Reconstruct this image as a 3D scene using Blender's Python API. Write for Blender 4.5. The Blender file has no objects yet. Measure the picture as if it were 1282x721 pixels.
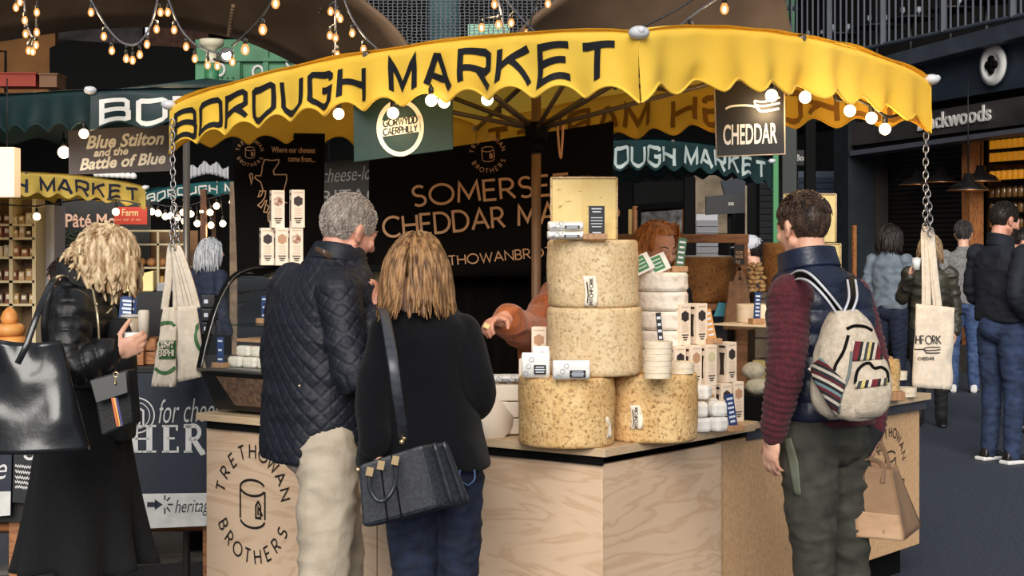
import bpy, bmesh, math, random
from mathutils import Vector, Matrix, noise, Euler
V = Vector
PI = math.pi
sc = bpy.context.scene
COL = sc.collection
random.seed(7)

# ------------------------------------------------------------------ camera
F = 1950.0; CX = 641.0; HY = 300.0; CZ = 1.6      # focal length in pixels, horizon row, eye height
cam_d = bpy.data.cameras.new('camera'); cam = bpy.data.objects.new('camera', cam_d); COL.objects.link(cam)
cam.location = (0, 0, CZ); cam.rotation_euler = (PI / 2, 0, 0)
cam_d.sensor_width = 36; cam_d.lens = 36 * F / 1282; cam_d.shift_y = -(360.5 - HY) / 1282
cam_d.clip_start = 0.05; cam_d.clip_end = 200
sc.camera = cam
# ------------------------------------------------------------------ world and light
w = bpy.data.worlds.new('world'); sc.world = w; w.use_nodes = True
bg = w.node_tree.nodes['Background']; bg.inputs[0].default_value = (0.86, 0.93, 1.0, 1); bg.inputs[1].default_value = 0.34
sun_d = bpy.data.lights.new('daylight', 'SUN'); sun = bpy.data.objects.new('daylight', sun_d); COL.objects.link(sun)
sun_d.energy = 3.3; sun_d.angle = math.radians(38); sun_d.color = (1.0, 0.955, 0.89)
sun.rotation_euler = V((0.06, 0.85, -0.43)).to_track_quat('-Z', 'Y').to_euler()
sc.view_settings.view_transform = 'Standard'; sc.view_settings.look = 'None'
sc.view_settings.gamma = 1; sc.view_settings.use_curve_mapping = False
sc.view_settings.exposure = 0.24

# ------------------------------------------------------------------ pixel to place
def Q(px, py, s):
    """the place seen at pixel px, py where one metre spans s pixels"""
    return V(((px - CX) / s, F / s, CZ - (py - HY) / s))
def floor_at(px, py):
    return Q(px, py, (py - HY) / CZ)
def on_z(px, py, z):
    return Q(px, py, (py - HY) / (CZ - z))
class Plane:
    """an upright plane through o, running along horizontal unit u; n faces the viewer's side"""
    def __init__(s, o, u):
        s.o = V(o); s.u = V((u[0], u[1], 0)).normalized(); s.n = V((s.u.y, -s.u.x, 0)); s.z = V((0, 0, 1))
    def hit(s, px, py, d=0):
        c = V((0, 0, CZ)); r = V(((px - CX) / F, 1, -(py - HY) / F)); o = s.o + s.n * d
        return c + r * ((o - c).dot(s.n) / r.dot(s.n))
    def at(s, a, z, d=0):
        return V((s.o.x, s.o.y, 0)) + s.u * a + s.n * d + V((0, 0, z))
    def a_of(s, p):
        return (p - s.o).dot(s.u)

# ------------------------------------------------------------------ materials
def lin(c):
    c = c / 255.0
    return c / 12.92 if c <= 0.04045 else ((c + 0.055) / 1.055) ** 2.4
def rgb(c): return (lin(c[0]), lin(c[1]), lin(c[2]), 1)
MATS = {}
def mat(name, c, rough=0.6, metal=0.0, var=None, bump=None, c2=None, trans=0, emit=None, stretch=(1, 1, 1), coat=0, alpha=1, spec=0.5, sheen=0, detail=6, contrast=(0.35, 0.65), transmission=0):
    if name in MATS: return MATS[name]
    m = bpy.data.materials.new(name); MATS[name] = m; m.use_nodes = True
    N = m.node_tree.nodes; L = m.node_tree.links; b = N['Principled BSDF']
    b.inputs['Base Color'].default_value = rgb(c); b.inputs['Roughness'].default_value = rough; b.inputs['Metallic'].default_value = metal
    b.inputs['Specular IOR Level'].default_value = spec
    if coat: b.inputs['Coat Weight'].default_value = coat; b.inputs['Coat Roughness'].default_value = 0.15
    if sheen: b.inputs['Sheen Weight'].default_value = sheen
    if alpha < 1: b.inputs['Alpha'].default_value = alpha
    if transmission: b.inputs['Transmission Weight'].default_value = transmission
    if emit: b.inputs['Emission Color'].default_value = rgb(emit[0]); b.inputs['Emission Strength'].default_value = emit[1]
    if var or bump:
        tc = N.new('ShaderNodeTexCoord'); mp = N.new('ShaderNodeMapping'); mp.inputs['Scale'].default_value = stretch
        L.new(tc.outputs['Object'], mp.inputs[0])
    if var:
        nz = N.new('ShaderNodeTexNoise'); nz.inputs['Scale'].default_value = var; nz.inputs['Detail'].default_value = detail
        L.new(mp.outputs[0], nz.inputs[0]); cr = N.new('ShaderNodeValToRGB'); L.new(nz.outputs[0], cr.inputs[0])
        cr.color_ramp.elements[0].position = contrast[0]; cr.color_ramp.elements[1].position = contrast[1]
        cr.color_ramp.elements[0].color = rgb(c2 or [x * 0.8 for x in c]); cr.color_ramp.elements[1].color = rgb(c)
        L.new(cr.outputs[0], b.inputs['Base Color'])
    if bump:
        n2 = N.new('ShaderNodeTexNoise'); n2.inputs['Scale'].default_value = bump[0]; n2.inputs['Detail'].default_value = 4
        L.new(mp.outputs[0], n2.inputs[0]); bp = N.new('ShaderNodeBump'); bp.inputs['Strength'].default_value = bump[1]; bp.inputs['Distance'].default_value = 0.01
        L.new(n2.outputs[0], bp.inputs['Height']); L.new(bp.outputs[0], b.inputs['Normal'])
    if trans:
        t = N.new('ShaderNodeBsdfTranslucent'); t.inputs[0].default_value = rgb(c)
        if var: L.new(cr.outputs[0], t.inputs[0])
        mx = N.new('ShaderNodeMixShader'); mx.inputs[0].default_value = trans
        L.new(b.outputs[0], mx.inputs[1]); L.new(t.outputs[0], mx.inputs[2]); L.new(mx.outputs[0], N['Material Output'].inputs[0])
    return m
def wood_mat(name, c, c2, scale=3.0, stretch=(1, 1, 7), distort=2.5, rough=0.55):
    if name in MATS: return MATS[name]
    m = mat(name, c, rough); N = m.node_tree.nodes; L = m.node_tree.links; b = N['Principled BSDF']
    tc = N.new('ShaderNodeTexCoord'); mp = N.new('ShaderNodeMapping'); mp.inputs['Scale'].default_value = stretch
    L.new(tc.outputs['Object'], mp.inputs[0])
    nz = N.new('ShaderNodeTexNoise'); nz.inputs['Scale'].default_value = scale; nz.inputs['Detail'].default_value = 3; nz.inputs['Distortion'].default_value = distort
    L.new(mp.outputs[0], nz.inputs[0])
    ml = N.new('ShaderNodeMath'); ml.operation = 'MULTIPLY'; ml.inputs[1].default_value = 14; L.new(nz.outputs[0], ml.inputs[0])
    fr = N.new('ShaderNodeMath'); fr.operation = 'PINGPONG'; fr.inputs[1].default_value = 1; L.new(ml.outputs[0], fr.inputs[0])
    cr = N.new('ShaderNodeValToRGB'); cr.color_ramp.elements[0].color = rgb(c2); cr.color_ramp.elements[1].color = rgb(c)
    cr.color_ramp.elements[0].position = 0.0; cr.color_ramp.elements[1].position = 0.55
    L.new(fr.outputs[0], cr.inputs[0])
    n2 = N.new('ShaderNodeTexNoise'); n2.inputs['Scale'].default_value = 2.2; n2.inputs['Detail'].default_value = 5; L.new(tc.outputs['Object'], n2.inputs[0])
    mx = N.new('ShaderNodeMix'); mx.data_type = 'RGBA'; mx.blend_type = 'MULTIPLY'; mx.inputs['Factor'].default_value = 0.35
    L.new(cr.outputs[0], mx.inputs['A']); L.new(n2.outputs[0], mx.inputs['B']); L.new(mx.outputs['Result'], b.inputs['Base Color'])
    return m
def glass_mat(name, tint=(235, 240, 238), alpha=0.16):
    if name in MATS: return MATS[name]
    m = bpy.data.materials.new(name); MATS[name] = m; m.use_nodes = True
    N = m.node_tree.nodes; L = m.node_tree.links; N.remove(N['Principled BSDF'])
    t = N.new('ShaderNodeBsdfTransparent'); t.inputs[0].default_value = rgb(tint)
    g = N.new('ShaderNodeBsdfGlossy'); g.inputs['Roughness'].default_value = 0.03
    fw = N.new('ShaderNodeLayerWeight'); fw.inputs[0].default_value = .35; fr = N.new('ShaderNodeMath'); fr.operation = 'MULTIPLY_ADD'; fr.inputs[1].default_value = .5; fr.inputs[2].default_value = .03; pw = N.new('ShaderNodeMath'); pw.operation = 'POWER'; pw.inputs[1].default_value = 2; L.new(fw.outputs['Facing'], pw.inputs[0]); L.new(pw.outputs[0], fr.inputs[0])
    mx = N.new('ShaderNodeMixShader'); L.new(fr.outputs[0], mx.inputs[0]); L.new(t.outputs[0], mx.inputs[1]); L.new(g.outputs[0], mx.inputs[2])
    L.new(mx.outputs[0], N['Material Output'].inputs[0])
    return m
def emit_mat(name, c, strength):
    return mat(name, c, 0.4, emit=(c, strength))

# ------------------------------------------------------------------ mesh building
WL = {}
def frame_of(d):
    d = d.normalized(); a = V((0, 0, 1)) if abs(d.z) < 0.9 else V((1, 0, 0))
    x = a.cross(d).normalized(); return x, d.cross(x).normalized(), d
def crom(pts, k):
    """points through pts, k steps a piece"""
    if len(pts) < 3:
        return [pts[0].lerp(pts[-1], i / k) for i in range(k + 1)]
    out = []
    for i in range(len(pts) - 1):
        p0 = pts[max(i - 1, 0)]; p1 = pts[i]; p2 = pts[i + 1]; p3 = pts[min(i + 2, len(pts) - 1)]
        for j in range(k):
            t = j / k
            out.append(0.5 * ((2 * p1) + (p2 - p0) * t + (2 * p0 - 5 * p1 + 4 * p2 - p3) * t * t + (3 * p1 - p0 - 3 * p2 + p3) * t ** 3))
    out.append(pts[-1].copy() if hasattr(pts[-1], 'copy') else pts[-1])
    return out
class MB:
    def __init__(s): s.v = []; s.f = []; s.sm = []; s.mi = []; s.cur = 0
    def add(s, vs, fs, smooth=False):
        k = len(s.v); s.v += [V(p) for p in vs]
        for f in fs: s.f.append(tuple(i + k for i in f)); s.sm.append(smooth); s.mi.append(s.cur)
        return s
    def box(s, c, size, M=None, taper=1.0):
        c = V(c); x, y, z = [q / 2 for q in size]
        vs = [V((sx * x * (taper if sz > 0 else 1), sy * y * (taper if sz > 0 else 1), sz * z)) for sz in (-1, 1) for sy in (-1, 1) for sx in (-1, 1)]
        if M is not None: vs = [M @ p for p in vs]
        return s.add([c + p for p in vs], [(0, 2, 3, 1), (4, 5, 7, 6), (0, 1, 5, 4), (2, 6, 7, 3), (0, 4, 6, 2), (1, 3, 7, 5)])
    def prism(s, poly, ext, smooth=False):
        n = len(poly); ext = V(ext); vs = [V(p) for p in poly] + [V(p) + ext for p in poly]
        return s.add(vs, [tuple(range(n - 1, -1, -1)), tuple(range(n, 2 * n))] + [(i, (i + 1) % n, n + (i + 1) % n, n + i) for i in range(n)], smooth)
    def cyl(s, p0, p1, r0, r1=None, n=16, smooth=True):
        p0 = V(p0); p1 = V(p1); r1 = r0 if r1 is None else r1; x, y, d = frame_of(p1 - p0)
        vs = [p0 + (x * math.cos(2 * PI * i / n) + y * math.sin(2 * PI * i / n)) * r0 for i in range(n)] + [p1 + (x * math.cos(2 * PI * i / n) + y * math.sin(2 * PI * i / n)) * r1 for i in range(n)]
        s.add(vs, [(i, (i + 1) % n, n + (i + 1) % n, n + i) for i in range(n)], smooth)
        k = len(s.v) - 2 * n
        s.f += [tuple(k + i for i in range(n - 1, -1, -1)), tuple(k + n + i for i in range(n))]; s.sm += [False, False]; s.mi += [s.cur] * 2
        return s
    def tube(s, pts, r, n=8, closed=False, flat=1.0, up=None):
        pts = [V(p) for p in pts]; m = len(pts); rs = r if isinstance(r, (list, tuple)) else [r] * m
        vs = []; px = None
        for i in range(m):
            d = (pts[(i + 1) % m] - pts[i - 1]) if closed else (pts[min(i + 1, m - 1)] - pts[max(i - 1, 0)])
            if d.length < 1e-9: d = V((0, 0, 1))
            d.normalize()
            if up is not None: x = V(up) - d * d.dot(V(up))
            elif px is None: x = frame_of(d)[0]
            else: x = px - d * px.dot(d)
            x = x.normalized() if x.length > 1e-6 else frame_of(d)[0]
            px = x; y = d.cross(x)
            vs += [pts[i] + (x * math.cos(2 * PI * j / n) * rs[i] + y * math.sin(2 * PI * j / n) * rs[i] * flat) for j in range(n)]
        fs = []
        for i in range(m if closed else m - 1):
            a = i * n; b = ((i + 1) % m) * n
            fs += [(a + j, a + (j + 1) % n, b + (j + 1) % n, b + j) for j in range(n)]
        if not closed: fs += [tuple(range(n - 1, -1, -1)), tuple((m - 1) * n + j for j in range(n))]
        return s.add(vs, fs, True)
    def lathe(s, prof, n=32, o=(0, 0, 0), M=None, smooth=True):
        o = V(o); vs = []; k = len(prof)
        for (r, z) in prof:
            for j in range(n):
                p = V((r * math.cos(2 * PI * j / n), r * math.sin(2 * PI * j / n), z)); vs.append(o + (M @ p if M is not None else p))
        fs = [(i * n + j, i * n + (j + 1) % n, (i + 1) * n + (j + 1) % n, (i + 1) * n + j) for i in range(k - 1) for j in range(n)]
        if prof[0][0] > 1e-6: fs.append(tuple(range(n - 1, -1, -1)))
        if prof[-1][0] > 1e-6: fs.append(tuple((k - 1) * n + j for j in range(n)))
        return s.add(vs, fs, smooth)
    def ball(s, c, r, nu=16, nv=10, M=None):
        c = V(c); r = (r, r, r) if not isinstance(r, (tuple, list)) else r
        vs = [V((0, 0, -r[2]))]
        for i in range(1, nv):
            a = -PI / 2 + PI * i / nv
            vs += [V((r[0] * math.cos(a) * math.cos(2 * PI * j / nu), r[1] * math.cos(a) * math.sin(2 * PI * j / nu), r[2] * math.sin(a))) for j in range(nu)]
        vs.append(V((0, 0, r[2])))
        if M is not None: vs = [M @ p for p in vs]
        top = len(vs) - 1
        fs = [(0, 1 + (j + 1) % nu, 1 + j) for j in range(nu)]
        for i in range(nv - 2):
            a = 1 + i * nu; b = a + nu
            fs += [(a + j, a + (j + 1) % nu, b + (j + 1) % nu, b + j) for j in range(nu)]
        a = 1 + (nv - 2) * nu
        fs += [(a + j, a + (j + 1) % nu, top) for j in range(nu)]
        return s.add([c + p for p in vs], fs, True)
    def cap(s, p0, p1, r0, r1, n=12):
        """round-ended tapering limb"""
        p0 = V(p0); p1 = V(p1); x, y, d = frame_of(p1 - p0) if (p1 - p0).length > 1e-6 else (V((1, 0, 0)), V((0, 1, 0)), V((0, 0, 1)))
        prof = [(max(r0 * math.cos(a), 1e-5), p0 + d * (r0 * math.sin(a))) for a in [-PI / 2 + PI / 2 * i / 4 for i in range(5)]] + [(max(r1 * math.cos(a), 1e-5), p1 + d * (r1 * math.sin(a))) for a in [PI / 2 * i / 4 for i in range(5)]]
        vs = [c + (x * math.cos(2 * PI * j / n) + y * math.sin(2 * PI * j / n)) * r for (r, c) in prof for j in range(n)]
        k = len(prof)
        fs = [(i * n + j, i * n + (j + 1) % n, (i + 1) * n + (j + 1) % n, (i + 1) * n + j) for i in range(k - 1) for j in range(n)]
        fs += [tuple(range(n - 1, -1, -1)), tuple((k - 1) * n + j for j in range(n))]
        return s.add(vs, fs, True)
    def limb(s, pts, rs, k=4, n=14):
        q = crom([V((*p, 0)).to_3d() if len(p) == 2 else V(p) for p in pts], k); m = len(pts)
        rr = []
        for i in range(len(q)):
            t = i / (len(q) - 1) * (m - 1); j = min(int(t), m - 2); rr.append(rs[j] + (rs[j + 1] - rs[j]) * (t - j))
        s.ball(q[0], rr[0], 14, 8); s.ball(q[-1], rr[-1], 14, 8)
        return s.tube(q, rr, n)
    def loft(s, rings, ax, ay, k=4, n=28, p=2.4):
        """rings: (centre, half width along ax, half depth along ay)"""
        cs = crom([V(r[0]) for r in rings], k); m = len(rings); ax = V(ax); ay = V(ay); vs = []
        aa = crom([V((r[1], r[2], 0)) for r in rings], k)
        for c, q in zip(cs, aa):
            for j in range(n):
                t = 2 * PI * j / n; cc = math.cos(t); ss = math.sin(t)
                vs.append(c + ax * (abs(cc) ** (2 / p) * math.copysign(1, cc) * q.x) + ay * (abs(ss) ** (2 / p) * math.copysign(1, ss) * q.y))
        K = len(cs)
        fs = [(i * n + j, i * n + (j + 1) % n, (i + 1) * n + (j + 1) % n, (i + 1) * n + j) for i in range(K - 1) for j in range(n)]
        fs += [tuple(range(n - 1, -1, -1)), tuple((K - 1) * n + j for j in range(n))]
        return s.add(vs, fs, True)
    def grid(s, fn, nu, nv, smooth=True, wrap=False):
        vs = [fn(i / nu, j / nv) for j in range(nv + 1) for i in range(nu + (0 if wrap else 1))]; W = nu if wrap else nu + 1
        return s.add(vs, [(j * W + i, j * W + (i + 1) % W, (j + 1) * W + (i + 1) % W, (j + 1) * W + i) for j in range(nv) for i in range(nu)], smooth)
    def mesh(s, name, off=None):
        me = bpy.data.meshes.new(name); me.from_pydata([p - off if off is not None else p for p in s.v], [], s.f)
        me.polygons.foreach_set('use_smooth', s.sm); me.polygons.foreach_set('material_index', s.mi)
        me.update(); return me
    def build(s, name, m, parent=None, bevel=0, solid=0, loc=None, fix=True, sub=0):
        if parent is not None: off = WL[parent.name]; loc = V((0, 0, 0))
        else:
            if loc is None:
                zs = min(p.z for p in s.v); n = len(s.v); loc = V((sum(p.x for p in s.v) / n, sum(p.y for p in s.v) / n, zs))
            off = loc = V(loc)
        me = s.mesh(name, off); o = bpy.data.objects.new(name, me); COL.objects.link(o)
        if fix:
            b = bmesh.new(); b.from_mesh(me); bmesh.ops.recalc_face_normals(b, faces=b.faces); b.to_mesh(me); b.free()
        o.location = loc; WL[o.name] = V(off)
        for x in (m if isinstance(m, (list, tuple)) else [m]): me.materials.append(x)
        if parent is not None: o.parent = parent
        if solid: q = o.modifiers.new('solid', 'SOLIDIFY'); q.thickness = solid; q.offset = 0
        if bevel: q = o.modifiers.new('bevel', 'BEVEL'); q.width = bevel; q.segments = 2; q.limit_method = 'ANGLE'; q.angle_limit = 0.6
        if sub: q = o.modifiers.new('sub', 'SUBSURF'); q.levels = sub; q.render_levels = sub
        return o
    def blob(s, name, m, parent=None, voxel=0.008, smooth=4, disp=None, loc=None, group=None):
        """everything added so far grown into one continuous skin"""
        me = s.mesh('tmp'); o = bpy.data.objects.new('tmp', me); COL.objects.link(o)
        q = o.modifiers.new('r', 'REMESH'); q.mode = 'VOXEL'; q.voxel_size = voxel; q.use_smooth_shade = True
        if smooth: q = o.modifiers.new('s', 'SMOOTH'); q.iterations = smooth; q.factor = 0.5
        dg = bpy.context.evaluated_depsgraph_get(); me2 = bpy.data.meshes.new_from_object(o.evaluated_get(dg))
        bpy.data.objects.remove(o); bpy.data.meshes.remove(me)
        if disp:
            ns = [v.normal.copy() for v in me2.vertices]
            for v, nn in zip(me2.vertices, ns): v.co = v.co + nn * disp(v.co)
        if parent is not None: off = WL[parent.name]
        else:
            zs = [v.co for v in me2.vertices]; n = max(len(zs), 1)
            off = V(loc) if loc is not None else V((sum(p.x for p in zs) / n, sum(p.y for p in zs) / n, min(p.z for p in zs)))
        me2.transform(Matrix.Translation(-off)); me2.name = name
        me2.polygons.foreach_set('use_smooth', [True] * len(me2.polygons)); me2.update()
        o = bpy.data.objects.new(name, me2); COL.objects.link(o); WL[o.name] = off.copy()
        me2.materials.clear(); me2.materials.append(m)
        if parent is not None: o.parent = parent
        else: o.location = off
        return o
def tag(o, label, cat, group=None, kind=None):
    if label: o['label'] = label
    if cat: o['category'] = cat
    if group: o['group'] = group
    if kind: o['kind'] = kind
    return o
def thing(name, label, cat, loc=(0, 0, 0), group=None):
    o = bpy.data.objects.new(name, None); COL.objects.link(o); o.location = V(loc); WL[o.name] = V(loc); o.empty_display_size = 0.1
    return tag(o, label, cat, group)
def struct(mb, name, m, **k):
    o = mb.build(name, m, **k); o['kind'] = 'structure'; return o
KIDS = {}
def dup(root, loc, rotz=None, label=None, scale=None):
    """a copy of a thing with copies of its parts and their parts; shapes stay shared"""
    r = root.copy(); COL.objects.link(r); r.location = V(loc)
    if rotz is not None: r.rotation_euler = (0, 0, rotz)
    if scale is not None: r.scale = (scale,) * 3 if not isinstance(scale, (tuple, list)) else scale
    if label: r['label'] = label
    for ch in list(root.children):
        c = ch.copy(); COL.objects.link(c); c.parent = r
        for g in list(ch.children):
            d = g.copy(); COL.objects.link(d); d.parent = c
    return r

# ------------------------------------------------------------------ lettering
def arc(cx, cy, rx, ry, a0, a1, n=10):
    return [(cx + rx * math.cos(math.radians(a0 + (a1 - a0) * i / n)), cy + ry * math.sin(math.radians(a0 + (a1 - a0) * i / n))) for i in range(n + 1)]
SQ = {
 'B': (.74, [[(.08, 0), (.0, 0), (0, 1), (.62, 1), (.71, .91), (.71, .6), (.64, .52), (0, .52)], [(.62, .52), (.74, .42), (.74, .1), (.64, 0), (.04, 0)]]),
 'O': (.74, [[(.37, 0), (.09, 0), (0, .09), (0, .91), (.09, 1), (.65, 1), (.74, .91), (.74, .09), (.65, 0), (.37, 0)]]),
 'R': (.76, [[(0, 0), (0, 1), (.64, 1), (.74, .91), (.74, .54), (.64, .44), (0, .44)], [(.42, .44), (.77, 0)]]),
 'U': (.74, [[(0, 1), (0, .09), (.09, 0), (.65, 0), (.74, .09), (.74, 1)]]),
 'G': (.74, [[(.74, .78), (.74, .91), (.65, 1), (.09, 1), (0, .91), (0, .09), (.09, 0), (.65, 0), (.74, .09), (.74, .5), (.42, .5)]]),
 'H': (.74, [[(0, 0), (0, 1)], [(.74, 0), (.74, 1)], [(0, .5), (.74, .5)]]),
 'M': (.86, [[(0, 0), (0, 1), (.43, .28), (.86, 1), (.86, 0)]]),
 'A': (.84, [[(0, 0), (.36, 1), (.48, 1), (.84, 0)], [(.16, .36), (.68, .36)]]),
 'K': (.76, [[(0, 0), (0, 1)], [(.72, 1), (.04, .44)], [(.24, .6), (.76, 0)]]),
 'E': (.68, [[(.68, 0), (0, 0), (0, 1), (.68, 1)], [(0, .52), (.6, .52)]]),
 'T': (.8, [[(0, 1), (.8, 1)], [(.4, 1), (.4, 0)]]),
 ' ': (.3, [])}
GE = {
 'A': (.8, [[(0, 0), (.4, 1), (.8, 0)], [(.14, .34), (.66, .34)]]),
 'B': (.56, [[(0, 0), (0, 1), (.28, 1)] + arc(.28, .76, .22, .24, 90, -90)[1:] + [(0, .52)], [(.28, .52)] + arc(.28, .26, .27, .26, 90, -90)[1:] + [(0, 0)]]),
 'C': (.82, [arc(.5, .5, .5, .5, 48, 312, 20)]),
 'D': (.74, [[(0, 0), (0, 1), (.26, 1)] + arc(.26, .5, .48, .5, 90, -90, 16)[1:] + [(0, 0)]]),
 'E': (.5, [[(.5, 0), (0, 0), (0, 1), (.5, 1)], [(0, .52), (.45, .52)]]),
 'F': (.48, [[(0, 0), (0, 1), (.48, 1)], [(0, .52), (.43, .52)]]),
 'G': (.9, [arc(.5, .5, .5, .5, 45, 360, 22) + [(.55, .5)]]),
 'H': (.7, [[(0, 0), (0, 1)], [(.7, 0), (.7, 1)], [(0, .52), (.7, .52)]]),
 'I': (.02, [[(0, 0), (0, 1)]]),
 'J': (.4, [[(.4, 1), (.4, .2)] + arc(.2, .2, .2, .2, 0, -150)]),
 'K': (.62, [[(0, 0), (0, 1)], [(.58, 1), (.0, .46)], [(.18, .6), (.62, 0)]]),
 'L': (.46, [[(0, 1), (0, 0), (.46, 0)]]),
 'M': (.9, [[(0, 0), (.08, 1), (.45, .2), (.82, 1), (.9, 0)]]),
 'N': (.74, [[(0, 0), (0, 1), (.74, 0), (.74, 1)]]),
 'O': (1.0, [arc(.5, .5, .5, .5, 90, 450, 26)]),
 'P': (.54, [[(0, 0), (0, 1), (.27, 1)] + arc(.27, .73, .26, .27, 90, -90)[1:] + [(0, .46)]]),
 'R': (.6, [[(0, 0), (0, 1), (.27, 1)] + arc(.27, .73, .26, .27, 90, -90)[1:] + [(0, .46)], [(.25, .46), (.6, 0)]]),
 'S': (.52, [arc(.26, .75, .25, .25, 40, 250, 12) + arc(.26, .25, .26, .25, 90, -140, 12)[1:]]),
 'T': (.64, [[(0, 1), (.64, 1)], [(.32, 1), (.32, 0)]]),
 'U': (.68, [[(0, 1), (0, .34)] + arc(.34, .34, .34, .34, 180, 360, 12) + [(.68, 1)]]),
 'V': (.74, [[(0, 1), (.37, 0), (.74, 1)]]),
 'W': (1.1, [[(0, 1), (.28, 0), (.55, .9), (.82, 0), (1.1, 1)]]),
 'Y': (.66, [[(0, 1), (.33, .48), (.66, 1)], [(.33, .48), (.33, 0)]]),
 '-': (.3, [[(0, .4), (.3, .4)]]), '1': (.25, [[(0, .8), (.22, 1), (.22, 0)]]), '2': (.5, [arc(.25, .75, .25, .25, 170, -30) + [(0, 0), (.52, 0)]]),
 ' ': (.3, [])}
def layout(text, font, h, track=.2):
    x = 0; out = []
    for ch in text:
        w_, st = font[ch]
        out.append((x * h, w_ * h, [[(p[0] * h, p[1] * h) for p in q] for q in st])); x += w_ + track
    return out, (x - track) * h
def ribbon(mb, pts, t, fn, step=.03):
    q = [V((p[0], p[1])) for p in pts]; r = [q[0]]
    for a, b in zip(q, q[1:]):
        k = max(1, int((b - a).length / step))
        r += [a.lerp(b, i / k) for i in range(1, k + 1)]
    vs = []; n = len(r); closed = (r[0] - r[-1]).length < 1e-6
    for i in range(n):
        if closed and i in (0, n - 1): d0 = r[n - 1] - r[n - 2]; d1 = r[1] - r[0]
        else: d1 = (r[i + 1] - r[i]) if i < n - 1 else r[i] - r[i - 1]; d0 = (r[i] - r[i - 1]) if i > 0 else d1
        n0 = V((-d0.y, d0.x)).normalized(); n1 = V((-d1.y, d1.x)).normalized(); m = n0 + n1
        m = m.normalized() if m.length > 1e-6 else n0
        m = m * (t / 2 / max(.45, m.dot(n0)))
        vs += [fn(*(r[i] + m)), fn(*(r[i] - m))]
    mb.add(vs, [(2 * i, 2 * i + 1, 2 * i + 3, 2 * i + 2) for i in range(n - 1)])
def stroke_text(mb, text, fn, h, font=GE, track=.2, t=.13, fit=None):
    L_, W = layout(text, font, h, track); k = (fit / W) if fit else 1
    for x, w_, st in L_:
        for q in st: ribbon(mb, [((x + p[0]) * k, p[1]) for p in q], t * h, fn)
    return W
def ring_text(mb, text, fn, R, h, mid, spread, font=GE, t=.14, out=True):
    """letters round a circle of radius R, centred at angle mid (degrees, 90 = top)"""
    n = len(text)
    for i, ch in enumerate(text):
        w_, st = font[ch]; a = math.radians(mid + (spread / 2 - spread * i / (n - 1)) * (1 if out else -1))
        c = V((math.cos(a), math.sin(a))); rt = V((math.sin(a), -math.cos(a))) * (1 if out else -1); up = c * (1 if out else -1)
        o = c * R
        for q in st: ribbon(mb, [tuple(o + rt * ((p[0] - w_ / 2) * h) + up * ((p[1] - .5) * h)) for p in q], t * h, fn)
FCACHE = {}
def font_text(mb, text, fn, size, shear=0, bold=0, fit=None, align='LEFT', space=1.0):
    key = (text, shear, bold, align, space)
    if key not in FCACHE:
        c = bpy.data.curves.new('t', 'FONT'); c.body = text; c.shear = shear; c.offset = bold; c.align_x = align; c.resolution_u = 3; c.size = 1; c.space_character = space
        o = bpy.data.objects.new('t', c); COL.objects.link(o); dg = bpy.context.evaluated_depsgraph_get()
        me = bpy.data.meshes.new_from_object(o.evaluated_get(dg))
        FCACHE[key] = ([(v.co.x, v.co.y) for v in me.vertices], [tuple(p.vertices) for p in me.polygons])
        bpy.data.objects.remove(o); bpy.data.curves.remove(c); bpy.data.meshes.remove(me)
    vs, fs = FCACHE[key]
    W = max(p[0] for p in vs); kx = (fit / W) if fit else size
    mb.add([fn(p[0] * kx, p[1] * size) for p in vs], fs)
def on_plane(pl, p0, p1, d=.004, turn=False):
    """lettering frame on a plane: baseline from pixel p0 to p1; returns (fn, baseline length)"""
    a = pl.hit(*p0, d); b = pl.hit(*p1, d); u = (b - a); W = u.length; u.normalize(); up = pl.n.cross(u).normalized() if turn else V((0, 0, 1))
    if up.z < 0: up = -up
    return (lambda x, y: a + u * x + up * y), W
def cheese_logo(mb, fn, R):
    """ring of words round a line drawing of a cheese"""
    ring_text(mb, 'TRETHOWAN', fn, R, R * .26, 90, 150); ring_text(mb, 'BROTHERS', fn, R, R * .26, 270, 125, out=False)
    t = R * .045; w_ = R * .37; h = R * .36
    ribbon(mb, [(-w_, h * .75), (-w_, -h * .8)], t, fn); ribbon(mb, [(w_, h * .72), (w_, -h * .75)], t, fn)
    ribbon(mb, arc(0, h * .85, w_, h * .42, 20, 340, 22), t, fn)
    ribbon(mb, arc(0, -h * .8, w_, h * .45, 190, 350, 14), t, fn)
    ribbon(mb, [(.1 * R, -.25 * R), (.1 * R, -.02 * R), (.17 * R, .06 * R), (.24 * R, -.02 * R), (.24 * R, -.25 * R), (.1 * R, -.25 * R)], t, fn)
    ribbon(mb, [(.17 * R, -.2 * R), (.17 * R, -.04 * R), (.3 * R, -.2 * R)], t, fn)

# ================================================================== THE HALL
m_floor = mat('asphalt', (66, 73, 87), .7, var=45, c2=(42, 47, 57), bump=(160, .4), contrast=(.3, .7))
m_brown = mat('brown_soffit', (116, 91, 68), .8, var=1.2, c2=(88, 67, 48), bump=(30, .1))
m_black = mat('near_black', (7, 7, 7), .8, spec=.15)
m_dark = mat('dark_wall', (24, 21, 20), .8, var=2, c2=(12, 11, 11))
m_steel = mat('blue_grey_steel', (62, 68, 80), .5, var=3, c2=(50, 55, 66))
m_fascia = mat('dark_fascia', (44, 53, 66), .5, var=2, c2=(32, 39, 51))
m_sign = mat('grey_black_sign', (56, 52, 52), .55, var=2, c2=(36, 34, 34))
m_white = mat('white_paint', (226, 224, 220), .5)
m_green_iron = mat('green_iron', (72, 142, 98), .5, var=3, c2=(54, 116, 78))
m_cream = mat('cream_board', (232, 214, 186), .6)
m_gold = mat('bulb_metal', (40, 36, 34), .4)
m_ochre = mat('ochre_wall', (150, 100, 48), .8, var=1.5, c2=(110, 70, 32))
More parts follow.
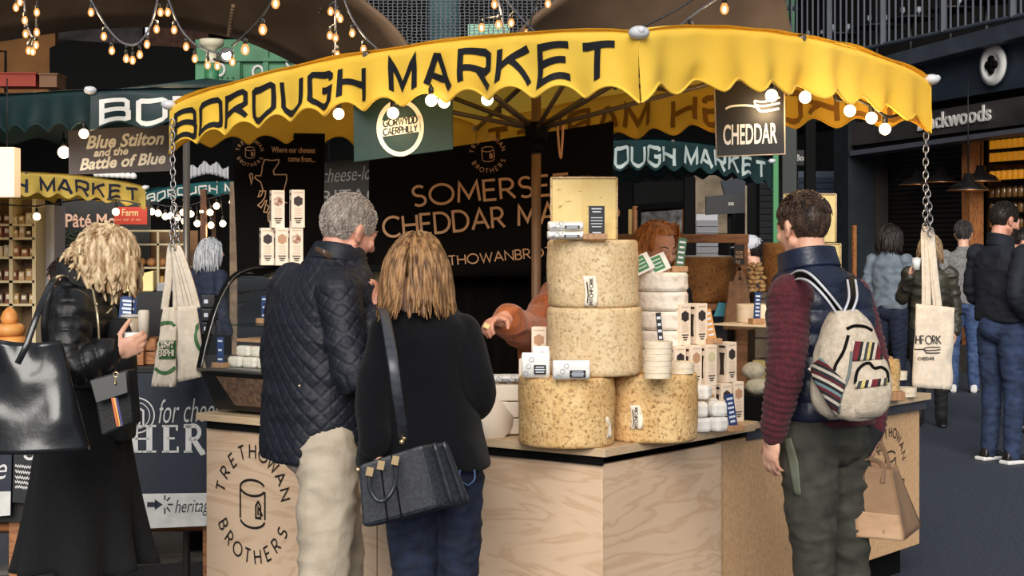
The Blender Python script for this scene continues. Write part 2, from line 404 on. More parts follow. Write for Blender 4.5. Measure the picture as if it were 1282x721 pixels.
m_brick = mat('pale_stone', (150, 134, 112), .85, var=5, c2=(110, 96, 80))
m_wood_o = wood_mat('orange_wood', (176, 112, 62), (120, 70, 34), 3, (3, 3, .7))
m_bulb = emit_mat('bulb_glow', (255, 184, 118), 1.15)
m_bulb_w = emit_mat('bulb_glow_bright', (255, 226, 180), 5)
m_wire = mat('wire', (70, 70, 78), .5)
m_bwire = mat('black_wire', (14, 14, 15), .5)

struct(MB().box((0, 17, -.1), (60, 50, .2)), 'floor', m_floor)
struct(MB().box((0, 40, 5), (60, .3, 10.4)), 'wall_back', m_dark)
struct(MB().box((-15, 24, 5), (.3, 32, 10.4)), 'wall_left', m_dark)
struct(MB().box((0, 28, 9.2), (60, 24, .3)), 'ceiling', m_dark)
kerb = MB()
a, b = floor_at(150, 716), floor_at(250, 690)
kerb.box((a + b) / 2 + V((0, 0, .01)), (2.4, .14, .02), Matrix.Rotation(.35, 3, 'Z'))
struct(kerb, 'trim_1', mat('worn_kerb', (110, 104, 96), .8, var=8, c2=(70, 66, 62)))

def edge_pts(px, s): return crom([Q(x, y, s) for x, y in px], 5)
def soffit(front, back, s0, s1, name):
    a, b = edge_pts(front, s0), edge_pts(back, s1); n = min(len(a), len(b)) - 1
    mb = MB().grid(lambda u, v: a[round(u * n)].lerp(b[round(u * n)], v) + V((0, 0, .12 * math.sin(PI * v))), n, 8)
    return struct(mb, name, m_brown, solid=.05)
soffit([(516, 68), (492, 34), (455, 2), (400, -40), (320, -80), (200, -110), (60, -115), (-60, -110)],
       [(388, 88), (350, 68), (310, 51), (262, 40), (210, 33), (150, 33), (80, 38), (-60, 60)], 118, 104, 'ceiling_vault')
soffit([(636, 62), (660, 30), (692, 4), (740, -30), (820, -60), (900, -80), (960, -90)],
       [(690, 90), (720, 76), (760, 64), (820, 56), (880, 60), (930, 70), (1000, 90)], 118, 113, 'ceiling_vault_far')
rv = MB()
for i in range(10):
    p = Q(292 - i * .6, 8 + i * 4.2, 96 - i * .6)
    rv.ball(Q(292 - i * .6, 6 + i * 4.0, 113 - i * .8) + V((0, .0, -.02)), .03, 8, 5)
for i in range(9):
    rv.ball(Q(402 - i * 2, 10 + i * 5, 113 - i * .8), .02, 8, 5)
struct(rv, 'trim_2', m_brown)

# netting over the dark gap between the vaults, a painted column behind it
m_net = bpy.data.materials.new('netting'); m_net.use_nodes = True
N = m_net.node_tree.nodes; L = m_net.node_tree.links; pb = N['Principled BSDF']; pb.inputs['Base Color'].default_value = rgb((92, 92, 98))
tc = N.new('ShaderNodeTexCoord'); mp = N.new('ShaderNodeMapping'); mp.inputs['Scale'].default_value = (14, 1, 22); L.new(tc.outputs['Object'], mp.inputs[0])
vo = N.new('ShaderNodeTexVoronoi'); vo.feature = 'DISTANCE_TO_EDGE'; vo.inputs['Scale'].default_value = 1; vo.inputs['Randomness'].default_value = .25; L.new(mp.outputs[0], vo.inputs[0])
lt = N.new('ShaderNodeMath'); lt.operation = 'LESS_THAN'; lt.inputs[1].default_value = .1; L.new(vo.outputs[0], lt.inputs[0])
tr = N.new('ShaderNodeBsdfTransparent'); mx = N.new('ShaderNodeMixShader'); L.new(lt.outputs[0], mx.inputs[0]); L.new(tr.outputs[0], mx.inputs[1]); L.new(pb.outputs[0], mx.inputs[2]); L.new(mx.outputs[0], N['Material Output'].inputs[0])
nt = MB().grid(lambda u, v: Q(400 + 320 * u, -20 + 130 * v, 84), 12, 6).build('netting', m_net)
tag(nt, 'dark hexagonal netting stretched between the two brown vaults', 'netting')
struct(MB().box(Q(560, 40, 78), (5, .1, 2.6)), 'wall_far', m_black)
c0 = Q(556, 300, 80)
struct(MB().cyl((c0.x, c0.y, 0), (c0.x, c0.y, 6), .25, n=24), 'column', mat('teal_column', (96, 134, 140), .5, var=3, c2=(66, 100, 108)))
struct(MB().box(Q(612, 44, 79), (.66, .1, .34)), 'window_1', emit_mat('dusk_pane', (140, 190, 160), .5))
struct(MB().box(Q(172, 39, 72), (.55, .05, .12)), 'window_2', emit_mat('daylight_pane', (210, 228, 240), 1.2))
struct(MB().box(Q(246, 41, 72), (.36, .05, .2)), 'window_3', MATS['daylight_pane'])

# black kiosk, ochre wall, red crates at the upper left
struct(MB().prism([Q(62, 60, 80), Q(84, 50, 80), Q(268, 62, 80), Q(268, 128, 80), Q(62, 128, 80)], (0, 1.5, 0)), 'wall_kiosk', m_black)
struct(MB().box(Q(10, 75, 76), (1.6, .15, 1.1)), 'wall_ochre', m_ochre)
struct(MB().box(Q(225, 44, 74), (1.0, .2, .5)), 'wall_brick', mat('dim_brick', (96, 62, 44), .85, var=9, c2=(64, 42, 32)))
struct(MB().box(Q(110, 44, 74), (1.9, .2, .36)), 'wall_pipework', mat('dim_purple_grey', (74, 64, 66), .8, var=4, c2=(44, 38, 40)))
for i, (x, y, wd, c, lb) in enumerate([(26, 102, .5, (150, 52, 34), 'red crate on top of the stall behind the left green canopy'), (66, 103, .22, (120, 84, 58), 'small brown box beside the red crate above the left green canopy')]):
    mb = MB(); p = Q(x, y, 98); mb.box(p, (wd, .4, .16)); mb.box(p + V((0, 0, .085)), (wd + .03, .43, .02))
    tag(mb.build('storage_crate', mat('crate%d' % i, c, .7)), lb, 'crate')
mb = MB(); p = Q(7, 84, 90); mb.tube([p + V((-.3, 0, .22)), p + V((0, 0, .22)), p + V((0, 0, -.35))], .02)
tag(mb.build('black_rail', m_black), 'thin black rail in front of the ochre wall', 'rail')

# green ironwork with white roundels, floodlight on a cream post
gi = thing('iron_girder', 'green riveted iron girder with white roundels behind the yellow canopy', 'girder', Q(325, 110, 84))
mb = MB(); mb.box(Q(325, 80, 84), (1.9, .12, .72)); mb.build('girder_web', m_green_iron, gi, bevel=.01)
mb = MB(); mb.box(Q(325, 88.5, 84) + V((0, -.1, .15)), (1.9, .1, .05)); mb.box(Q(300, 90, 84) + V((0, -.09, -.05)), (.05, .06, .5)); mb.box(Q(334, 80, 84) + V((0, -.09, -.05)), (.08, .06, .8)); mb.build('girder_rib', m_green_iron, gi)
mb = MB()
for k in range(16): mb.ball(Q(272 + 7 * k, 98, 84) + V((0, -.08, 0)), .016, 6, 4); mb.ball(Q(304, 74 + 2.2 * k, 84) + V((0, -.08, 0)), .014, 6, 4)
mb.build('rivet', m_green_iron, gi)
for x, y in ((276, 88), (324, 91), (366, 78)):
    mb = MB(); c = Q(x, y, 84) + V((0, -.08, 0))
    mb.tube([c + V((.075 * math.cos(t), 0, .09 * math.sin(t))) for t in [2 * PI * i / 24 for i in range(24)]], .022, 6, closed=True); mb.build('roundel', m_white, gi)
ps = thing('capital_post', 'cream topped green iron post beside the floodlight', 'post', Q(264, 110, 90))
mb = MB(); mb.lathe([(.02, 0), (.1, 0), (.09, .1), (.07, .22), (.15, .26), (.17, .3), (.17, .36), (.02, .36)], 20, Q(265, 82, 90)); mb.build('capital', mat('cream_paint', (214, 206, 180), .5), ps)
mb = MB(); mb.cyl(Q(265, 118, 90), Q(265, 80, 90), .1, n=16); mb.build('shaft', m_green_iron, ps)
fl = thing('floodlight', 'round floodlight glaring white in front of the green girder', 'floodlight', Q(285, 76, 100))
mb = MB(); mb.lathe([(.001, 0), (.05, 0), (.09, .06), (.1, .1), (.09, .1)], 16, Q(285, 70, 98), Matrix.Rotation(PI / 2, 3, 'X')); mb.build('lamp_housing', m_gold, fl)
MB().ball(Q(285, 70, 99) + V((0, -.08, 0)), .055, 12, 8).build('lamp_lens', emit_mat('flood_lens', (255, 246, 224), 40), fl)
mb = MB(); mb.tube([Q(285, 72, 98), Q(278, 78, 97), Q(268, 74, 96)], .014); mb.build('bracket', m_gold, fl)

# ================================================================== THE SHOP FRONT ON THE RIGHT
FP = Plane(floor_at(1190, 466), (.334, -.943))
def slab(mb, pts, d0=0, th=.2, pl=FP):
    mb.prism([pl.hit(x, y, d0) for x, y in pts], -pl.n * th); return mb
def col_slab(mb, x0, x1, y0, d0, th=.2, pl=FP):
    a = pl.hit(x0, y0, d0); b = pl.hit(x1, y0, d0)
    mb.prism([V((a.x, a.y, 0)), V((b.x, b.y, 0)), b, a], -pl.n * th); return mb
struct(slab(MB(), [(930, 118), (1300, 18), (1300, 40), (930, 132)], .2, .6), 'trim_3', m_steel, bevel=.01)
struct(slab(MB(), [(930, 132), (1300, 36), (1300, 106), (930, 166)], .0, .4), 'wall_right_fascia', m_fascia)
struct(slab(MB(), [(930, 129), (1300, 36.5), (1300, 40), (930, 134)], .24, .3), 'trim_4', m_steel)
struct(slab(MB(), [(930, 166), (1300, 106), (1300, 119), (930, 176)], -.15, .3), 'wall_right_gap', m_black)
struct(slab(MB(), [(1046, 158), (1300, 117), (1300, 153), (1046, 185)], .02, .2), 'wall_right_sign', m_sign)
struct(slab(MB(), [(1064, 189), (1300, 157), (1300, 163), (1064, 195)], .06, .3), 'trim_5', mat('lintel_steel', (74, 76, 86), .5))
struct(slab(MB(), [(1044, 184), (1300, 152), (1300, 158), (1044, 190)], -.02, .3), 'trim_6', m_black)
struct(col_slab(MB(), 1044, 1062, 120, .05, .5), 'wall_right_pier', mat('pier_black', (30, 36, 40), .5, var=4, c2=(20, 25, 28)))
struct(col_slab(MB(), 1062, 1068, 188, -.05, .3), 'trim_7', m_black)
struct(col_slab(MB(), 1066.5, 1068.5, 282, 0, .05), 'trim_8', m_wood_o)
for k, x in enumerate((1078, 1090)):
    struct(col_slab(MB(), x, x + 6, 192, -.35, .2), 'trim_%d' % (9 + k), mat('dim_brown_post', (34, 28, 24), .6))
# roller shutter: one ribbed curtain
mb = MB(); a, b = FP.hit(1096, 300, -.6), FP.hit(1216, 300, -.6); ztop = FP.hit(1150, 178, -.6).z
for k in range(int(ztop / .062)):
    z = .02 + k * .062
    mb.prism([V((a.x, a.y, z)), V((b.x, b.y, z)), V((b.x, b.y, z + .05)) + FP.n * .025, V((a.x, a.y, z + .05)) + FP.n * .025], -FP.n * .04)
struct(mb, 'door_1', mat('shutter_black', (30, 27, 25), .45))
struct(col_slab(MB(), 1062, 1300, 170, -2.2, .2), 'wall_right', m_black)
struct(col_slab(MB(), 1204, 1214, 168, -.3, .2), 'trim_11', m_wood_o)
struct(col_slab(MB(), 1186, 1300, 432, -.1, .3), 'baseboard_right', mat('plinth_stone', (84, 74, 68), .8, var=4, c2=(60, 54, 50)))
struct(col_slab(MB(), 1066, 1186, 452, -.5, .3), 'baseboard_shop', mat('plinth_stone', (84, 74, 68), .8))
mb = MB(); fn, W = on_plane(FP, (1148, 164), (1240.5, 150), .035); font_text(mb, 'Blackwoods', fn, .27, bold=.012, fit=W)
tag(mb.build('shop_lettering', mat('sign_white', (206, 202, 198), .5), solid=.02), 'pale raised letters of the shop name on the dark sign', 'sign')
rd = thing('roundel', 'white round plaque with a black quatrefoil on the dark fascia', 'plaque', FP.hit(1244, 110, .05))
c = FP.hit(1244.5, 81.5, .06); R_ = Matrix((FP.u, V((0, 0, 1)), -FP.n)).transposed()
RM = R_ @ Matrix.Identity(3)
mb = MB(); mb.lathe([(.001, 0), (.235, 0), (.235, -.03), (.155, -.045), (.14, -.03), (.001, -.03)], 40, c, RM); mb.build('disc', m_white, rd)
mb = MB()
for k in range(4): mb.lathe([(.001, -.052), (.05, -.052), (.05, -.03)], 18, c + RM @ V((.06 * math.cos(k * PI / 2), .06 * math.sin(k * PI / 2), 0)), RM)
mb.lathe([(.001, -.053), (.036, -.053), (.036, -.03)], 14, c, RM)
mb.build('quatrefoil', m_black, rd)
# lit jar shelves beside the wooden post
SP = Plane(FP.o - FP.n * .55, FP.u)
struct(slab(MB(), [(1236, 120), (1320, 110), (1320, 440), (1236, 440)], -.2, .1, SP), 'wall_shelf_back', mat('amber_back', (120, 80, 26), .7, var=6, c2=(60, 38, 14)))
rows = [(186, 174, 12), (202, 188, 12), (225, 210, 12), (247, 232, 11), (266, 252, 11), (285, 271, 11)]
jm = [emit_mat('honey_backlight_glow', (196, 128, 28), .42), mat('dim_jar', (120, 84, 44), .25, coat=.5)]  # backlight on the upper jars is put into the material as emission
lidm = mat('dark_lid', (44, 32, 22), .4)
protoj = []
for k in range(2):
    t = thing('honey_jar', 'x', 'jar', (0, 0, 0), 'jars on the shop shelves')
    mb = MB(); mb.lathe([(.001, 0), (.036, 0), (.042, .01), (.042, .1), (.032, .118), (.001, .118)], 12); mb.build('glass_body', jm[k], t)
    mb = MB(); mb.lathe([(.001, .114), (.036, .114), (.036, .135), (.001, .135)], 12); mb.build('lid', lidm, t); protoj.append(t)
usedj = [False, False]
shelf_names = ['topmost lit shelf', 'second lit shelf', 'third lit shelf', 'fourth shelf from the top', 'fifth shelf from the top', 'lowest visible shelf']
for r, (yb, yt, n) in enumerate(rows):
    a = SP.hit(1239, yb + 6, .03); zz = SP.hit(1262, yb, 0).z
    mb = MB(); p0 = SP.hit(1238, 200, .08); p1 = SP.hit(1300, 200, .08)
    mb.prism([V((p0.x, p0.y, zz - .025)), V((p1.x, p1.y, zz - .025)), V((p1.x, p1.y, zz)), V((p0.x, p0.y, zz))], -SP.n * .25)
    tag(mb.build('jar_shelf', m_black), 'dark plank holding jars, ' + shelf_names[r] + ' beside the wooden post', 'shelf')
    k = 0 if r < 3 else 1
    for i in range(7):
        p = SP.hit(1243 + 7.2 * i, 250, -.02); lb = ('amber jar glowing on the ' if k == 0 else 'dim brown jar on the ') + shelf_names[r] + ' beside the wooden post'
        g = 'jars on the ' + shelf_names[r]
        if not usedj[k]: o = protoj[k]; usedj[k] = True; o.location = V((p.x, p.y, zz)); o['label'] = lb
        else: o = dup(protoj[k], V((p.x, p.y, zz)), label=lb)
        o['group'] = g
# pendant lamps
q0, q1 = FP.hit(1062, 300, -.32), FP.hit(1310, 300, -.32); struct(MB().prism([V((q0.x, q0.y, 3.42)), V((q1.x, q1.y, 3.42)), V((q1.x, q1.y, 3.42)) - FP.n * 1.9, V((q0.x, q0.y, 3.42)) - FP.n * 1.9], (0, 0, .1)), 'ceiling_shop', m_black)
def pendant(px, py, dd, lb, lit):
    p = FP.hit(px, py, dd); t = thing('pendant_lamp', lb, 'lamp', p)
    mb = MB(); mb.lathe([(.001, .2), (.035, .2), (.045, .13), (.07, .1), (.17, .06), (.23, .0), (.235, 0), (.235, .008), (.17, .072), (.07, .115), (.05, .2)], 28, p); mb.build('lamp_shade', mat('enamel_black', (24, 22, 22), .25, coat=.6), t)
    mb = MB(); mb.lathe([(.236, 0), (.24, .004), (.236, .01)], 28, p); mb.build('rim', mat('copper_rim', (206, 140, 84), .3, .8), t)
    MB().tube([p + V((0, 0, .2)), V((p.x, p.y, 3.42))], .008, 6).build('cord', m_bwire, t)
    MB().ball(p + V((0, 0, .045)), .04, 10, 8).build('bulb', m_bulb_w if lit else m_bulb, t)
pendant(1149, 232, -.3, 'black enamel pendant lamp left of the hanging chain', False)
pendant(1178, 229, -.32, 'brown lined pendant lamp just right of the hanging chain', False)
pendant(1228, 228, -.25, 'lit black pendant lamp hanging in front of the wooden post', True)
pendant(1212, 239, .35, 'lowest dim pendant lamp hanging behind the lit one', False)
# balcony above
struct(col_slab(MB(), 940, 1330, -60, -2.5, .2), 'wall_balcony', m_dark)
rl = thing('balcony_railing', 'dark iron balcony railing above the shop front, curved at its far end', 'railing', FP.hit(1150, 60, .2))
path = [FP.hit(x, 60, .2) for x in (1310, 1240, 1170, 1100, 1030, 990, 966)]
e = path[-1]; bk = -FP.n
for k in range(1, 6):
    t = k / 5 * PI / 2
    path.append(e + (-FP.u) * (1.0 * math.sin(t)) + bk * (1.0 * (1 - math.cos(t))))
zb = FP.hit(1175, 41.5, .2).z; zt = zb + 1.05
pp = crom(path, 10)
MB().tube([V((p.x, p.y, zt)) for p in pp], .035, 6).build('top_rail', m_steel, rl)
MB().tube([V((p.x, p.y, zb)) for p in pp], .03, 6).build('bottom_rail', m_steel, rl)
tot = 0; nxt = 0; cnt = 0
for a, b in zip(pp, pp[1:]):
    while nxt <= tot + (b - a).length:
        p = a.lerp(b, (nxt - tot) / max((b - a).length, 1e-6)); nxt += .145
        big = cnt % 9 == 4; cnt += 1
        MB().box((p.x, p.y, (zb + zt) / 2), (.07 if big else .022, .07 if big else .022, 1.05)).build('post' if big else 'baluster', m_steel, rl)
    tot += (b - a).length
mb = MB()
for k in range(5): mb.box(FP.hit(966 + 6.5 * k, 20, -1.2), (.06, .06, 2.2))
struct(mb, 'trim_12', m_green_iron)
mt_blk = mat('bistro_black', (20, 19, 20), .5)
for k, (x, y) in enumerate([(1020, 30), (1052, 22), (1098, 18), (1140, 16), (1190, 8), (1235, 2)]):
    p = FP.hit(x, y, -1.5); p.z = zb - .05; lb = ['at the far end', 'second from the far end', 'third from the far end', 'behind the middle post', 'fourth before the near end', 'at the near end'][k]
    t = thing('balcony_table', 'small dark balcony table with glasses, ' + lb + ' behind the railing', 'table', p)
    MB().cyl(p + V((0, 0, .7)), p + V((0, 0, .73)), .32, n=20).build('table_top', mt_blk, t)
    mb = MB(); mb.cyl(p, p + V((0, 0, .7)), .03); mb.cyl(p, p + V((0, 0, .03)), .2); mb.build('leg', mt_blk, t)
    for q in range(2):
        g = MB(); c = p + V((.12 - .22 * q, .05 * q, .73)); g.lathe([(.03, 0), (.004, .01), (.004, .07), (.035, .1), (.03, .16)], 10, c)
        tag(g.build('wine_glass', mat('glass_pale', (190, 200, 210), .1, alpha=.5)), 'stemmed glass on the balcony table ' + lb, 'glass', 'glasses on the balcony table ' + lb)

# ================================================================== CANOPIES
m_pole = mat('canopy_pole', (136, 104, 76), .5, var=6, c2=(110, 82, 60))
m_rib = mat('canopy_rib', (110, 96, 84), .4, .3)
m_cap = mat('plastic_cap', (206, 206, 210), .4)
def canopy(label, C_, L_, R_, hv, arch, lobes, m_cloth, m_text, pole=True, seed=0, valances=(0, 1, 2, 3), texts=(0, 2), floor_z=0, fold=1.0, apex=.13, mult=1):
    """square market umbrella: C near corner, L and R its neighbours, all at valance-top height"""
    B_ = L_ + R_ - C_; ctr = (L_ + R_) / 2; top = ctr + V((0, 0, apex)); base = V((ctr.x, ctr.y, floor_z))
    t = thing('market_umbrella', label, 'market umbrella', base)
    sides = [(L_, C_, lobes[0]), (C_, R_, lobes[1]), (R_, B_, lobes[0]), (B_, L_, lobes[1])]
    def edge(k, u):
        a, b, n = sides[k]; return a.lerp(b, u) + V((0, 0, arch * (4 * u * (1 - u)) ** .75))
    def face(k, u, v, off=0):
        a, b, n = sides[k]; d = (b - a); d.z = 0; d.normalize(); out = V((d.y, -d.x, 0))
        lob = .5 - .5 * math.cos(2 * PI * u * n); h = hv * (1 - .19 * lob ** .8)
        q = edge(k, u) - V((0, 0, h * v))
        s_ = u * (b - a).length
        f = .010 * math.sin(2 * PI * u * n + k) * v + .016 * noise.noise(V((s_ * 3.1, v * 1.2 + k * 7, seed))) * (.3 + v) + .008 * noise.noise(V((s_ * 9, v * 2.5 + k * 3, seed + 5))) * v
        if k % 2 == 1: f += .014 * math.sin(s_ * 13 + 2 * math.sin(s_ * 5)) * v ** .8
        r = .03 * max(0, 1 - v / .12) ** 2
        return q + out * (f * fold - r + off)
    mb = MB()
    for k in range(4):
        mb.grid(lambda u, v, k=k: edge(k, u).lerp(top, v) - V((0, 0, .02 * math.sin(PI * v))) + V((0, 0, .012 * noise.noise(V((u * 8, v * 3, k))))), 24, 8)
    mb.build('canopy_roof', m_cloth, t, fix=False)
    for k in valances:
        mb = MB(); n = sides[k][2]
        mb.grid(lambda u, v, k=k: face(k, u, v), n * 12, 10); vo = mb.build('valance', m_cloth, t, fix=False)
        hm = MB(); hm.tube([face(k, i / (n * 12), 1.0) for i in range(n * 12 + 1)], .005, 5); hm.build('hem', m_cloth, vo)
        if k in texts:
            a, b, n = sides[k]; Ln = (b - a).length; pitch = .0712
            lt = MB(); rv_ = MB(); x = .022
            for ch in 'BOROUGH MARKET':
                if ch == ' ': x = .557; continue
                w_, st = SQ[ch]; hh = hv * .56; sx = pitch * .72 / max(w_, .74)
                for q in st:
                    fn = lambda px_, py_, x=x, sx=sx, k=k: face(k, x + px_ * sx, (.80 - py_ * .56), .004 if True else 0)
                    pts = q; Wm = sx * Ln
                    # stroke laid out in metres, then mapped on the cloth
                    ribbon(lt, [(p[0] * Wm, p[1] * hh) for p in pts], .22 * hh, lambda X, Y, x=x, k=k, Ln=Ln, hh=hh: face(k, x + X / Ln, .83 + .08 * (1 - x) ** 2 - Y / hh * .56, .004), .02)
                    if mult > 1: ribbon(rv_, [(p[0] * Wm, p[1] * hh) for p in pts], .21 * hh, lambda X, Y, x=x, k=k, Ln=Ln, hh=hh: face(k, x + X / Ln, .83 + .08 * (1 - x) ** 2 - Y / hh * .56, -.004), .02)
                x += pitch
            lt.build('lettering', m_text, vo, fix=False)
            if rv_.v: rv_.build('painted_show_through', mat('painted_letter_shade', (150, 104, 34), .7), vo, fix=False)  # shade of the letters through the cloth, painted as darker strokes inside
    for q in (C_, L_, R_, B_):
        mb = MB(); d = (q - ctr); d.z = 0; d.normalize()
        mb.ball(q + V((0, 0, -.005)) + d * .0, (.034, .034, .022), 14, 8); mb.ball(q + d * .022 + V((0, 0, .0)), (.016, .016, .014), 8, 6); mb.build('corner_cap', m_cap, t)
    hub = ctr + V((0, 0, -.16))
    if pole:
        MB().cyl(base, top - V((0, 0, .02)), .021, n=10).build('pole', m_pole, t)
        mb = MB(); mb.cyl(hub + V((0, 0, -.05)), hub + V((0, 0, .03)), .05, n=10); mb.cyl(hub + V((0, 0, -.1)), hub + V((0, 0, -.05)), .032, n=10); mb.build('hub', m_black, t)
        for k in range(4):
            a = sides[k][0]
            for q in (a, edge(k, .5)):
                mb = MB(); mb.cyl(hub, hub.lerp(q, .55) + V((0, 0, .12)), .011, n=6); mb.cyl(hub.lerp(q, .55) + V((0, 0, .12)), top.lerp(q, .55) - V((0, 0, .06)), .009, n=6); mb.build('strut', m_rib, t)
                MB().cyl(top - V((0, 0, .05)), q + V((0, 0, -.012)), .012, n=6).build('rib', m_rib, t)
    return t, face, edge
m_yel = mat('yellow_canvas', (255, 214, 84), .6, var=1.6, c2=(253, 203, 66), trans=.16, bump=(12, .12), stretch=(1, 1, .4))
m_yel2 = mat('faded_yellow_canvas', (218, 190, 96), .7, var=2, c2=(196, 168, 78), trans=.3, bump=(14, .2))
m_grn = mat('green_canvas', (15, 52, 53), .6, var=2, c2=(9, 36, 38), trans=.12, bump=(14, .15))
m_teal = mat('teal_canvas', (34, 100, 104), .6, var=2, c2=(24, 78, 84), trans=.15)
m_blk_t = mat('black_lettering', (16, 16, 22), .6)
m_wht_t = mat('white_lettering', (218, 214, 206), .6)
m_pale_t = mat('pale_green_lettering', (180, 192, 188), .6)
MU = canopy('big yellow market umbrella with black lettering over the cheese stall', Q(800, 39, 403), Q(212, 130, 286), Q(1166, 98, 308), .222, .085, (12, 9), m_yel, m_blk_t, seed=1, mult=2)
MU_face, MU_edge = MU[1], MU[2]
C2 = Q(113, 112, 240)
canopy('dark green umbrella with white lettering behind the yellow one, left', C2, C2 + V((-.86, .5, -.02)) * 1.9, C2 + V((.97, .26, .02)) * 2.62, .212, .02, (12, 9), m_grn, m_wht_t, seed=2, texts=(1,), pole=False)
C3 = Q(182, 234, 132)
canopy('small faded yellow umbrella with dark lettering at far left', C3, C3 + V((-.62, -.78, .0)) * 2.62, C3 + V((-.78, .62, 0)) * 2.2, .22, .1, (12, 9), m_yel2, mat('navy_lettering', (28, 30, 48), .6), seed=3)
C4 = Q(181, 241, 92)
canopy('small teal umbrella with white lettering at far left, behind a chain', C4 + V((2.2, -1.2, .03)), C4, C4 + V((2.2, 1.4, 0)), .2, .12, (10, 8), m_teal, m_wht_t, seed=4, valances=(0, 1), texts=(0,))
C5 = Q(966, 201, 147)
canopy('dark green umbrella with pale lettering behind the cheese stall', C5, C5 + V((-.70, -.71, 0)) * 2.66, C5 + V((-.71, .70, 0)) * 2.0, .25, .12, (12, 8), m_grn, m_pale_t, seed=5, valances=(0, 1))
# ------------------------------------------------------------------ bulbs
m_fil = emit_mat('filament_glow', (255, 226, 176), 6)
m_bulb_t = bpy.data.materials.new('amber_glass'); m_bulb_t.use_nodes = True
N = m_bulb_t.node_tree.nodes; L = m_bulb_t.node_tree.links; tr_ = N.new('ShaderNodeBsdfTransparent'); em_ = N.new('ShaderNodeEmission'); em_.inputs[0].default_value = rgb((255, 176, 100)); em_.inputs[1].default_value = 1.1; mx = N.new('ShaderNodeMixShader'); mx.inputs[0].default_value = .62
L.new(tr_.outputs[0], mx.inputs[1]); L.new(em_.outputs[0], mx.inputs[2]); L.new(mx.outputs[0], N['Material Output'].inputs[0])
def bulb(p, label, group, r=.03, m=None, power=0, to=None):
    t = thing('light_bulb', label, 'light bulb', p, group)
    mb = MB(); mb.lathe([(.001, -r * 1.7), (r * .6, -r * 1.5), (r, -r * .7), (r * .95, 0), (r * .55, r * .8), (r * .45, r), (.001, r)], 12, p); 
    if m is not None: mb = MB(); mb.ball(p - V((0, 0, r * .25)), r * 1.15, 16, 10)
    mb.build('globe', m or m_bulb_t, t)
    mb = MB(); mb.lathe([(.001, r * .9), (r * .55, r * .9), (r * .55, r * 2.1), (r * .3, r * 2.4), (.001, r * 2.4)], 10, p); mb.build('socket', m_bwire, t)
    if m is None: MB().ball(p - V((0, 0, r * .5)), (r * .45, r * .45, r * .8), 8, 6).build('filament', m_fil, t)
    if to is not None: MB().tube([p + V((0, 0, r * 2.2)), to], .006, 5).build('flex', m_bwire, t)
    if power:
        ld = bpy.data.lights.new('glow', 'POINT'); lo = bpy.data.objects.new('glow', ld); COL.objects.link(lo); ld.energy = power; ld.color = (1, .72, .4); ld.shadow_soft_size = .05
        lo.parent = t; lo.location = (0, 0, -r * 2.6)
    return t
def cable(px, s, label, r=.0075, m=None):
    mb = MB(); q = crom([Q(x, y, s if not isinstance(s, (list, tuple)) else s[i]) for i, (x, y) in enumerate(px)], 10); mb.tube(q, r, 6)
    tag(mb.build('festoon_cable', m or m_wire), label, 'cable'); return q
def string(label, group, spots, cables, s=190, r=.021, m=None, power=0):
    """bulbs hanging by their flexes from the nearest point of a cable above them"""
    n_ = 0
    for q in spots:
        x, y = q[:2]; p = Q(x, y, q[2] if len(q) > 2 else s)
        cand = [c for c in cables if c.z > p.z + r * 2.2] or cables
        to = min(cand, key=lambda c: (c.x - p.x) ** 2 * 3 + (c.z - p.z) ** 2 + (c.y - p.y) ** 2 * .5)
        bulb(p, label, group, r, m, power if (power or n_ % 4) else 5, to); n_ += 1
c1 = cable([(30, -12), (31, 10), (34, 30), (39, 44), (42, 46)], 189, 'grey cable carrying the bunch of bulbs at the top left corner')
c1b = cable([(47, -12), (46, 20), (45, 44)], 189, 'dark flex behind the bunch of bulbs at the top left corner', .006, m_bwire)
string('glowing bulb in the tight bunch hanging at the top left corner', 'bulbs bunched at top left', ((20, 8), (25, 1), (46, 14), (31, 24), (32, 41), (46, 39), (45, 55), (36, 62), (41, 63)), c1 + c1b)
c2 = cable([(108, -10), (130, 28), (146, 48), (160, 56), (176, 52), (190, 28), (199, -8)], 194, 'looping grey festoon cable left of the floodlight')
c2b = cable([(208, -8), (222, 28), (236, 48), (252, 60), (275, 66), (292, 62)], 194, 'grey festoon cable slanting down to the floodlight')
string('glowing bulb on the looping festoon above the left green umbrella', 'bulbs on the loop above the left green umbrella', ((114, 14), (130, 44), (140, 62), (158, 72), (166, 74), (175, 67), (184, 54), (196, 35), (201, 14), (210, 14), (218, 36), (233, 57), (244, 72), (260, 80), (272, 81), (291, 76)), c2 + c2b, 194)
c3 = cable([(290, 58), (310, 40), (330, 18), (346, -10)], 194, 'thin dark cable rising from the floodlight to the brown vault', .008, m_bwire)
string('glowing bulb on the thin cable between floodlight and brown vault', 'bulbs between floodlight and vault', ((307, 60), (329, 35), (345, 2)), c3, 194, .028)
c4 = cable([(420, -12), (420, 30), (419, 78)], 193, 'vertical grey cable in front of the brown vault')
string('glowing bulb on the vertical bunch in front of the brown vault', 'bulbs bunched before the brown vault', ((414, 13), (423, 17), (426, 22), (413, 43), (420, 46), (422, 67), (417, 73)), c4, 193)
c5 = cable([(428, -8), (442, 25), (462, 52), (484, 68)], 194, 'grey cable sloping down to the yellow canopy top')
string('glowing bulb on the cable sloping down to the yellow canopy top', 'bulbs on the cable sloping to the canopy', ((441, 40), (455, 60), (472, 68)), c5, 194)
c6 = cable([(622, -10), (628, 20), (633, 52)], 199, 'short grey cable dropping behind the canopy lettering')
c6b = cable([(626, -12), (650, 20), (676, 46)], 203, 'grey cable crossing to the right behind the canopy lettering')
c6c = cable([(660, 46), (666, 20), (678, -10)], 207, 'dark flex hanging from the right vault edge', .008, m_bwire)
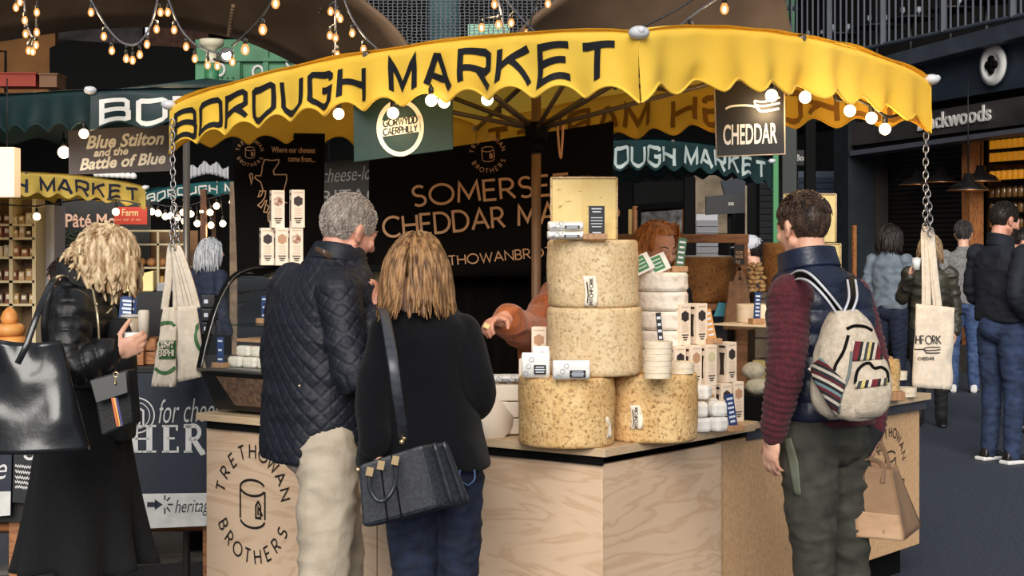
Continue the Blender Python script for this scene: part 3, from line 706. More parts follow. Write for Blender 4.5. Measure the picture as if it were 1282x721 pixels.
string('glowing bulb on the crossing cables above the canopy lettering', 'bulbs on the crossing cables', ((619, 4), (603, 33), (624, 29), (640, 27), (686, 3), (660, 40)), c6 + c6b + c6c, 200)
c7 = cable([(840, 42), (866, 20), (892, 2), (912, -10)], 199, 'grey festoon cable rising under the right vault')
cable([(806, 33), (840, 16), (866, 0), (880, -10)], 190, 'black cable rising from the canopy corner', .008, m_bwire)
string('glowing bulb under the right vault beside the balcony', 'bulbs under the right vault', ((907, 9), (865, 38)), c7, 199, .028)
# bulbs hung inside the yellow umbrella
c8 = [MU_edge(0, u) + V((.0, .06, -.1)) for u in [i / 40 for i in range(41)]]
mb = MB(); mb.tube([p + V((0, 0, .05)) for p in c8], .005, 6); tag(mb.build('festoon_cable', m_bwire), 'black flex strung inside the front edge of the yellow umbrella', 'cable')
c9 = cable([(812, 90), (966, 98), (1010, 100), (1040, 112), (1048, 125), (1070, 124), (1092, 134), (1112, 146), (1134, 140)], [385, 345, 335, 330, 328, 326, 322, 318, 314], 'black flex looping between bulbs at the right canopy edge', .006, m_bwire)
string('bright bulb glowing under the front edge of the yellow umbrella', 'bulbs under the front edge', ((424, 141, 322), (478, 139, 325), (492, 140, 335), (540, 124, 350), (556, 126, 350), (610, 123, 345)), [p + V((0, 0, .05)) for p in c8], r=.019, m=m_bulb_w, power=.6)
string('bright bulb glowing under the right edge of the yellow umbrella', 'bulbs under the right edge', ((966, 118, 345), (1008, 120, 335), (1064, 137, 326), (1091, 146, 322), (1108, 160, 318)), c9, r=.02, m=m_bulb_w, power=2)
# far festoons at the left
c10 = cable([(178, 250), (210, 258), (240, 256), (270, 246), (296, 240)], 105, 'black flex strung below the teal umbrella', .008, m_bwire)
string('blurred glowing bulb strung below the teal umbrella', 'bulbs strung below the teal umbrella', ((183, 260), (190, 264), (198, 266), (207, 270), (214, 269), (222, 272), (229, 265), (239, 267), (231, 276), (247, 279), (254, 264), (271, 257), (264, 281), (279, 279), (291, 252), (263, 265)), c10, 105, .034, m_bulb_w)
bulb(Q(80, 189, 220), 'single bright bulb under the left green umbrella', None, .03, m_bulb_w, 3, Q(80, 166, 220))
bulb(Q(105, 166, 240), 'bright bulb beside the top edge of the script sign', None, .022, m_bulb_w, 4, Q(105, 150, 240))
c11 = cable([(-6, 255), (46, 258), (100, 250), (145, 250), (176, 256)], 135, 'black flex under the faded yellow umbrella', .008, m_bwire)
string('glowing bulb under the faded yellow umbrella', 'bulbs under the faded yellow umbrella', ((46, 270), (145, 264)), c11, 135, .03, m_bulb_w, 4)

# ================================================================== THE CHEESE STALL
m_ply = wood_mat('birch_plywood', (236, 204, 172), (220, 184, 150), 1.5, (1, 1, 4), 1.2)
m_ply_edge = wood_mat('plywood_edge', (222, 194, 158), (200, 168, 132), 3, (1, 1, 40), .4)
m_osb = mat('hardboard', (216, 176, 132), .65, var=60, c2=(200, 158, 116))
m_ink = mat('black_print', (22, 18, 16), .6)
m_ban = mat('black_banner', (17, 12, 10), .9, var=2.5, c2=(11, 8, 7), bump=(6, .15), spec=.15)
m_tan = mat('tan_print', (222, 172, 128), .6)
m_cream_p = mat('cream_print', (236, 226, 204), .6)
m_lb = wood_mat('light_block', (196, 150, 108), (160, 114, 78), 5, (6, 1, 1), 1)
P0 = Q(757, 562, 359); PL = Q(245, 517, 297); PR = Q(1166, 492, 263); ZT = .87
LP = Plane(PL, P0 - PL); RP = Plane(P0, PR - P0)
LL = (P0 - PL).length; RL = (PR - P0).length
ub = -(LP.n + RP.n); ub = ub / ub.dot(-LP.n)            # inward mitre at the corner
def cp(p, z): return V((p.x, p.y, z))
def foot(a, da, b, db, z0, z1): return [cp(a, z0), cp(b, z0), cp(b + db, z0), cp(a + da, z0)], V((0, 0, z1 - z0))
S9 = RP.at(RP.a_of(RP.hit(912, 556)), 0)
def unit(name, label, a, da, b, db, pl, seams, m, ins=.03, zlow=.15, ia=None, ib=None):
    """plywood-fronted counter: black carcass on a recessed plinth, panels on the front"""
    t = thing(name, label, 'counter', cp((a + b) / 2, 0))
    i = -pl.n * ins; i2 = -pl.n * (ins + .022); EA = lambda d: (ia * d if ia is not None else -pl.n * d); EB = lambda d: (ib * d if ib is not None else -pl.n * d)
    f = foot(a + EA(ins + .022), da * .8, b + EB(ins + .022), db * .8, zlow, ZT - .064); MB().prism(*f).build('carcass', m_black, t)
    f = foot(a + EA(ins * 3), da * .7, b + EB(ins * 3), db * .7, 0, zlow); MB().prism(*f).build('plinth', m_black, t)
    xs = [0] + seams + [1]
    for u0, u1 in zip(xs, xs[1:]):
        p = a + ia * ins if (u0 == 0 and ia is not None) else a.lerp(b, u0) + i + (b - a).normalized() * .003; q = b + ib * ins if (u1 == 1 and ib is not None) else a.lerp(b, u1) + i - (b - a).normalized() * .003
        po = [cp(p, zlow), cp(q, zlow), cp(q, ZT - .062), cp(p, ZT - .062)]
        MB().prism(po, -pl.n * .02).build('front_panel', m, t, bevel=.002)
    return t
PLi = PL + LP.u * .03
ca = unit('counter_unit', 'plywood counter with a round black logo behind the couple', PLi, -LP.n * .42, P0 - ub * -.0, ub * .42, LP, [.47], m_ply, ib=ub)
cb = unit('counter_unit', 'pale plywood counter under the two big cheese wheels, right of the corner', P0, ub * .42, S9, -RP.n * .42, RP, [], m_ply, ia=ub)
cc = unit('counter_unit', 'plywood counter with part of a round logo behind the paper bag', S9 + RP.u * .01, -RP.n * .38, PR - RP.u * .02, -RP.n * .38, RP, [.33], m_osb, .05)
lp2 = Plane(LP.o - LP.n * .029, LP.u); c = lp2.hit(316, 631, .003); s_ = F / c.y
mb = MB(); cheese_logo(mb, lambda x, y: c + lp2.u * (x * .86) + V((0, 0, y)), 66 / s_); mb.build('printed_logo', m_ink, ca, fix=False)
rp2 = Plane(RP.o - RP.n * .049, RP.u); c2 = rp2.hit(1115, 585, .003); s2 = F / c2.y
mb = MB(); cheese_logo(mb, lambda x, y: c2 + rp2.u * (x * .86) + V((0, 0, y)), 44 / s2); mb.build('printed_logo', m_ink, cc, fix=False)
# worktops
E9 = RP.at(RP.a_of(RP.hit(946, 533)), 0)
wt = thing('worktop', 'plywood worktop turning the corner under the cheese wheels', 'worktop', cp(P0, ZT - .03))
o = LP.n * .0
mb = MB(); mb.prism([cp(p, ZT - .03) for p in (PL, P0, E9, E9 - RP.n * .5, P0 + ub * .5, PL - LP.n * .5)], (0, 0, .03)); mb.build('board', m_ply_edge, wt, bevel=.002)
mb = MB()
f = foot(PL + LP.u * .05 - LP.n * .015, -LP.n * .03, P0 + ub * .015, ub * .03, ZT - .062, ZT - .03); mb.prism(*f); mb.build('under_lip_strip', m_black, wt)  # black strip paints in the shadow under the worktop lip
w2 = thing('worktop', 'plywood worktop behind the young man with small round boxes on it', 'worktop', cp(PR, ZT - .03))
MB().prism([cp(p, ZT - .03) for p in (E9 - RP.n * .03 + RP.u * .004, PR - RP.n * .0, PR - RP.n * .44, E9 - RP.n * .44 + RP.u * .004)], (0, 0, .03)).build('board', m_ply_edge, w2, bevel=.002)
f = foot(E9 - RP.n * .045 + RP.u * .01, -RP.n * .03, PR - RP.n * .02 - RP.u * .01, -RP.n * .03, ZT - .075, ZT - .03); MB().prism(*f).build('under_lip_strip', mat('grey_batten', (62, 62, 70), .5), w2)

# ------------------------------------------------------------------ banners and boards
def board(name, label, cat, pl, pts, m, th=.006, d=0, wavy=0):
    q = [pl.hit(x, y, d) for x, y in pts]; mb = MB()
    if wavy:
        mb.grid(lambda u, v: (q[0].lerp(q[1], u)).lerp(q[3].lerp(q[2], u), v) - pl.n * (.012 + wavy * (noise.noise(V((u * 5, v * 4, 3))) * .5 + .5)), 20, 14)
        o = mb.build(name, m, solid=th)
    else: o = mb.prism(q, -pl.n * th).build(name, m, bevel=.0015)
    return tag(o, label, cat)
mp_ = Plane(Q(348, 250, 266), (1, .12))
bn = board('banner', 'black banner with a map outline behind the stacked cracker boxes', 'banner', mp_, [(290, 165), (407, 167), (404, 347), (297, 342)], m_ban, wavy=.012)
lt = MB()
for tx, p, q in (('Where our cheeses', (340, 190.5), (394.5, 191.5)), ('come from...', (360.5, 202), (394.5, 203))):
    fn, W = on_plane(mp_, p, q); font_text(lt, tx, fn, .038, bold=.01, fit=W)
lc = mp_.hit(313, 191, .004); cheese_logo(lt, lambda x, y: lc + mp_.u * x + V((0, 0, y)), .058)
zz = lambda x, y: (280 + x / 3.794, 160 + y / 3.794)
for ln in ([(195, 150), (228, 155), (262, 151), (262, 165), (236, 205), (240, 222), (298, 222), (300, 245), (285, 300), (274, 335), (282, 348), (302, 358)],
           [(195, 150), (184, 178), (182, 205), (176, 228), (152, 226), (148, 238), (176, 258), (184, 285), (188, 300), (178, 322), (164, 328), (172, 300), (200, 300), (196, 330), (180, 352), (162, 368), (178, 380), (198, 345), (205, 345), (190, 400), (205, 402), (215, 375), (205, 365)],
           [(126, 218), (136, 218), (138, 240), (131, 268), (128, 245), (123, 225), (126, 218)], [(222, 395), (210, 410), (212, 440), (222, 450)]):
    w3 = [mp_.hit(*zz(*p), .004) for p in ln]
    ribbon(lt, [(mp_.a_of(p), p.z) for p in w3], .0048, lambda x, y: mp_.at(x, y, .004))
lt.build('printed_lettering', m_tan, bn, fix=False)
bp = Plane(Q(612, 250, 272), (1, -.16))
bn = board('banner', 'large black banner with tan capitals across the back of the stall', 'banner', bp, [(461, 200), (768, 152), (764, 345), (460, 347)], m_ban, wavy=.012)
lt = MB()
for tx, p, q, h in (('SOMERSET', (518, 258), (713, 242), .09), ('CHEDDAR MAKERS', (481, 297), (775, 272), .091), ('TRETHOWANBROTHERS', (531, 335), (735, 317), .043)):
    fn, W = on_plane(bp, p, q, .004, True); stroke_text(lt, tx, fn, h, fit=W, t=.135)
lc = bp.hit(611, 193, .004); fn0, _ = on_plane(bp, (611, 193), (700, 185), .004, True); cheese_logo(lt, fn0, .076)
lt.build('printed_lettering', m_tan, bn, fix=False)
dr = MB(); dp = Plane(Q(600, 420, 262), (1, -.05)); a, b = dp.hit(452, 330), dp.hit(680, 330)
dr.grid(lambda u, v: cp(a.lerp(b, u), 1.62 * (1 - v)) + V((0, .03 * math.sin(u * 40) * (.4 + v), 0)), 60, 6)
tag(dr.build('black_drape', m_ban, solid=.006), 'plain black cloth hanging below the large lettered banner', 'drape')
rp_ = MB(); q = [Q(698, 150, 288), Q(699, 175, 288), Q(702, 198, 288), Q(704, 175, 288), Q(705, 150, 288)]; rp_.tube(crom(q, 6), .006, 6)
tag(rp_.build('loop_of_cord', m_tan), 'tan loop of cord hanging in front of the lettered banner', 'cord')

gp = Plane(Q(504, 160, 330), (1, -.12))
sg = board('hanging_sign', 'green sign with a cream ring hanging from the umbrella front', 'sign', gp, [(442, 118), (566, 110), (567, 187), (443, 203)], mat('sign_green', (18, 54, 43), .6, var=6, c2=(12, 42, 34)), .012)
lt = MB(); gc = gp.hit(501, 160, .004)
ribbon(lt, arc(0, 0, .083, .1, 90, 450, 40), .017, lambda x, y: gc + gp.u * x + V((0, 0, y)))
fa, Wa = on_plane(gp, (477, 171.5), (527, 164.5), .004); lt.add([fa(0, 0), fa(Wa, 0), fa(Wa, .062), fa(0, .062)], [(0, 1, 2, 3)])
lt.build('cream_ring', m_cream_p, sg, fix=False)
lt = MB()
for tx, p, q, h in (('GORWYDD', (480, 159), (522, 153.5), .026), ('CAERPHILLY', (480, 169.5), (522, 164), .024)):
    fn, W = on_plane(gp, p, q, .006); stroke_text(lt, tx, fn, h, fit=W, t=.2)
lt.build('lettering', m_ink, sg, fix=False)
wires = MB(); wires.tube([gp.hit(452, 118), gp.hit(452, 104)], .002, 5); wires.tube([gp.hit(556, 111), gp.hit(556, 98)], .002, 5); wires.build('hanging_wire', m_wire, sg)
hp = Plane(Q(938, 160, 342), (1, .06))
sg = board('hanging_sign', 'black sign with white capitals and a fork hanging from the umbrella right side', 'sign', hp, [(894, 100), (982, 104), (983, 193), (897, 196)], mat('sign_black', (24, 21, 21), .5, var=8, c2=(16, 14, 14)), .014)
lt = MB(); fn, W = on_plane(hp, (905, 181), (973, 178.5)); font_text(lt, 'CHEDDAR', fn, .103, bold=.018, fit=W)
for ln, t in (([(908, 136.5), (916, 133), (934, 132), (946, 134), (953, 139.5), (975, 136)], 2.6), ([(946, 131), (955, 133), (976, 129)], 2.2), ([(944, 126), (956, 127.5), (976, 122)], 2.2), ([(952, 139), (946, 132), (944, 126)], 2.2)):
    w3 = crom([V((hp.a_of(hp.hit(*p)), hp.hit(*p).z, 0)) for p in ln], 5); ribbon(lt, [(p.x, p.y) for p in w3], t / 342, lambda x, y: hp.at(x, y, .004))
lt.build('lettering', m_white, sg, fix=False)
ed = MB(); q = [hp.hit(x, y, .001) for x, y in ((894, 100), (897, 196), (983, 193), (982, 104))]; ed.tube([q[0], q[1], q[2], q[3]], .0032, 5); ed.build('worn_edge', mat('worn_edge', (178, 160, 140), .7), sg)
bs = Plane(Q(148, 190, 226), (1, .1))
sg = board('hanging_sign', 'dark sign with cream script hanging below the left green umbrella', 'sign', bs, [(85, 163), (214, 156), (214, 214), (86, 219)], mat('slate_sign', (92, 82, 82), .6, var=4, c2=(66, 58, 60)), .015)
lt = MB()
for tx, p, q, h in (('Blue Stilton', (107, 186), (206, 180), .098), ('and the', (117, 196), (161, 193), .06), ('Battle of Blue', (99, 213), (208, 204), .088)):
    fn, W = on_plane(bs, p, q, .004, True); font_text(lt, tx, fn, h, shear=.35, bold=.03, fit=W)
lt.build('script_lettering', m_cream_p, sg, fix=False); wv = MB(); wv.tube([bs.hit(95, 164), bs.hit(95, 140)], .004, 5); wv.tube([bs.hit(205, 157), bs.hit(205, 130)], .004, 5); wv.build('hanging_wire', m_wire, sg)
gb = Plane(Q(435, 240, 205), (1, .15))
sg = board('glass_sign', 'grey see-through board with pale lettering between the two black banners', 'sign', gb, [(404, 204), (470, 196), (470, 300), (404, 300)], mat('smoked_board', (64, 62, 60), .3, var=3, c2=(40, 38, 38)), .01)
lt = MB()
for tx, p, q, h, sh in (('for cheese-lovers', (378, 231), (492, 222), .125, .3), ('HERITAGE', (367, 257), (490, 250), .115, 0)):
    fn, W = on_plane(gb, p, q, .004); L0 = MB(); font_text(L0, tx, fn, h, shear=sh, bold=-.004, fit=W)
    x0, x1 = gb.hit(405, 240).x, gb.hit(469, 240).x
    keep = [f for f in L0.f if all(x0 < L0.v[i].x < x1 for i in f)]; lt.add(L0.v, keep)
lt.build('lettering', mat('dim_white_print', (214, 206, 198), .6), sg, fix=False); wv = MB(); wv.tube([gb.hit(412, 205), gb.hit(412, 120)], .004, 5); wv.tube([gb.hit(460, 198), gb.hit(460, 120)], .004, 5); wv.build('hanging_wire', m_wire, sg)
cb_ = MB(); p = Q(9, 216, 235); cb_.box(p, (.11, .11, .265)); t = tag(cb_.build('paper_lantern', mat('lantern_paper', (250, 226, 196), .7, emit=((255, 214, 170), .35)), bevel=.004), 'cream paper lantern hanging at the left edge of the view', 'lantern')
MB().tube([p + V((0, 0, .13)), p + V((0, 0, .5))], .004, 5).build('cord', m_bwire, t)
po = MB(); b_ = Q(233.5, 300, 268); po.cyl((b_.x, b_.y, 0), (b_.x, b_.y, 2.12), .017, n=12); tag(po.build('stall_pole', mat('steel_pole', (120, 112, 104), .35, .7)), 'thin steel pole rising behind the hanging tote bags', 'pole')

# ------------------------------------------------------------------ chains and tote bags
def chain(pts, label, ln=.036, hooks=True):
    mb = MB(); q = crom(pts, 6); tot = [0]
    for a, b in zip(q, q[1:]): tot.append(tot[-1] + (b - a).length)
    n = int(tot[-1] / (ln * .74))
    def at(d):
        for i in range(len(q) - 1):
            if tot[i + 1] >= d: return q[i].lerp(q[i + 1], (d - tot[i]) / max(tot[i + 1] - tot[i], 1e-9))
        return q[-1].copy()
    for i in range(n):
        a, b = at(i * ln * .74), at((i + 1) * ln * .74); c = (a + b) / 2; d = (b - a).normalized(); sd = V((1, 0, 0)) if i % 2 == 0 else V((.35, .94, 0))
        mb.tube([c + d * (ln / 2 * math.sin(t)) + sd * (ln * .3 * math.cos(t)) for t in [2 * PI * k / 14 for k in range(14)]], ln * .085, 6, closed=True)
    return tag(mb.build('chain', mat('chain_steel', (150, 146, 146), .3, .85)), label, 'chain')
chain([Q(216, 150, 290), Q(216, 190, 290), Q(217, 255, 291), Q(215, 312, 292)], 'steel chain hanging from the umbrella above the two tote bags')
chain([Q(218, 255, 291), Q(222, 285, 291), Q(221, 312, 291)], 'second short strand of chain beside the tote bag straps')
chain([Q(1160, 150, 306), Q(1159, 200, 306), Q(1159, 240, 306), Q(1158, 295, 306)], 'steel chain hanging from the right umbrella corner')
chain([Q(1161, 238, 305), Q(1164, 265, 305), Q(1165, 296, 305)], 'doubled strand of chain above the pitchfork tote bag')
m_canvas = mat('cotton_canvas', (216, 204, 186), .85, var=40, c2=(202, 188, 170), bump=(220, .25))
m_canvas_d = mat('dark_canvas', (150, 112, 82), .85, var=30, c2=(128, 94, 68), bump=(200, .25))
m_grn_p = mat('green_print', (58, 104, 58), .7)
def tote(label, corners, s, th, straps, m, printer=None, up=None, group=None):
    """canvas bag: a flattened closed sack with two strap loops; corners TL TR BR BL in pixels"""
    q = [Q(x, y, s) for x, y in corners]; t = thing('tote_bag', label, 'bag', (q[2] + q[3]) / 2, group)
    def body(u, v):
        a = 2 * PI * u; c = math.cos(a); x = .5 - .5 * abs(c) ** .8 * math.copysign(1, c); y = -math.sin(a)
        pos = (q[0].lerp(q[1], x)).lerp(q[3].lerp(q[2], x), v)
        dep = th * (.35 + .65 * v) * (1 - .25 * v ** 6)
        return pos + V((0, -1, 0)) * (y * -dep * .5) * -1 + V((0, .008 * noise.noise(V((x * 6, v * 5, 1.3))), 0)) + V((.006 * noise.noise(V((x * 5, v * 4, 9))), 0, 0))
    mb = MB(); mb.grid(body, 40, 18, wrap=True)
    mb.v += [sum((mb.v[18 * 40 + i] for i in range(40)), V((0, 0, 0))) / 40]; k = len(mb.v) - 1
    for i in range(40): mb.f.append((18 * 40 + i, 18 * 40 + (i + 1) % 40, k)); mb.sm.append(True); mb.mi.append(0)
    mb.build('bag_body', m, t, solid=.003)
    for st, wd in straps:
        sb = MB(); pts = crom([Q(*p, s) for p in st], 8); sb.tube(pts, wd / s / 2, 8, flat=.14, up=(1, .2, 0)); sb.build('strap', m, t)
    if printer:
        pr = MB(); fr = lambda x, y: (q[0].lerp(q[1], x)).lerp(q[3].lerp(q[2], x), y)
        def on(px, py):
            x = (px - corners[3][0]) / (corners[2][0] - corners[3][0]); v = (py - corners[0][1]) / (corners[3][1] - corners[0][1])
            # invert the quad roughly, then read the front of the sack
            for _ in range(4):
                xl = corners[0][0] + (corners[3][0] - corners[0][0]) * v; xr = corners[1][0] + (corners[2][0] - corners[1][0]) * v; x = (px - xl) / (xr - xl)
                yt = corners[0][1] + (corners[1][1] - corners[0][1]) * x; yb = corners[3][1] + (corners[2][1] - corners[3][1]) * x; v = (py - yt) / (yb - yt)
            x = min(max(x, .0), 1.0); c = 1 - 2 * x; c = math.copysign(abs(c) ** 1.25, c); u = 1 - math.acos(max(-1, min(1, c))) / (2 * PI)
            a = body(u, v); return a + V((0, -.006, 0))
        printer(pr, on); pr.build('print', m_grn_p if printer is not fork_print else m_ink, t, fix=False)
    return t
def pxribbon(mb, pts, t, on):
    q = crom([V((*p, 0)) for p in pts], 6); ribbon(mb, [(p.x, p.y) for p in q], t, on, 1.5)
def ring_print(mb, on):
    pxribbon(mb, [(198, 408), (206, 404), (214, 404), (220, 408)], 4.2, on); pxribbon(mb, [(194, 461), (204, 466), (213, 465), (220, 459)], 4.2, on)
    ribbon(mb, [(199, 437.5), (221, 437.5)], 23, on, 2)
def ring_print2(mb, on):
    pxribbon(mb, [(256, 400), (249, 408), (246, 420), (249, 432), (254, 440)], 4, on)
def fork_print(mb, on):
    stroke_text(mb, 'HFORK', lambda x, y: on(1145.5 + x, 430 - y), 10, fit=31, t=.14)
    pxribbon(mb, [(1144, 437), (1154, 437), (1158, 441), (1174, 441)], 1.2, on); pxribbon(mb, [(1154, 437), (1160, 438), (1175, 437)], 1.1, on); pxribbon(mb, [(1154, 436), (1160, 434), (1175, 434)], 1.1, on)
    stroke_text(mb, 'WEST COUNTRY CHEDDAR'[13:], lambda x, y: on(1147 + x, 450 - y), 3.4, fit=20, t=.2); stroke_text(mb, 'CHEDDAR', lambda x, y: on(1144 + x, 450 - y), .1, fit=1)
b1 = tote('folded cream tote bag with a full green ring print, left of the pair', [(205, 384), (222, 385), (220, 484), (190, 483)], 291, .03, [([(206, 388), (211, 350), (214, 313), (218, 313), (221, 350), (221, 388)], 10)], m_canvas, ring_print)
lt = MB()
for tx, y in (('ORWY', 434.5), ('ERPHI', 445)):
    stroke_text(lt, tx, lambda x, yy: Q(200 + x, y - yy, 291) + V((0, -.034, 0)), 8, fit=19, t=.2)
lt.build('printed_lettering', m_canvas, b1, fix=False)
tote('cream tote bag with a partly hidden green ring, right of the pair', [(222, 384), (246, 382), (258, 470), (223, 478)], 296, .05, [([(228, 386), (224, 350), (220, 314), (223, 314), (232, 345), (243, 384)], 11), ([(236, 385), (229, 350), (221, 316), (225, 315), (238, 352), (247, 386)], 9)], m_canvas, ring_print2)
tote('cream tote bag printed with a pitchfork hanging at the right corner', [(1147, 380), (1195, 385), (1191, 487), (1142, 484)], 304, .06, [([(1158, 385), (1158, 340), (1157, 292), (1163, 291), (1168, 335), (1172, 385)], 9), ([(1162, 383), (1162, 340), (1162, 293), (1166, 292), (1170, 335), (1176, 386)], 9)], m_canvas, fork_print)

# ------------------------------------------------------------------ curved glass display case
A = lambda a, d, z: PL + LP.u * a - LP.n * d + V((0, 0, z - PL.z))
prof = crom([V((.0, 1.055, 0)), V((.035, 1.17, 0)), V((.10, 1.32, 0)), V((.19, 1.43, 0)), V((.30, 1.47, 0)), V((.42, 1.475, 0))], 5)
gc_ = thing('display_case', 'curved glass chilled display case on the left counter', 'display case', A(.45, .25, ZT))
CL = .95; a0 = .02
mb = MB(); z0, z1 = ZT + .015, 1.05
mb.prism([A(a0 + .04, .06, z0), A(a0 + .04, .46, z0), A(a0, .48, z1), A(a0, .0, z1)], LP.u * CL); mb.build('base', mat('case_black', (26, 24, 23), .35, var=8, c2=(17, 16, 15)), gc_, bevel=.004)
mb = MB(); f0 = [A(a0 + .17, .045, ZT + .04), A(a0 + CL - .1, .045, ZT + .04), A(a0 + CL - .1, .004, 1.03), A(a0 + .10, .004, 1.03)]; mb.prism(f0, LP.n * .006); mb.build('base_panel', mat('brown_speckle', (112, 86, 66), .6, var=50, c2=(72, 54, 42)), gc_)
mb = MB(); mb.tube([A(a0, -.008, 1.056), A(a0 + CL, -.008, 1.056)], .008, 8); mb.build('front_edge', mat('satin_metal', (120, 118, 116), .3, .8), gc_)
for e in (a0, a0 + CL):
    mb = MB(); mb.tube([A(e, p.x, p.y) for p in prof] + [A(e, .48, 1.47), A(e, .48, 1.055)], .013, 6); fo = mb.build('end_frame', m_black, gc_)
    mb = MB(); mb.tube([A(e + .02, p.x - .008, p.y + .004) for p in prof], .0035, 5); mb.build('bright_trim', MATS['satin_metal'], fo)
mb = MB(); n_ = len(prof) - 1; mb.grid(lambda u, v: A(a0 + CL * u, prof[round(v * n_)].x, prof[round(v * n_)].y), 2, n_); mb.build('curved_glass', glass_mat('case_glass', (250, 252, 250)), gc_, fix=False)
MB().box(A(a0 + CL / 2, .43, 1.48), (CL, .13, .02), Matrix.Rotation(math.atan2(LP.u.y, LP.u.x), 3, 'Z')).build('top_rail', m_black, gc_)
MB().box(A(a0 + CL / 2, .47, 1.26), (CL, .012, .42), Matrix.Rotation(math.atan2(LP.u.y, LP.u.x), 3, 'Z')).build('back_panel', mat('case_back', (150, 136, 122), .4, var=6, c2=(104, 92, 82)), gc_)
RZ = math.atan2(LP.u.y, LP.u.x); RM_ = Matrix.Rotation(RZ, 3, 'Z')
MB().box(A(a0 + CL / 2, .3, 1.235), (CL - .03, .3, .008), RM_).build('glass_shelf', glass_mat('shelf_glass', (200, 214, 210)), gc_)
MB().box(A(a0 + CL / 2, .26, 1.058), (CL - .03, .42, .006), RM_).build('deck', mat('deck_grey', (120, 116, 110), .4), gc_)
m_wch = mat('white_cheese', (238, 232, 222), .75, var=18, c2=(216, 206, 192), bump=(40, .4))
m_navy = mat('navy_tag', (32, 58, 112), .5)
m_tagtext = mat('tag_text', (214, 220, 232), .6)
def price_tag(label, p, rz, h=.1, w_=.042, m=None, lean=0, block=True, lines=3):
    t = thing('price_tag', label, 'price tag', p); R = Matrix.Rotation(rz, 3, 'Z') @ Matrix.Rotation(lean, 3, 'Y')
    if block: MB().box(p + V((0, 0, .011)), (w_ * 1.9, .04, .022), Matrix.Rotation(rz, 3, 'Z')).build('wood_block', m_lb, t, bevel=.002)
    z = .018 if block else 0
    MB().box(p + R @ V((0, 0, z + h / 2)), (w_, .003, h), R).build('card', m or m_navy, t)
    mb = MB()
    for i in range(lines):
        y = z + h * (.86 - .7 * i / max(lines - 1, 1)); hw = w_ * (.36 - .07 * (i % 2))
        mb.add([p + R @ V((sx * hw, -.0022, y + sy * h * .035)) for sx, sy in ((-1, -1), (1, -1), (1, 1), (-1, 1))], [(0, 1, 2, 3)])
    mb.build('print', m_tagtext, t, fix=False)
    return t
price_tag('navy price tag on the upper shelf of the glass case', A(.14, .27, 1.24), RZ, .1, .036)
price_tag('navy price tag on the lower deck of the glass case', A(.10, .045, 1.062), RZ, .11, .036)
k = 0
for row, (dd, zz_) in enumerate(((.14, 1.062), (.16, 1.108))):
    for i in range(4 if row == 0 else 3):
        mb = MB(); c = A(.125 + .085 * i + .03 * row, dd, zz_); mb.box(c + V((0, 0, .022)), (.078, .09, .044), RM_)
        o = mb.build('soft_cheese', m_wch, bevel=.012); tag(o, ['%s white square cheese in the bottom row of the glass case', '%s white square cheese stacked on top in the glass case'][row] % ['first', 'second', 'third', 'fourth'][i], 'cheese'); k += 1
mb = MB(); c = A(.26, .33, 1.242); mb.box(c + V((0, 0, .06)), (.2, .05, .12), RM_); o = mb.build('cheese_wedge', m_wch, bevel=.01); tag(o, 'upright white cut cheese on the upper shelf of the glass case', 'cheese')
mb = MB(); mb.box(A(.3, .2, 1.065 + .11), (.36, .16, .014), RM_); tag(mb.build('wooden_board', m_lb, bevel=.003), 'thin wooden serving board inside the glass case above the white cheeses', 'board')

# ================================================================== WHAT STANDS ON THE STALL
def rind_mat(name, c, c2, c3):
    m = mat(name, c, .8); N = m.node_tree.nodes; L = m.node_tree.links; b = N['Principled BSDF']
    tc = N.new('ShaderNodeTexCoord'); n1 = N.new('ShaderNodeTexNoise'); n1.inputs['Scale'].default_value = 9; n1.inputs['Detail'].default_value = 7; n1.inputs['Roughness'].default_value = .7
    n2 = N.new('ShaderNodeTexNoise'); n2.inputs['Scale'].default_value = 85; n2.inputs['Detail'].default_value = 5; n2.inputs['Roughness'].default_value = .7
    for n in (n1, n2): L.new(tc.outputs['Object'], n.inputs[0])
    c1 = N.new('ShaderNodeValToRGB'); c1.color_ramp.elements[0].position = .38; c1.color_ramp.elements[1].position = .62; c1.color_ramp.elements[0].color = rgb(c2); c1.color_ramp.elements[1].color = rgb(c); L.new(n1.outputs[0], c1.inputs[0])
    cc = N.new('ShaderNodeValToRGB'); cc.color_ramp.elements[0].position = .34; cc.color_ramp.elements[1].position = .5; cc.color_ramp.elements[0].color = (1, 1, 1, 1); cc.color_ramp.elements[1].color = (0, 0, 0, 1); L.new(n2.outputs[0], cc.inputs[0])
    mx = N.new('ShaderNodeMix'); mx.data_type = 'RGBA'; L.new(cc.outputs[0], mx.inputs['Factor']); L.new(c1.outputs[0], mx.inputs['A']); mx.inputs['B'].default_value = rgb(c3); L.new(mx.outputs['Result'], b.inputs['Base Color'])
    bp = N.new('ShaderNodeBump'); bp.inputs['Strength'].default_value = .5; bp.inputs['Distance'].default_value = .004; L.new(n2.outputs[0], bp.inputs['Height']); L.new(bp.outputs[0], b.inputs['Normal'])
    return m
m_r1 = rind_mat('rind_speckled', (232, 198, 142), (208, 166, 106), (132, 86, 42))
m_r2 = rind_mat('rind_pale', (228, 204, 164), (208, 180, 136), (166, 130, 86))
m_r3 = rind_mat('rind_brown', (172, 118, 62), (140, 92, 44), (92, 56, 26))
m_cut = mat('cut_cheddar', (244, 222, 156), .5, var=7, c2=(234, 206, 134), bump=(30, .15))
m_paper = mat('label_paper', (236, 224, 204), .7)
m_print = mat('dark_brown_print', (58, 44, 40), .7)
m_box = mat('cracker_card', (240, 224, 204), .65, var=30, c2=(232, 212, 190))
m_wht = mat('paper_white', (244, 242, 238), .6, var=20, c2=(226, 224, 220))
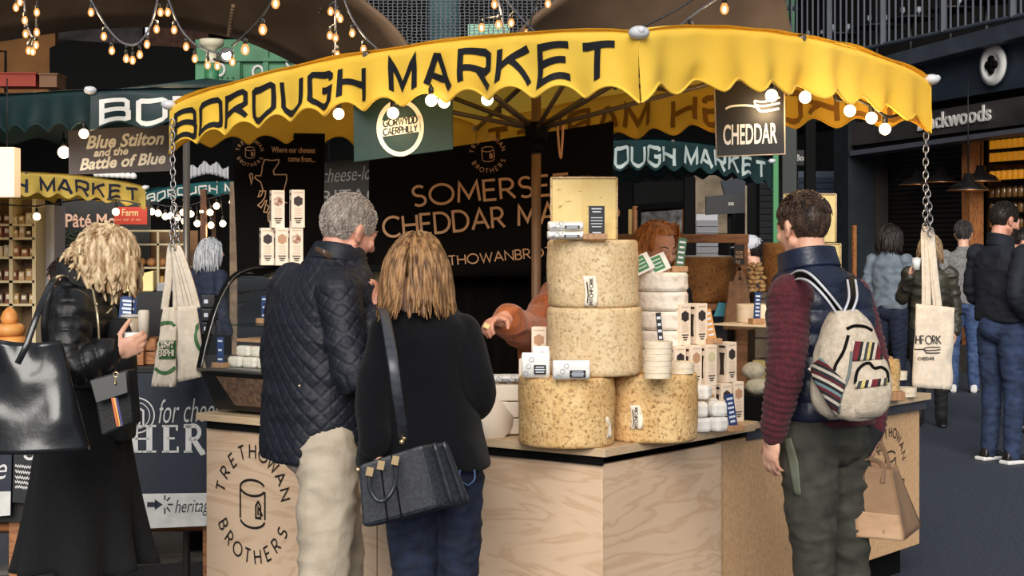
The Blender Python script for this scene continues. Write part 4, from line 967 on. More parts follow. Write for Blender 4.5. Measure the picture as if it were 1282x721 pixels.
m_pine = wood_mat('pale_veneer', (250, 234, 208), (240, 218, 184), 4, (1, 1, 6), .6)
def wheel(label, c, r, h, m, seed=0, lab=None):
    t = thing('cheese_truckle', label, 'cheese', c)
    def fn(u, v):
        a = 2 * PI * u; e = .014
        if v < .12: k = v / .12; rr = r * k * .93; z = 0
        elif v < .22: k = (v - .12) / .1; rr = r * .93 + (r * .07) * math.sin(k * PI / 2); z = e * 1.2 * (1 - math.cos(k * PI / 2))
        elif v < .78: k = (v - .22) / .56; rr = r + .003 * math.sin(k * PI); z = e * 1.2 + (h - 2.4 * e) * k
        elif v < .88: k = (v - .78) / .1; rr = r - r * .07 * (1 - math.cos(k * PI / 2)); z = h - e * 1.2 * (1 - math.sin(k * PI / 2))
        else: k = (v - .88) / .12; rr = r * .93 * (1 - k); z = h
        q = V((math.cos(a) * rr, math.sin(a) * rr, z)); d = .005 * noise.noise(q * 9 + V((seed * 5, 0, 0))) + .0022 * noise.noise(q * 38 + V((seed, 3, 0)))
        if 0.1 < v < .9: q += V((math.cos(a), math.sin(a), 0)) * d
        return c + q
    MB().grid(fn, 80, 40, wrap=True).build('rind', m, t)
    if lab:
        for (a, z, w_, hh, strip) in lab:
            a = math.radians(a); mb = MB(); pt = lambda s, y, o=.004: c + V((math.cos(a + s / r) * (r + o), math.sin(a + s / r) * (r + o), z + y))
            mb.grid(lambda u, v: pt((u - .5) * w_ + .006 * math.sin(v * 4), (v - .5) * hh, .005 + .002 * math.sin(u * 9 + v * 5)), 8, 6); lo = mb.build('paper_label', m_paper, t, solid=.0008)
            if strip:
                tx = MB(); stroke_text(tx, 'PITCHFORK', lambda x, y: pt(w_ * .22 - y, -hh * .45 + x, .0085), w_ * .26, fit=hh * .88, t=.2)
                ribbon(tx, [(-hh * .4, 0), (-hh * .1, w_ * .06), (hh * .3, -w_ * .04)], .004, lambda x, y: pt(-w_ * .2 + y, x, .0085)); tx.build('print', m_print, lo, fix=False)
    return t
wheel('large speckled cheese wheel, front left of the bottom pair', Q(710, 540, 349) * 1 + V((0, 0, ZT - Q(710, 540, 349).z)), .171, .245, m_r1, 1, [(-35, .07, .03, .075, False)])
wheel('large speckled cheese wheel, right of the bottom pair', cp(Q(818, 540, 341), ZT), .158, .245, m_r1, 2, [(-118, .095, .042, .085, True)])
zA = ZT + .246
wheel('pale cheese wheel resting on the bottom pair', cp(Q(744, 400, 346), zA), .17, .243, m_r2, 3)
zC = zA + .244
wheel('pale cheese wheel at the top of the tall stack', cp(Q(742, 340, 346), zC), .164, .24, m_r2, 4, [(-96, .06, .045, .105, True)])
zD = zC + .241
def wedge(label, c, w_, h, fold, m_side, rz=0, dep=.15):
    t = thing('cheddar_block', label, 'cheese', c); R = Matrix.Rotation(rz, 3, 'Z')
    pts = [(-w_ / 2, 0), (-w_ * .04, -fold), (w_ / 2, 0)]; arcp = [(w_ / 2 * math.cos(a), dep * math.sin(a)) for a in [PI * i / 14 for i in range(1, 14)]]
    mb = MB(); po = [c + R @ V((x, y, 0)) for x, y in pts + arcp]; mb.prism(po, (0, 0, h)); o = mb.build('cut_block', [m_cut, m_side], t, bevel=.004)
    for p in o.data.polygons:
        if (R.inverted() @ p.normal).y > -.2 and abs(p.normal.z) < .5: p.material_index = 1
    e = MB(); f = [c + R @ V((x, y - .002, 0)) for x, y in pts]; up = V((0, 0, h)); e.tube([f[0], f[0] + up], .0045, 6); e.tube([f[2], f[2] + up], .0045, 6); e.tube([f[0] + up, f[1] + up, f[2] + up], .0045, 6); e.build('rind_edge', m_r2, t)
    cr = MB()
    for i in range(16):
        x = random.uniform(-.42, .42) * w_; z = h * random.uniform(.1, .92); l = random.uniform(.006, .02); y = -fold * (1 - abs(x + w_ * .04) / (w_ * .5)) - .0012
        cr.add([c + R @ V((x - l, y, z)), c + R @ V((x, y - .0004, z - .0016)), c + R @ V((x + l, y, z + .004)), c + R @ V((x, y, z + .0022))], [(0, 1, 2, 3)])
    cr.build('cracks', mat('crack_shadow', (196, 164, 96), .8), t, fix=False)
    return t
wb = cp(Q(731, 300, 346), zD) + V((0, -.01, 0))
wedge('tall cut cheddar block on top of the wheel stack', wb, .236, .222, .02, m_r2, 0, .12)
lb_ = MB(); p = Q(747, 277, 356); lb_.box(p, (.056, .003, .108)); o = lb_.build('cheese_label', mat('label_black', (22, 22, 26), .5)); tag(o, 'black label card standing against the tall cut cheddar block', 'label')
tx = MB()
for i in range(9): ww = [.036, .03, 0, .04, .042, .04, .034, 0, .03][i]; tx.box(p + V((0, -.002, .044 - .0105 * i)), (ww, .001, .0042 if i in (0, 1, 8) else .0026))
tx.build('print', m_tagtext, o)
def packet(label, c, size, rz, tilt=0, cat='packet'):
    t = thing('cheese_packet', label, cat, c); R = Matrix.Rotation(rz, 3, 'Z') @ Matrix.Rotation(tilt, 3, 'X'); w_, d, h = size
    mb = MB(); mb.ball(c + V((0, 0, h / 2)), .001, 4, 3) if False else None
    mb.grid(lambda u, v: c + R @ V(((abs(math.cos(2 * PI * u)) ** .16 * math.copysign(1, math.cos(2 * PI * u))) * w_ / 2 * (1 - .05 * (2 * v - 1) ** 8), (abs(math.sin(2 * PI * u)) ** .5 * math.copysign(1, math.sin(2 * PI * u))) * d / 2 * (1 - abs(2 * v - 1) ** 3 * .9) + .002 * noise.noise(V((u * 9, v * 6, c.x * 9))), v * h)), 28, 12, wrap=True); mb.build('wrapping', m_wht, t)
    mb = MB(); yy = -d / 2 - .003; mb.box(c + R @ V((w_ * .16, yy, h * .36)), (w_ * .42, .002, h * .36), R); lo = mb.build('black_sticker', MATS['label_black'], t)
    mb = MB()
    for i in range(3): mb.box(c + R @ V((w_ * .16, yy - .0015, h * (.46 - .1 * i))), (w_ * (.3 if i != 1 else .34), .001, h * .045), R)
    mb.build('print', m_tagtext, lo)
    mb = MB()
    for i in range(3): ribbon(mb, arc(0, 0, .008, .008, 0, 360, 10), .0016, lambda x, y, i=i: c + R @ V((-w_ * .34 + x + i * w_ * .1, yy + .001, h * (.2 + .28 * i) + y)))
    mb.build('grey_print', mat('grey_print', (150, 150, 160), .7), t, fix=False)
    return t
packet('white wrapped packet lying lowest beside the tall cheddar block', cp(Q(708, 300, 356), zD), (.13, .07, .03), 0)
packet('white wrapped packet lying on another beside the tall cheddar block', cp(Q(708, 300, 356), zD + .031), (.125, .07, .032), .06)
mb = MB(); mb.box(cp(Q(745, 300, 358), zD + .01), (.085, .03, .02)); tag(mb.build('wood_block', m_lb, bevel=.002), 'small wood block in front of the tall cheddar block label', 'block')
packet('white packet standing left on the front left wheel', cp(Q(671, 470, 357), zA + .001), (.1, .034, .088), -.1, .1)
packet('white packet standing behind the left one on the front left wheel', cp(Q(682, 470, 348), zA + .001), (.09, .035, .1), .1, .03)
packet('wide white packet standing before the middle wheel', cp(Q(715, 470, 362), zA + .001), (.13, .036, .068), .04, .15)

# ---- cracker boxes, one kind with differing hexagons
BW, BH = .056, .16
m_hex = {'dark': mat('hex_dark', (52, 42, 42), .6), 'brown': mat('hex_brown', (186, 142, 110), .6), 'sage': mat('hex_sage', (206, 196, 156), .6), 'photo': mat('hex_photo', (140, 84, 58), .6, var=60, c2=(230, 210, 190), stretch=(1, 1, 1))}
def cracker_box(kind):
    t = thing('cracker_box', 'x', 'box'); h = BW / 2
    MB().box((0, 0, BH / 2), (BW, BW, BH)).build('carton', m_box, t, bevel=.0015)
    mb = MB(); hx = lambda cx, cz, r, f: [f(cx + r * .86 * sx, cz + r * sz * 1.0) for sx, sz in ((0, 1.05), (1, .55), (1, -.55), (0, -1.05), (-1, -.55), (-1, .55))]
    fr = lambda x, z: V((x, -h - .0008, z)); sd = lambda x, z: V((-h - .0008, -x, z))
    mb.add(hx(0, .112, .0215, fr), [tuple(range(6))]); mb.build('hexagon', m_hex[kind], t, fix=False)
    mb = MB()
    for i, (w_, z) in enumerate(((.034, .037), (.026, .0275), (.018, .019))): mb.add([fr(-w_ / 2, z), fr(w_ / 2, z), fr(w_ / 2, z + .005), fr(-w_ / 2, z + .005)], [(0, 1, 2, 3)])
    mb.add([sd(-.017, .137), sd(.017, .137), sd(.017, .147), sd(-.017, .147)], [(0, 1, 2, 3)])
    mb.add([sd(x, z) for x, z in ((-.013, .03), (.013, .03), (.010, .06), (.011, .09), (.015, .118), (-.015, .118), (-.011, .09), (-.010, .06))], [tuple(range(8))])
    mb.build('dark_print', m_print, t, fix=False)
    mb = MB()
    for i in range(5): w_ = .032 - .006 * (i % 2); mb.add([fr(-w_ / 2, .05 + .0075 * i), fr(w_ / 2, .05 + .0075 * i), fr(w_ / 2, .0522 + .0075 * i), fr(-w_ / 2, .0522 + .0075 * i)], [(0, 1, 2, 3)])
    mb.add([fr(-.02, .146), fr(.02, .146), fr(.02, .15), fr(-.02, .15)], [(0, 1, 2, 3)])
    mb.build('fine_print', mat('fine_print', (204, 176, 150), .7), t, fix=False)
    return t
CB = {}
def put_box(kind, p, rz, label, group=None):
    if kind not in CB:
        CB[kind] = o = cracker_box(kind); o.location = p; o.rotation_euler = (0, 0, rz); o['label'] = label
    else: o = dup(CB[kind], p, rz, label)
    if group: o['group'] = group
    return o
rR = math.atan2(RP.u.y, RP.u.x) - .28
def bx(px, s, z): return cp(Q(px, 400, s), z)
z1 = ZT + BH; z2 = z1 + BH
put_box('brown', bx(884, 320, ZT), rR, 'cracker box with brown hexagon, bottom row behind the white cheeses')
put_box('dark', bx(866, 318, ZT), rR, 'cracker box in the bottom row hidden behind the bottom right wheel')
put_box('dark', bx(904, 315, ZT), rR, 'cracker box in the bottom row just left of the box with the navy tag')
put_box('brown', bx(919, 311, ZT), rR, 'cracker box at the right end of the bottom row, navy tag before it')
put_box('dark', bx(846, 324, z1), rR, 'cracker box half hidden behind the small round boxes')
put_box('brown', bx(866, 322, z1), rR, 'cracker box with light brown hexagon in the middle row')
put_box('sage', bx(885, 320, z1), rR, 'cracker box with sage hexagon in the middle row')
put_box('dark', bx(910, 312, z1), rR + .1, 'cracker box with dark hexagon at the right end of the middle row')
put_box('dark', bx(852, 321, z2), rR, 'cracker box in the top row, dark column showing on its left side')
put_box('dark', bx(873, 318, z2), rR, 'cracker box with dark hexagon at the right end of the top row')
put_box('brown', cp(Q(676, 430, 336), zA + .0), -.15, 'single cracker box standing left of the middle wheel'); 
bxs = CB['brown']
put_box('brown', cp(Q(660, 470, 338), 1.0), -.1, 'cracker box behind the white packets on the left wheel')
put_box('brown', cp(Q(676, 470, 335), zA - BH), -.15, 'cracker box directly below the single one left of the middle wheel')
MB().box(cp(Q(668, 470, 336), 0) + V((0, .0, (1.0 + ZT) / 2 - .02)), (.15, .1, 1.0 - ZT - .0)) if False else None
# boxes on the glass case, before the map banner
zc = 1.4905
sC = .3
for px, lv, kd, lb in ((334, 0, 'dark', 'cracker box at the left of the lower row on the glass case'), (352, 0, 'brown', 'cracker box in the middle of the lower row on the glass case'), (370, 0, 'photo', 'cracker box at the right of the lower row on the glass case'),
                       (347, 1, 'photo', 'cracker box at the left of the upper row on the glass case'), (372, 1, 'dark', 'cracker box at the right of the upper row on the glass case')):
    a_ = LP.a_of(LP.hit(px, 400)); p = A(a_ - .0, .43, zc); sx = F / p.y; p = V(((px - CX) / sx, p.y, zc + lv * (BH * 1.0)))
    put_box(kd, p, sC, lb)
# ---- small round veneer boxes
def round_box(label, p, n=1):
    t = thing('round_cheese_box', label, 'box', p); r = .05
    MB().lathe([(.001, 0), (r * .96, 0), (r * .96, .026), (.001, .026)], 32, p, smooth=False).build('base', m_pine, t)
    MB().lathe([(.001, .042), (r * .99, .042), (r, .041), (r, .019), (r * .965, .019)], 32, p, smooth=False).build('lid', m_pine, t)
    return t
for i, lv in enumerate(('lowest', 'middle', 'topmost')): round_box('%s of three round veneer boxes stacked on the right wheel' % lv, cp(Q(823 + .6 * i, 440, 357), zA + .043 * i))
round_box('single round veneer box beside the stack of three', cp(Q(852, 440, 345), zA)); mb = MB(); 
# ---- white wheels, thin and stacked
wz = ZT; cW = Q(829, 400, 318)
for i in range(8):
    h = .0745; r = .102; mb = MB(); pr = [(.001, 0), (r * .93, .001), (r, .012), (r * .985, h / 2), (r, h - .012), (r * .93, h - .001), (.001, h)]
    mb.grid(lambda u, v, i=i: (lambda k, f: cp(cW, wz + pr[k][1] * (1 - f) + pr[min(k + 1, 6)][1] * f) + V((math.cos(2 * PI * u), math.sin(2 * PI * u), 0)) * ((pr[k][0] * (1 - f) + pr[min(k + 1, 6)][0] * f) * (1 + .015 * noise.noise(V((math.cos(2 * PI * u) * 3, math.sin(2 * PI * u) * 3, v * 6 + i * 3))))))(min(int(v * 6), 5), v * 6 - min(int(v * 6), 5)), 48, 24, wrap=True)
    nm = ['lowest', 'second lowest', 'third from the bottom', 'fourth from the bottom', 'fourth from the top', 'third from the top', 'second from the top', 'topmost'][i]
    tag(mb.build('white_truckle', mat('bloomy_rind', (240, 232, 220), .85, var=26, c2=(206, 194, 178), bump=(60, .5), contrast=(.3, .55))), nm + ' small white wheel in the stack behind the cracker boxes', 'cheese'); wz += h + .001
def card(label, p, rz, lean):
    t = thing('price_card', label, 'card', p); R = Matrix.Rotation(rz, 3, 'Z') @ Matrix.Rotation(lean, 3, 'Y') @ Matrix.Rotation(-.35, 3, 'X')
    MB().box(p + R @ V((0, 0, .036)), (.085, .003, .072), R).build('white_card', m_wht, t); MB().box(p + R @ V((.0, -.0025, .038)), (.046, .002, .058), R).build('green_panel', mat('leaf_green', (56, 128, 72), .6), t)
    mb = MB()
    for i in range(3): mb.box(p + R @ V((0, -.004, .022 + .015 * i)), (.034, .001, .004), R)
    mb.build('print', m_tagtext, t); return t
card('white card with green panel, left one on the white wheels', cp(Q(808, 340, 324), wz), .1, -.45)
card('white card with green panel, right one on the white wheels', cp(Q(828, 340, 322), wz), .1, -.4)
price_tag('green price tag in a wood block on the white wheels', cp(Q(850, 340, 318), wz), .1, .115, .034, mat('tag_green', (64, 104, 72), .5), .12, lines=5)
# tags
price_tag('navy price tag in front of the bottom row of cracker boxes', cp(Q(919, 536, 328), ZT), .35, .125, .036, None, -.16, lines=6)
price_tag('black price tag standing left of the top cracker boxes', cp(Q(829, 430, 335), z2 - .02), .1, .14, .02, MATS['label_black'], -.1, True, 5)
price_tag('orange price tag right of the top cracker boxes', cp(Q(893, 430, 318), z2 - .0), .1, .12, .034, mat('tag_orange', (214, 152, 82), .5), -.2, True, 5)
# ---- small white cheeses
sp = [(878, 541, 0), (899, 540, 0), (885, 520, 0), (876, 541, 1), (898, 540, 1), (887, 535, 1), (880, 538, 2)]
nm = ['front left small white cheese on the worktop', 'front right small white cheese on the worktop', 'small white cheese at the back of the cluster', 'left small white cheese in the second layer', 'right small white cheese in the second layer', 'rear small white cheese in the second layer', 'topmost small white cheese of the cluster']
for i, (x, y, l) in enumerate(sp):
    p = on_z(x, y, ZT); mb = MB(); c = cp(p, ZT + l * .058 + .029); mb.box(c, (.062, .062, .056), Matrix.Rotation(.3 + i * .4, 3, 'Z')); o = mb.build('soft_cheese', m_wht, bevel=.014); tag(o, nm[i], 'cheese')
# ---- tasting case with clear walls at the right end of the first worktop
tc_ = thing('tasting_case', 'small clear box of cut cheeses beside the young man sleeve', 'case', cp(Q(950, 520, 303), ZT)); b0 = Q(950, 500, 303)
RRm = Matrix.Rotation(math.atan2(RP.u.y, RP.u.x), 3, 'Z'); cl = glass_mat('clear_plastic', (240, 240, 236))
def tb(x, y, z): return cp(b0, 0) + RRm @ V((x, y, 0)) + V((0, 0, z))
MB().box(tb(0, 0, ZT + .05), (.3, .24, .1), RRm).build('base', m_black, tc_)
mb = MB(); mb.box(tb(0, -.12, ZT + .24), (.3, .004, .28), RRm); mb.build('front_pane', cl, tc_); mb = MB(); mb.box(tb(-.15, 0, ZT + .24), (.004, .24, .28), RRm); mb.build('side_pane', cl, tc_)
MB().box(tb(0, 0, ZT + .383), (.305, .245, .008), RRm).build('top_shelf', mat('shelf_cream', (226, 204, 172), .4), tc_)
for i, (x, y, z, kd, lb) in enumerate([(-.08, -.04, .1, 'w', 'rough white cheese low in the clear tasting box'), (-.09, -.03, .165, 'w', 'rough white cheese stacked in the clear tasting box'), (.0, -.05, .1, 'w', 'middle rough white cheese in the clear tasting box'), (.05, .02, .1, 'y', 'pale yellow wedge in the clear tasting box'), (.09, -.03, .1, 'y', 'second pale yellow wedge in the clear tasting box')]):
    mb = MB(); c = tb(x, y, ZT + z)
    if kd == 'w':
        mb.ball(c + V((0, 0, .032)), (.05, .045, .036), 18, 10); o = mb.build('soft_cheese', MATS['bloomy_rind']); d_ = o.modifiers.new('s', 'SUBSURF'); d_.levels = d_.render_levels = 1
    else:
        mb.prism([c + RRm @ V(q) for q in ((-.05, -.03, 0), (.05, -.02, 0), (.0, -.02, .13))], RRm @ V((0, .06, 0))); o = mb.build('cheese_wedge', m_cut, bevel=.004)
    tag(o, lb, 'cheese')
MB()
price_tag('dark blue tag leaning on the clear tasting box', tb(.06, -.15, ZT), .5, .12, .032, None, -.1, True, 6)
price_tag('blue price tag on the shelf of the clear tasting box', tb(-.1, -.05, ZT + .388), .4, .11, .03, None, .05, True, 6)
mb = MB(); c = tb(.02, .02, ZT + .388); mb.lathe([(.001, 0), (.085, 0), (.085, .075), (.001, .075)], 28, c); tag(mb.build('cheese_round', m_pine, bevel=.004), 'pale round cheese on top of the clear tasting box', 'cheese')
# ---- left of the wheels
mb = MB(); c = Q(612, 522, 338); ax = Matrix.Rotation(.5, 3, 'Z') @ Matrix.Rotation(1.25, 3, 'X'); mb.lathe([(.001, 0), (.078, 0), (.088, -.004), (.092, .004), (.092, .02), (.001, .02)], 36, c, ax); tag(mb.build('wooden_disc', mat('whitewood', (232, 218, 200), .6)), 'pale round wooden lid leaning on the worktop behind the woman elbow', 'lid')
for i, lv in enumerate(('lowest', 'middle', 'top')):
    mb = MB(); mb.box(cp(Q(636, 500, 332), ZT + .035 + .062 * i), (.13, .16, .058), Matrix.Rotation(.1, 3, 'Z')); tag(mb.build('pale_tray', MATS['whitewood'], bevel=.004), lv + ' pale wooden tray of the pile left of the wheels', 'tray')
for i in range(2):
    packet(['left', 'right'][i] + ' clear packet lying on the pile of pale trays', cp(Q(628 + 16 * i, 480, 332), ZT + .194), (.07, .09, .03), .1)
# ---- jars on a wooden box behind the grey-haired man
jb = MB(); q = Q(474, 327, 262); jb.box(q, (.13, .1, .095)); tag(jb.build('wooden_box', mat('pine_box', (206, 160, 112), .6, var=8, c2=(180, 132, 88)), bevel=.004), 'small pine box holding two jars behind the man face', 'box')
for i in range(2):
    p = V((q.x + .005, q.y, q.z + .048 + .085 * i)); t = thing('relish_jar', ['lower', 'upper'][i] + ' jar with a white label behind the man face', 'jar', p)
    MB().lathe([(.001, 0), (.036, 0), (.04, .006), (.04, .058), (.034, .066), (.001, .066)], 20, p).build('glass_body', mat('dark_relish', (34, 30, 24), .15, coat=.5), t)
    MB().lathe([(.001, .064), (.038, .064), (.038, .083), (.001, .083)], 20, p).build('lid', mat('jar_lid', (196, 194, 190), .3, .6), t)
    mb = MB(); mb.grid(lambda u, v: p + V((.041 * math.sin(u * 1.7 - .85), -.041 * math.cos(u * 1.7 - .85), .012 + .04 * v)), 8, 1); mb.build('label', m_paper, t)
mb = MB(); q = cp(Q(474, 340, 262), 0); mb.box(q + V((0, .02, .77)), (.5, .3, 1.54)); tag(mb.build('back_cupboard', m_black, bevel=.005), 'black cupboard under the pine box behind the couple', 'cupboard')

# ---- back of the stall: wooden frame, brown wheels, sack of biscuits
m_fr = wood_mat('frame_wood', (176, 116, 70), (140, 86, 48), 3, (.6, 4, 4), .5)
fm = thing('wooden_rack', 'wooden rack with crossbeams behind the cracker boxes', 'rack', cp(Q(860, 400, 248), 0))
s_ = 248; za, zb_, zq = Q(0, 293, s_).z, Q(0, 304, s_).z, Q(0, 379, s_).z
x0, x1 = Q(772, 0, s_).x, Q(937, 0, s_).x; y_ = F / s_
MB().box(((x0 + x1) / 2, y_, (za + zb_) / 2), (x1 - x0, .04, za - zb_)).build('top_beam', m_fr, fm, bevel=.003)
for px in (776, 928): MB().box((Q(px, 0, s_).x, y_, za / 2), (.062, .041, za)).build('upright', m_fr, fm, bevel=.003)
MB().box(((x0 + x1) / 2, y_ + .1, zq - .02), (x1 - x0, .36, .035)).build('shelf', m_fr, fm, bevel=.003)
zs = zq - .0
def plainwheel(label, px, s, r, h, z, m, cap_=False):
    t = wheel(label, cp(Q(px, 0, s), z), r, h, m, px)
    if cap_: MB().lathe([(.001, h), (r * .9, h), (r * .9, h + .006), (.001, h + .006)], 32, cp(Q(px, 0, s), z)).build('cloth_top', mat('cloth_white', (214, 208, 198), .8), t)
plainwheel('brown cheese wheel with a pale top on the wooden rack', 872, 242, .2, .23, zs, m_r3, True)
tb_ = board('price_board', 'small black board with pale words on the rack upright', 'sign', Plane(Q(925, 318, 251.5), (1, 0)), [(919, 306), (932, 306), (932, 331), (919, 331)], MATS['label_black'], .004)
lt = MB(); bpn = Plane(Q(925, 318, 251.5), (1, 0))
for tx, y in (('TOTE', 318), ('BAGS', 323), ('12', 330)): fn, W = on_plane(bpn, (921, y), (930, y)); stroke_text(lt, tx, fn, .014, fit=W if tx != '12' else W * .6, t=.2)
lt.build('lettering', m_tan, tb_, fix=False)
hk = MB(); hk.tube([Q(926, 336, 250), Q(926, 345, 254), Q(926, 348, 252)], .008, 6); tag(hk.build('coat_hook', m_black), 'black hook on the rack upright above the brown tote bag', 'hook')
tote('folded brown tote bag hanging from the hook on the wooden rack', [(913, 352), (934, 350), (945, 412), (905, 412)], 257, .05, [([(918, 365), (922, 350), (925, 342), (928, 342), (932, 352), (936, 370)], 7)], m_canvas_d)
# shelf unit to the right of the rack
sh = thing('back_shelf', 'slatted wooden side shelf behind the young man', 'shelf', cp(Q(985, 420, 250), 0)); xs0, xs1 = Q(941, 0, 250).x, Q(1065, 0, 250).x; ys = F / 250
zt_ = Q(0, 366, 254).z
MB().box(((xs0 + xs1) / 2, ys + .1, zt_ - .015), (xs1 - xs0, .42, .03)).build('top_board', mat('grey_plank', (112, 98, 84), .7, var=6, c2=(86, 74, 64)), sh, bevel=.003)
for i in range(8): MB().box(((xs0 + xs1) / 2, ys - .1, zt_ - .08 - .1 * i), (xs1 - xs0, .02, .088)).build('slat', MATS['grey_plank'], sh, bevel=.003)
for xx in (xs0 + .03, xs1 - .03): MB().box((xx, ys + .1, zt_ / 2 - .01), (.05, .38, zt_ - .03)).build('side', MATS['grey_plank'], sh)
plainwheel('brown cheese wheel left of the young man head', 985, 250, .118, .245, zt_, m_r3)
wedge('large cut cheddar block behind the young man head', cp(Q(1014, 0, 246), zt_ + .246) + V((0, .0, 0)), .26, .245, .015, m_r3, -.12, .13)
wedge('lower cut cheddar block behind the young man neck', cp(Q(1021, 0, 257), zt_), .24, .24, .012, m_r3, -.1, .1)
for i in range(38):
    a = random.random; p = V((Q(947.5 + random.uniform(-8.5, 8.5), 0, 254).x, F / 254 - random.uniform(-.04, .03), zt_ + .012 + (i // 6) * .021)); mb = MB(); mb.ball(p, (.019, .017, .01), 10, 6, Matrix.Rotation(random.uniform(-.6, .6), 3, 'X') @ Matrix.Rotation(random.uniform(-.5, .5), 3, 'Y'))
    tag(mb.build('oat_biscuit', mat('biscuit', (226, 190, 134), .8, var=30, c2=(186, 138, 84))), 'pale round biscuit in the heap beside the wooden rack', 'biscuit', 'biscuits heaped beside the rack')
fd = MB(); p = Q(901, 391, 252); fd.prism([p + V(q) for q in ((-.03, 0, -.02), (.04, 0, -.02), (.045, 0, .045), (-.005, 0, .05))], (0, .006, 0)); tag(fd.build('blue_card', mat('sky_card', (86, 182, 206), .6)), 'light blue card lying on the lower rack shelf', 'card')
# ---- far end of the right worktop
plainwheel('small speckled cheese round at the far right end', 1112, 274, .05, .145, ZT + .04, m_r1)
mb = MB(); mb.box(cp(Q(1108, 425, 274), ZT + .19), (.06, .05, .014)); tag(mb.build('wood_block', m_lb, bevel=.002), 'wood block on the small speckled cheese at the far right', 'block')
mb = MB(); mb.box(cp(Q(1113, 425, 274), ZT + .02), (.12, .12, .04)); tag(mb.build('wood_stand', m_lb, bevel=.003), 'low wooden stand under the small speckled cheese at the right', 'stand')
for i, (x, y, l) in enumerate(((1113, 499, 0), (1134, 496, 0), (1123, 486, 1), (1096, 503, 0))):
    p = cp(on_z(x, y, ZT), ZT + .043 * l); round_box(['front round veneer box at the far right end', 'rightmost round veneer box under the pitchfork bag', 'upper round veneer box at the far right end', 'round veneer box nearest the backpack'][i], p)
gt = price_tag('green price card beside the backpack', cp(Q(1098, 420, 262), ZT + .16), .2, .11, .06, MATS['tag_green'], 0, False, 5)
mb = MB(); mb.box(cp(Q(1098, 430, 262), ZT + .08), (.16, .1, .16)); tag(mb.build('pale_crate', MATS['whitewood'], bevel=.004), 'pale crate under the green price card beside the backpack', 'crate')

# ================================================================== PEOPLE
m_skin = mat('skin', (228, 178, 152), .5, var=14, c2=(212, 156, 130), bump=(90, .12))
m_skin2 = mat('skin_ruddy', (220, 162, 138), .5, var=14, c2=(202, 138, 114), bump=(90, .12))
def headM(px, py, s, yaw, pitch=0, roll=0, k=1.0):
    return Matrix.Translation(Q(px, py, s)) @ Matrix.Rotation(math.radians(-yaw), 4, 'Z') @ Matrix.Rotation(math.radians(-pitch), 4, 'X') @ Matrix.Rotation(math.radians(roll), 4, 'Y') @ Matrix.Scale(k, 4)
SC_, SR_ = V((0, -.012, .035)), V((.076, .099, .093))
def add_head(mb, M, neck=None, jaw=1.0):
    R = M.to_3x3(); k = M.median_scale
    E = lambda c, r, X=None: mb.ball(M @ V(c), r, 20, 14, R if X is None else R @ X)
    C = lambda a, b, r0, r1: mb.cap(M @ V(a), M @ V(b), r0 * k, r1 * k, 10)
    E(SC_, tuple(SR_)); E((0, .022, -.015), (.064, .068, .078)); E((0, .03, -.055), (.048, .05, .05))
    for sx in (-1, 1):
        C((sx * .052, .0, -.045), (sx * .018, .062, -.088), .019 * jaw, .02); C((sx * .034, .078, .022), (sx * .01, .088, .02), .011, .011)
        E((sx * .036, .066, -.018), (.022, .02, .022)); E((sx * .031, .072, .006), (.015, .014, .012))
        X = Matrix.Rotation(sx * .35, 3, 'Z') @ Matrix.Rotation(-.2, 3, 'X')
        E((sx * .078, -.004, .0), (.008, .019, .031), X); E((sx * .084, -.012, .006), (.007, .012, .022), X); E((sx * .079, .0, -.022), (.008, .01, .011), X)
        C((sx * .006, .084, -.058), (sx * .021, .076, -.06), .0085, .005); C((sx * .012, .097, -.034), (sx * .012, .09, -.034), .007, .007)
    C((0, .09, .015), (0, .106, -.026), .0085, .0125); C((0, .088, -.07), (0, .084, -.072), .009, .009); C((0, .068, -.092), (0, .076, -.094), .019, .016)
    nb = M @ V((0, -.06, -.19)) if neck is None else V(neck)
    mb.limb([M @ V((0, -.022, -.045)), (M @ V((0, -.03, -.11))).lerp(nb, .15), nb], [.055 * k, .053 * k, .064 * k], 4, 16)
def add_eyes(M, root, closed=False, brow=(90, 66, 50)):
    R = M.to_3x3()
    for sx in (-1, 1):
        if not closed:
            MB().ball(M @ V((sx * .031, .077, .006)), .0118, 14, 10).build('eye', mat('eye_white', (226, 220, 214), .2), root)
            MB().ball(M @ V((sx * .031, .0845, .006)), .0055, 10, 8).build('iris', mat('iris_dark', (48, 36, 30), .15), root)
        else: MB().tube([M @ V((sx * x, y, z)) for x, y, z in ((.018, .086, .003), (.031, .0875, -.002), (.044, .08, .001))], .0016, 5).build('eyelashes', mat('lash', (40, 26, 22), .6), root)
        MB().tube([M @ V((sx * x, y, z)) for x, y, z in ((.013, .094, .026), (.03, .089, .0335), (.046, .074, .029))], [.003, .0034, .0016], 6).build('eyebrow', mat('brow%d' % brow[0], brow, .8), root)
    MB().tube([M @ V((x, y, z)) for x, y, z in ((-.021, .083, -.061), (-.008, .0935, -.0595), (0, .0935, -.061), (.008, .0935, -.0595), (.021, .083, -.061))], [.0015, .003, .003, .003, .0015], 6).build('lips', mat('lip', (168, 92, 84), .45), root)
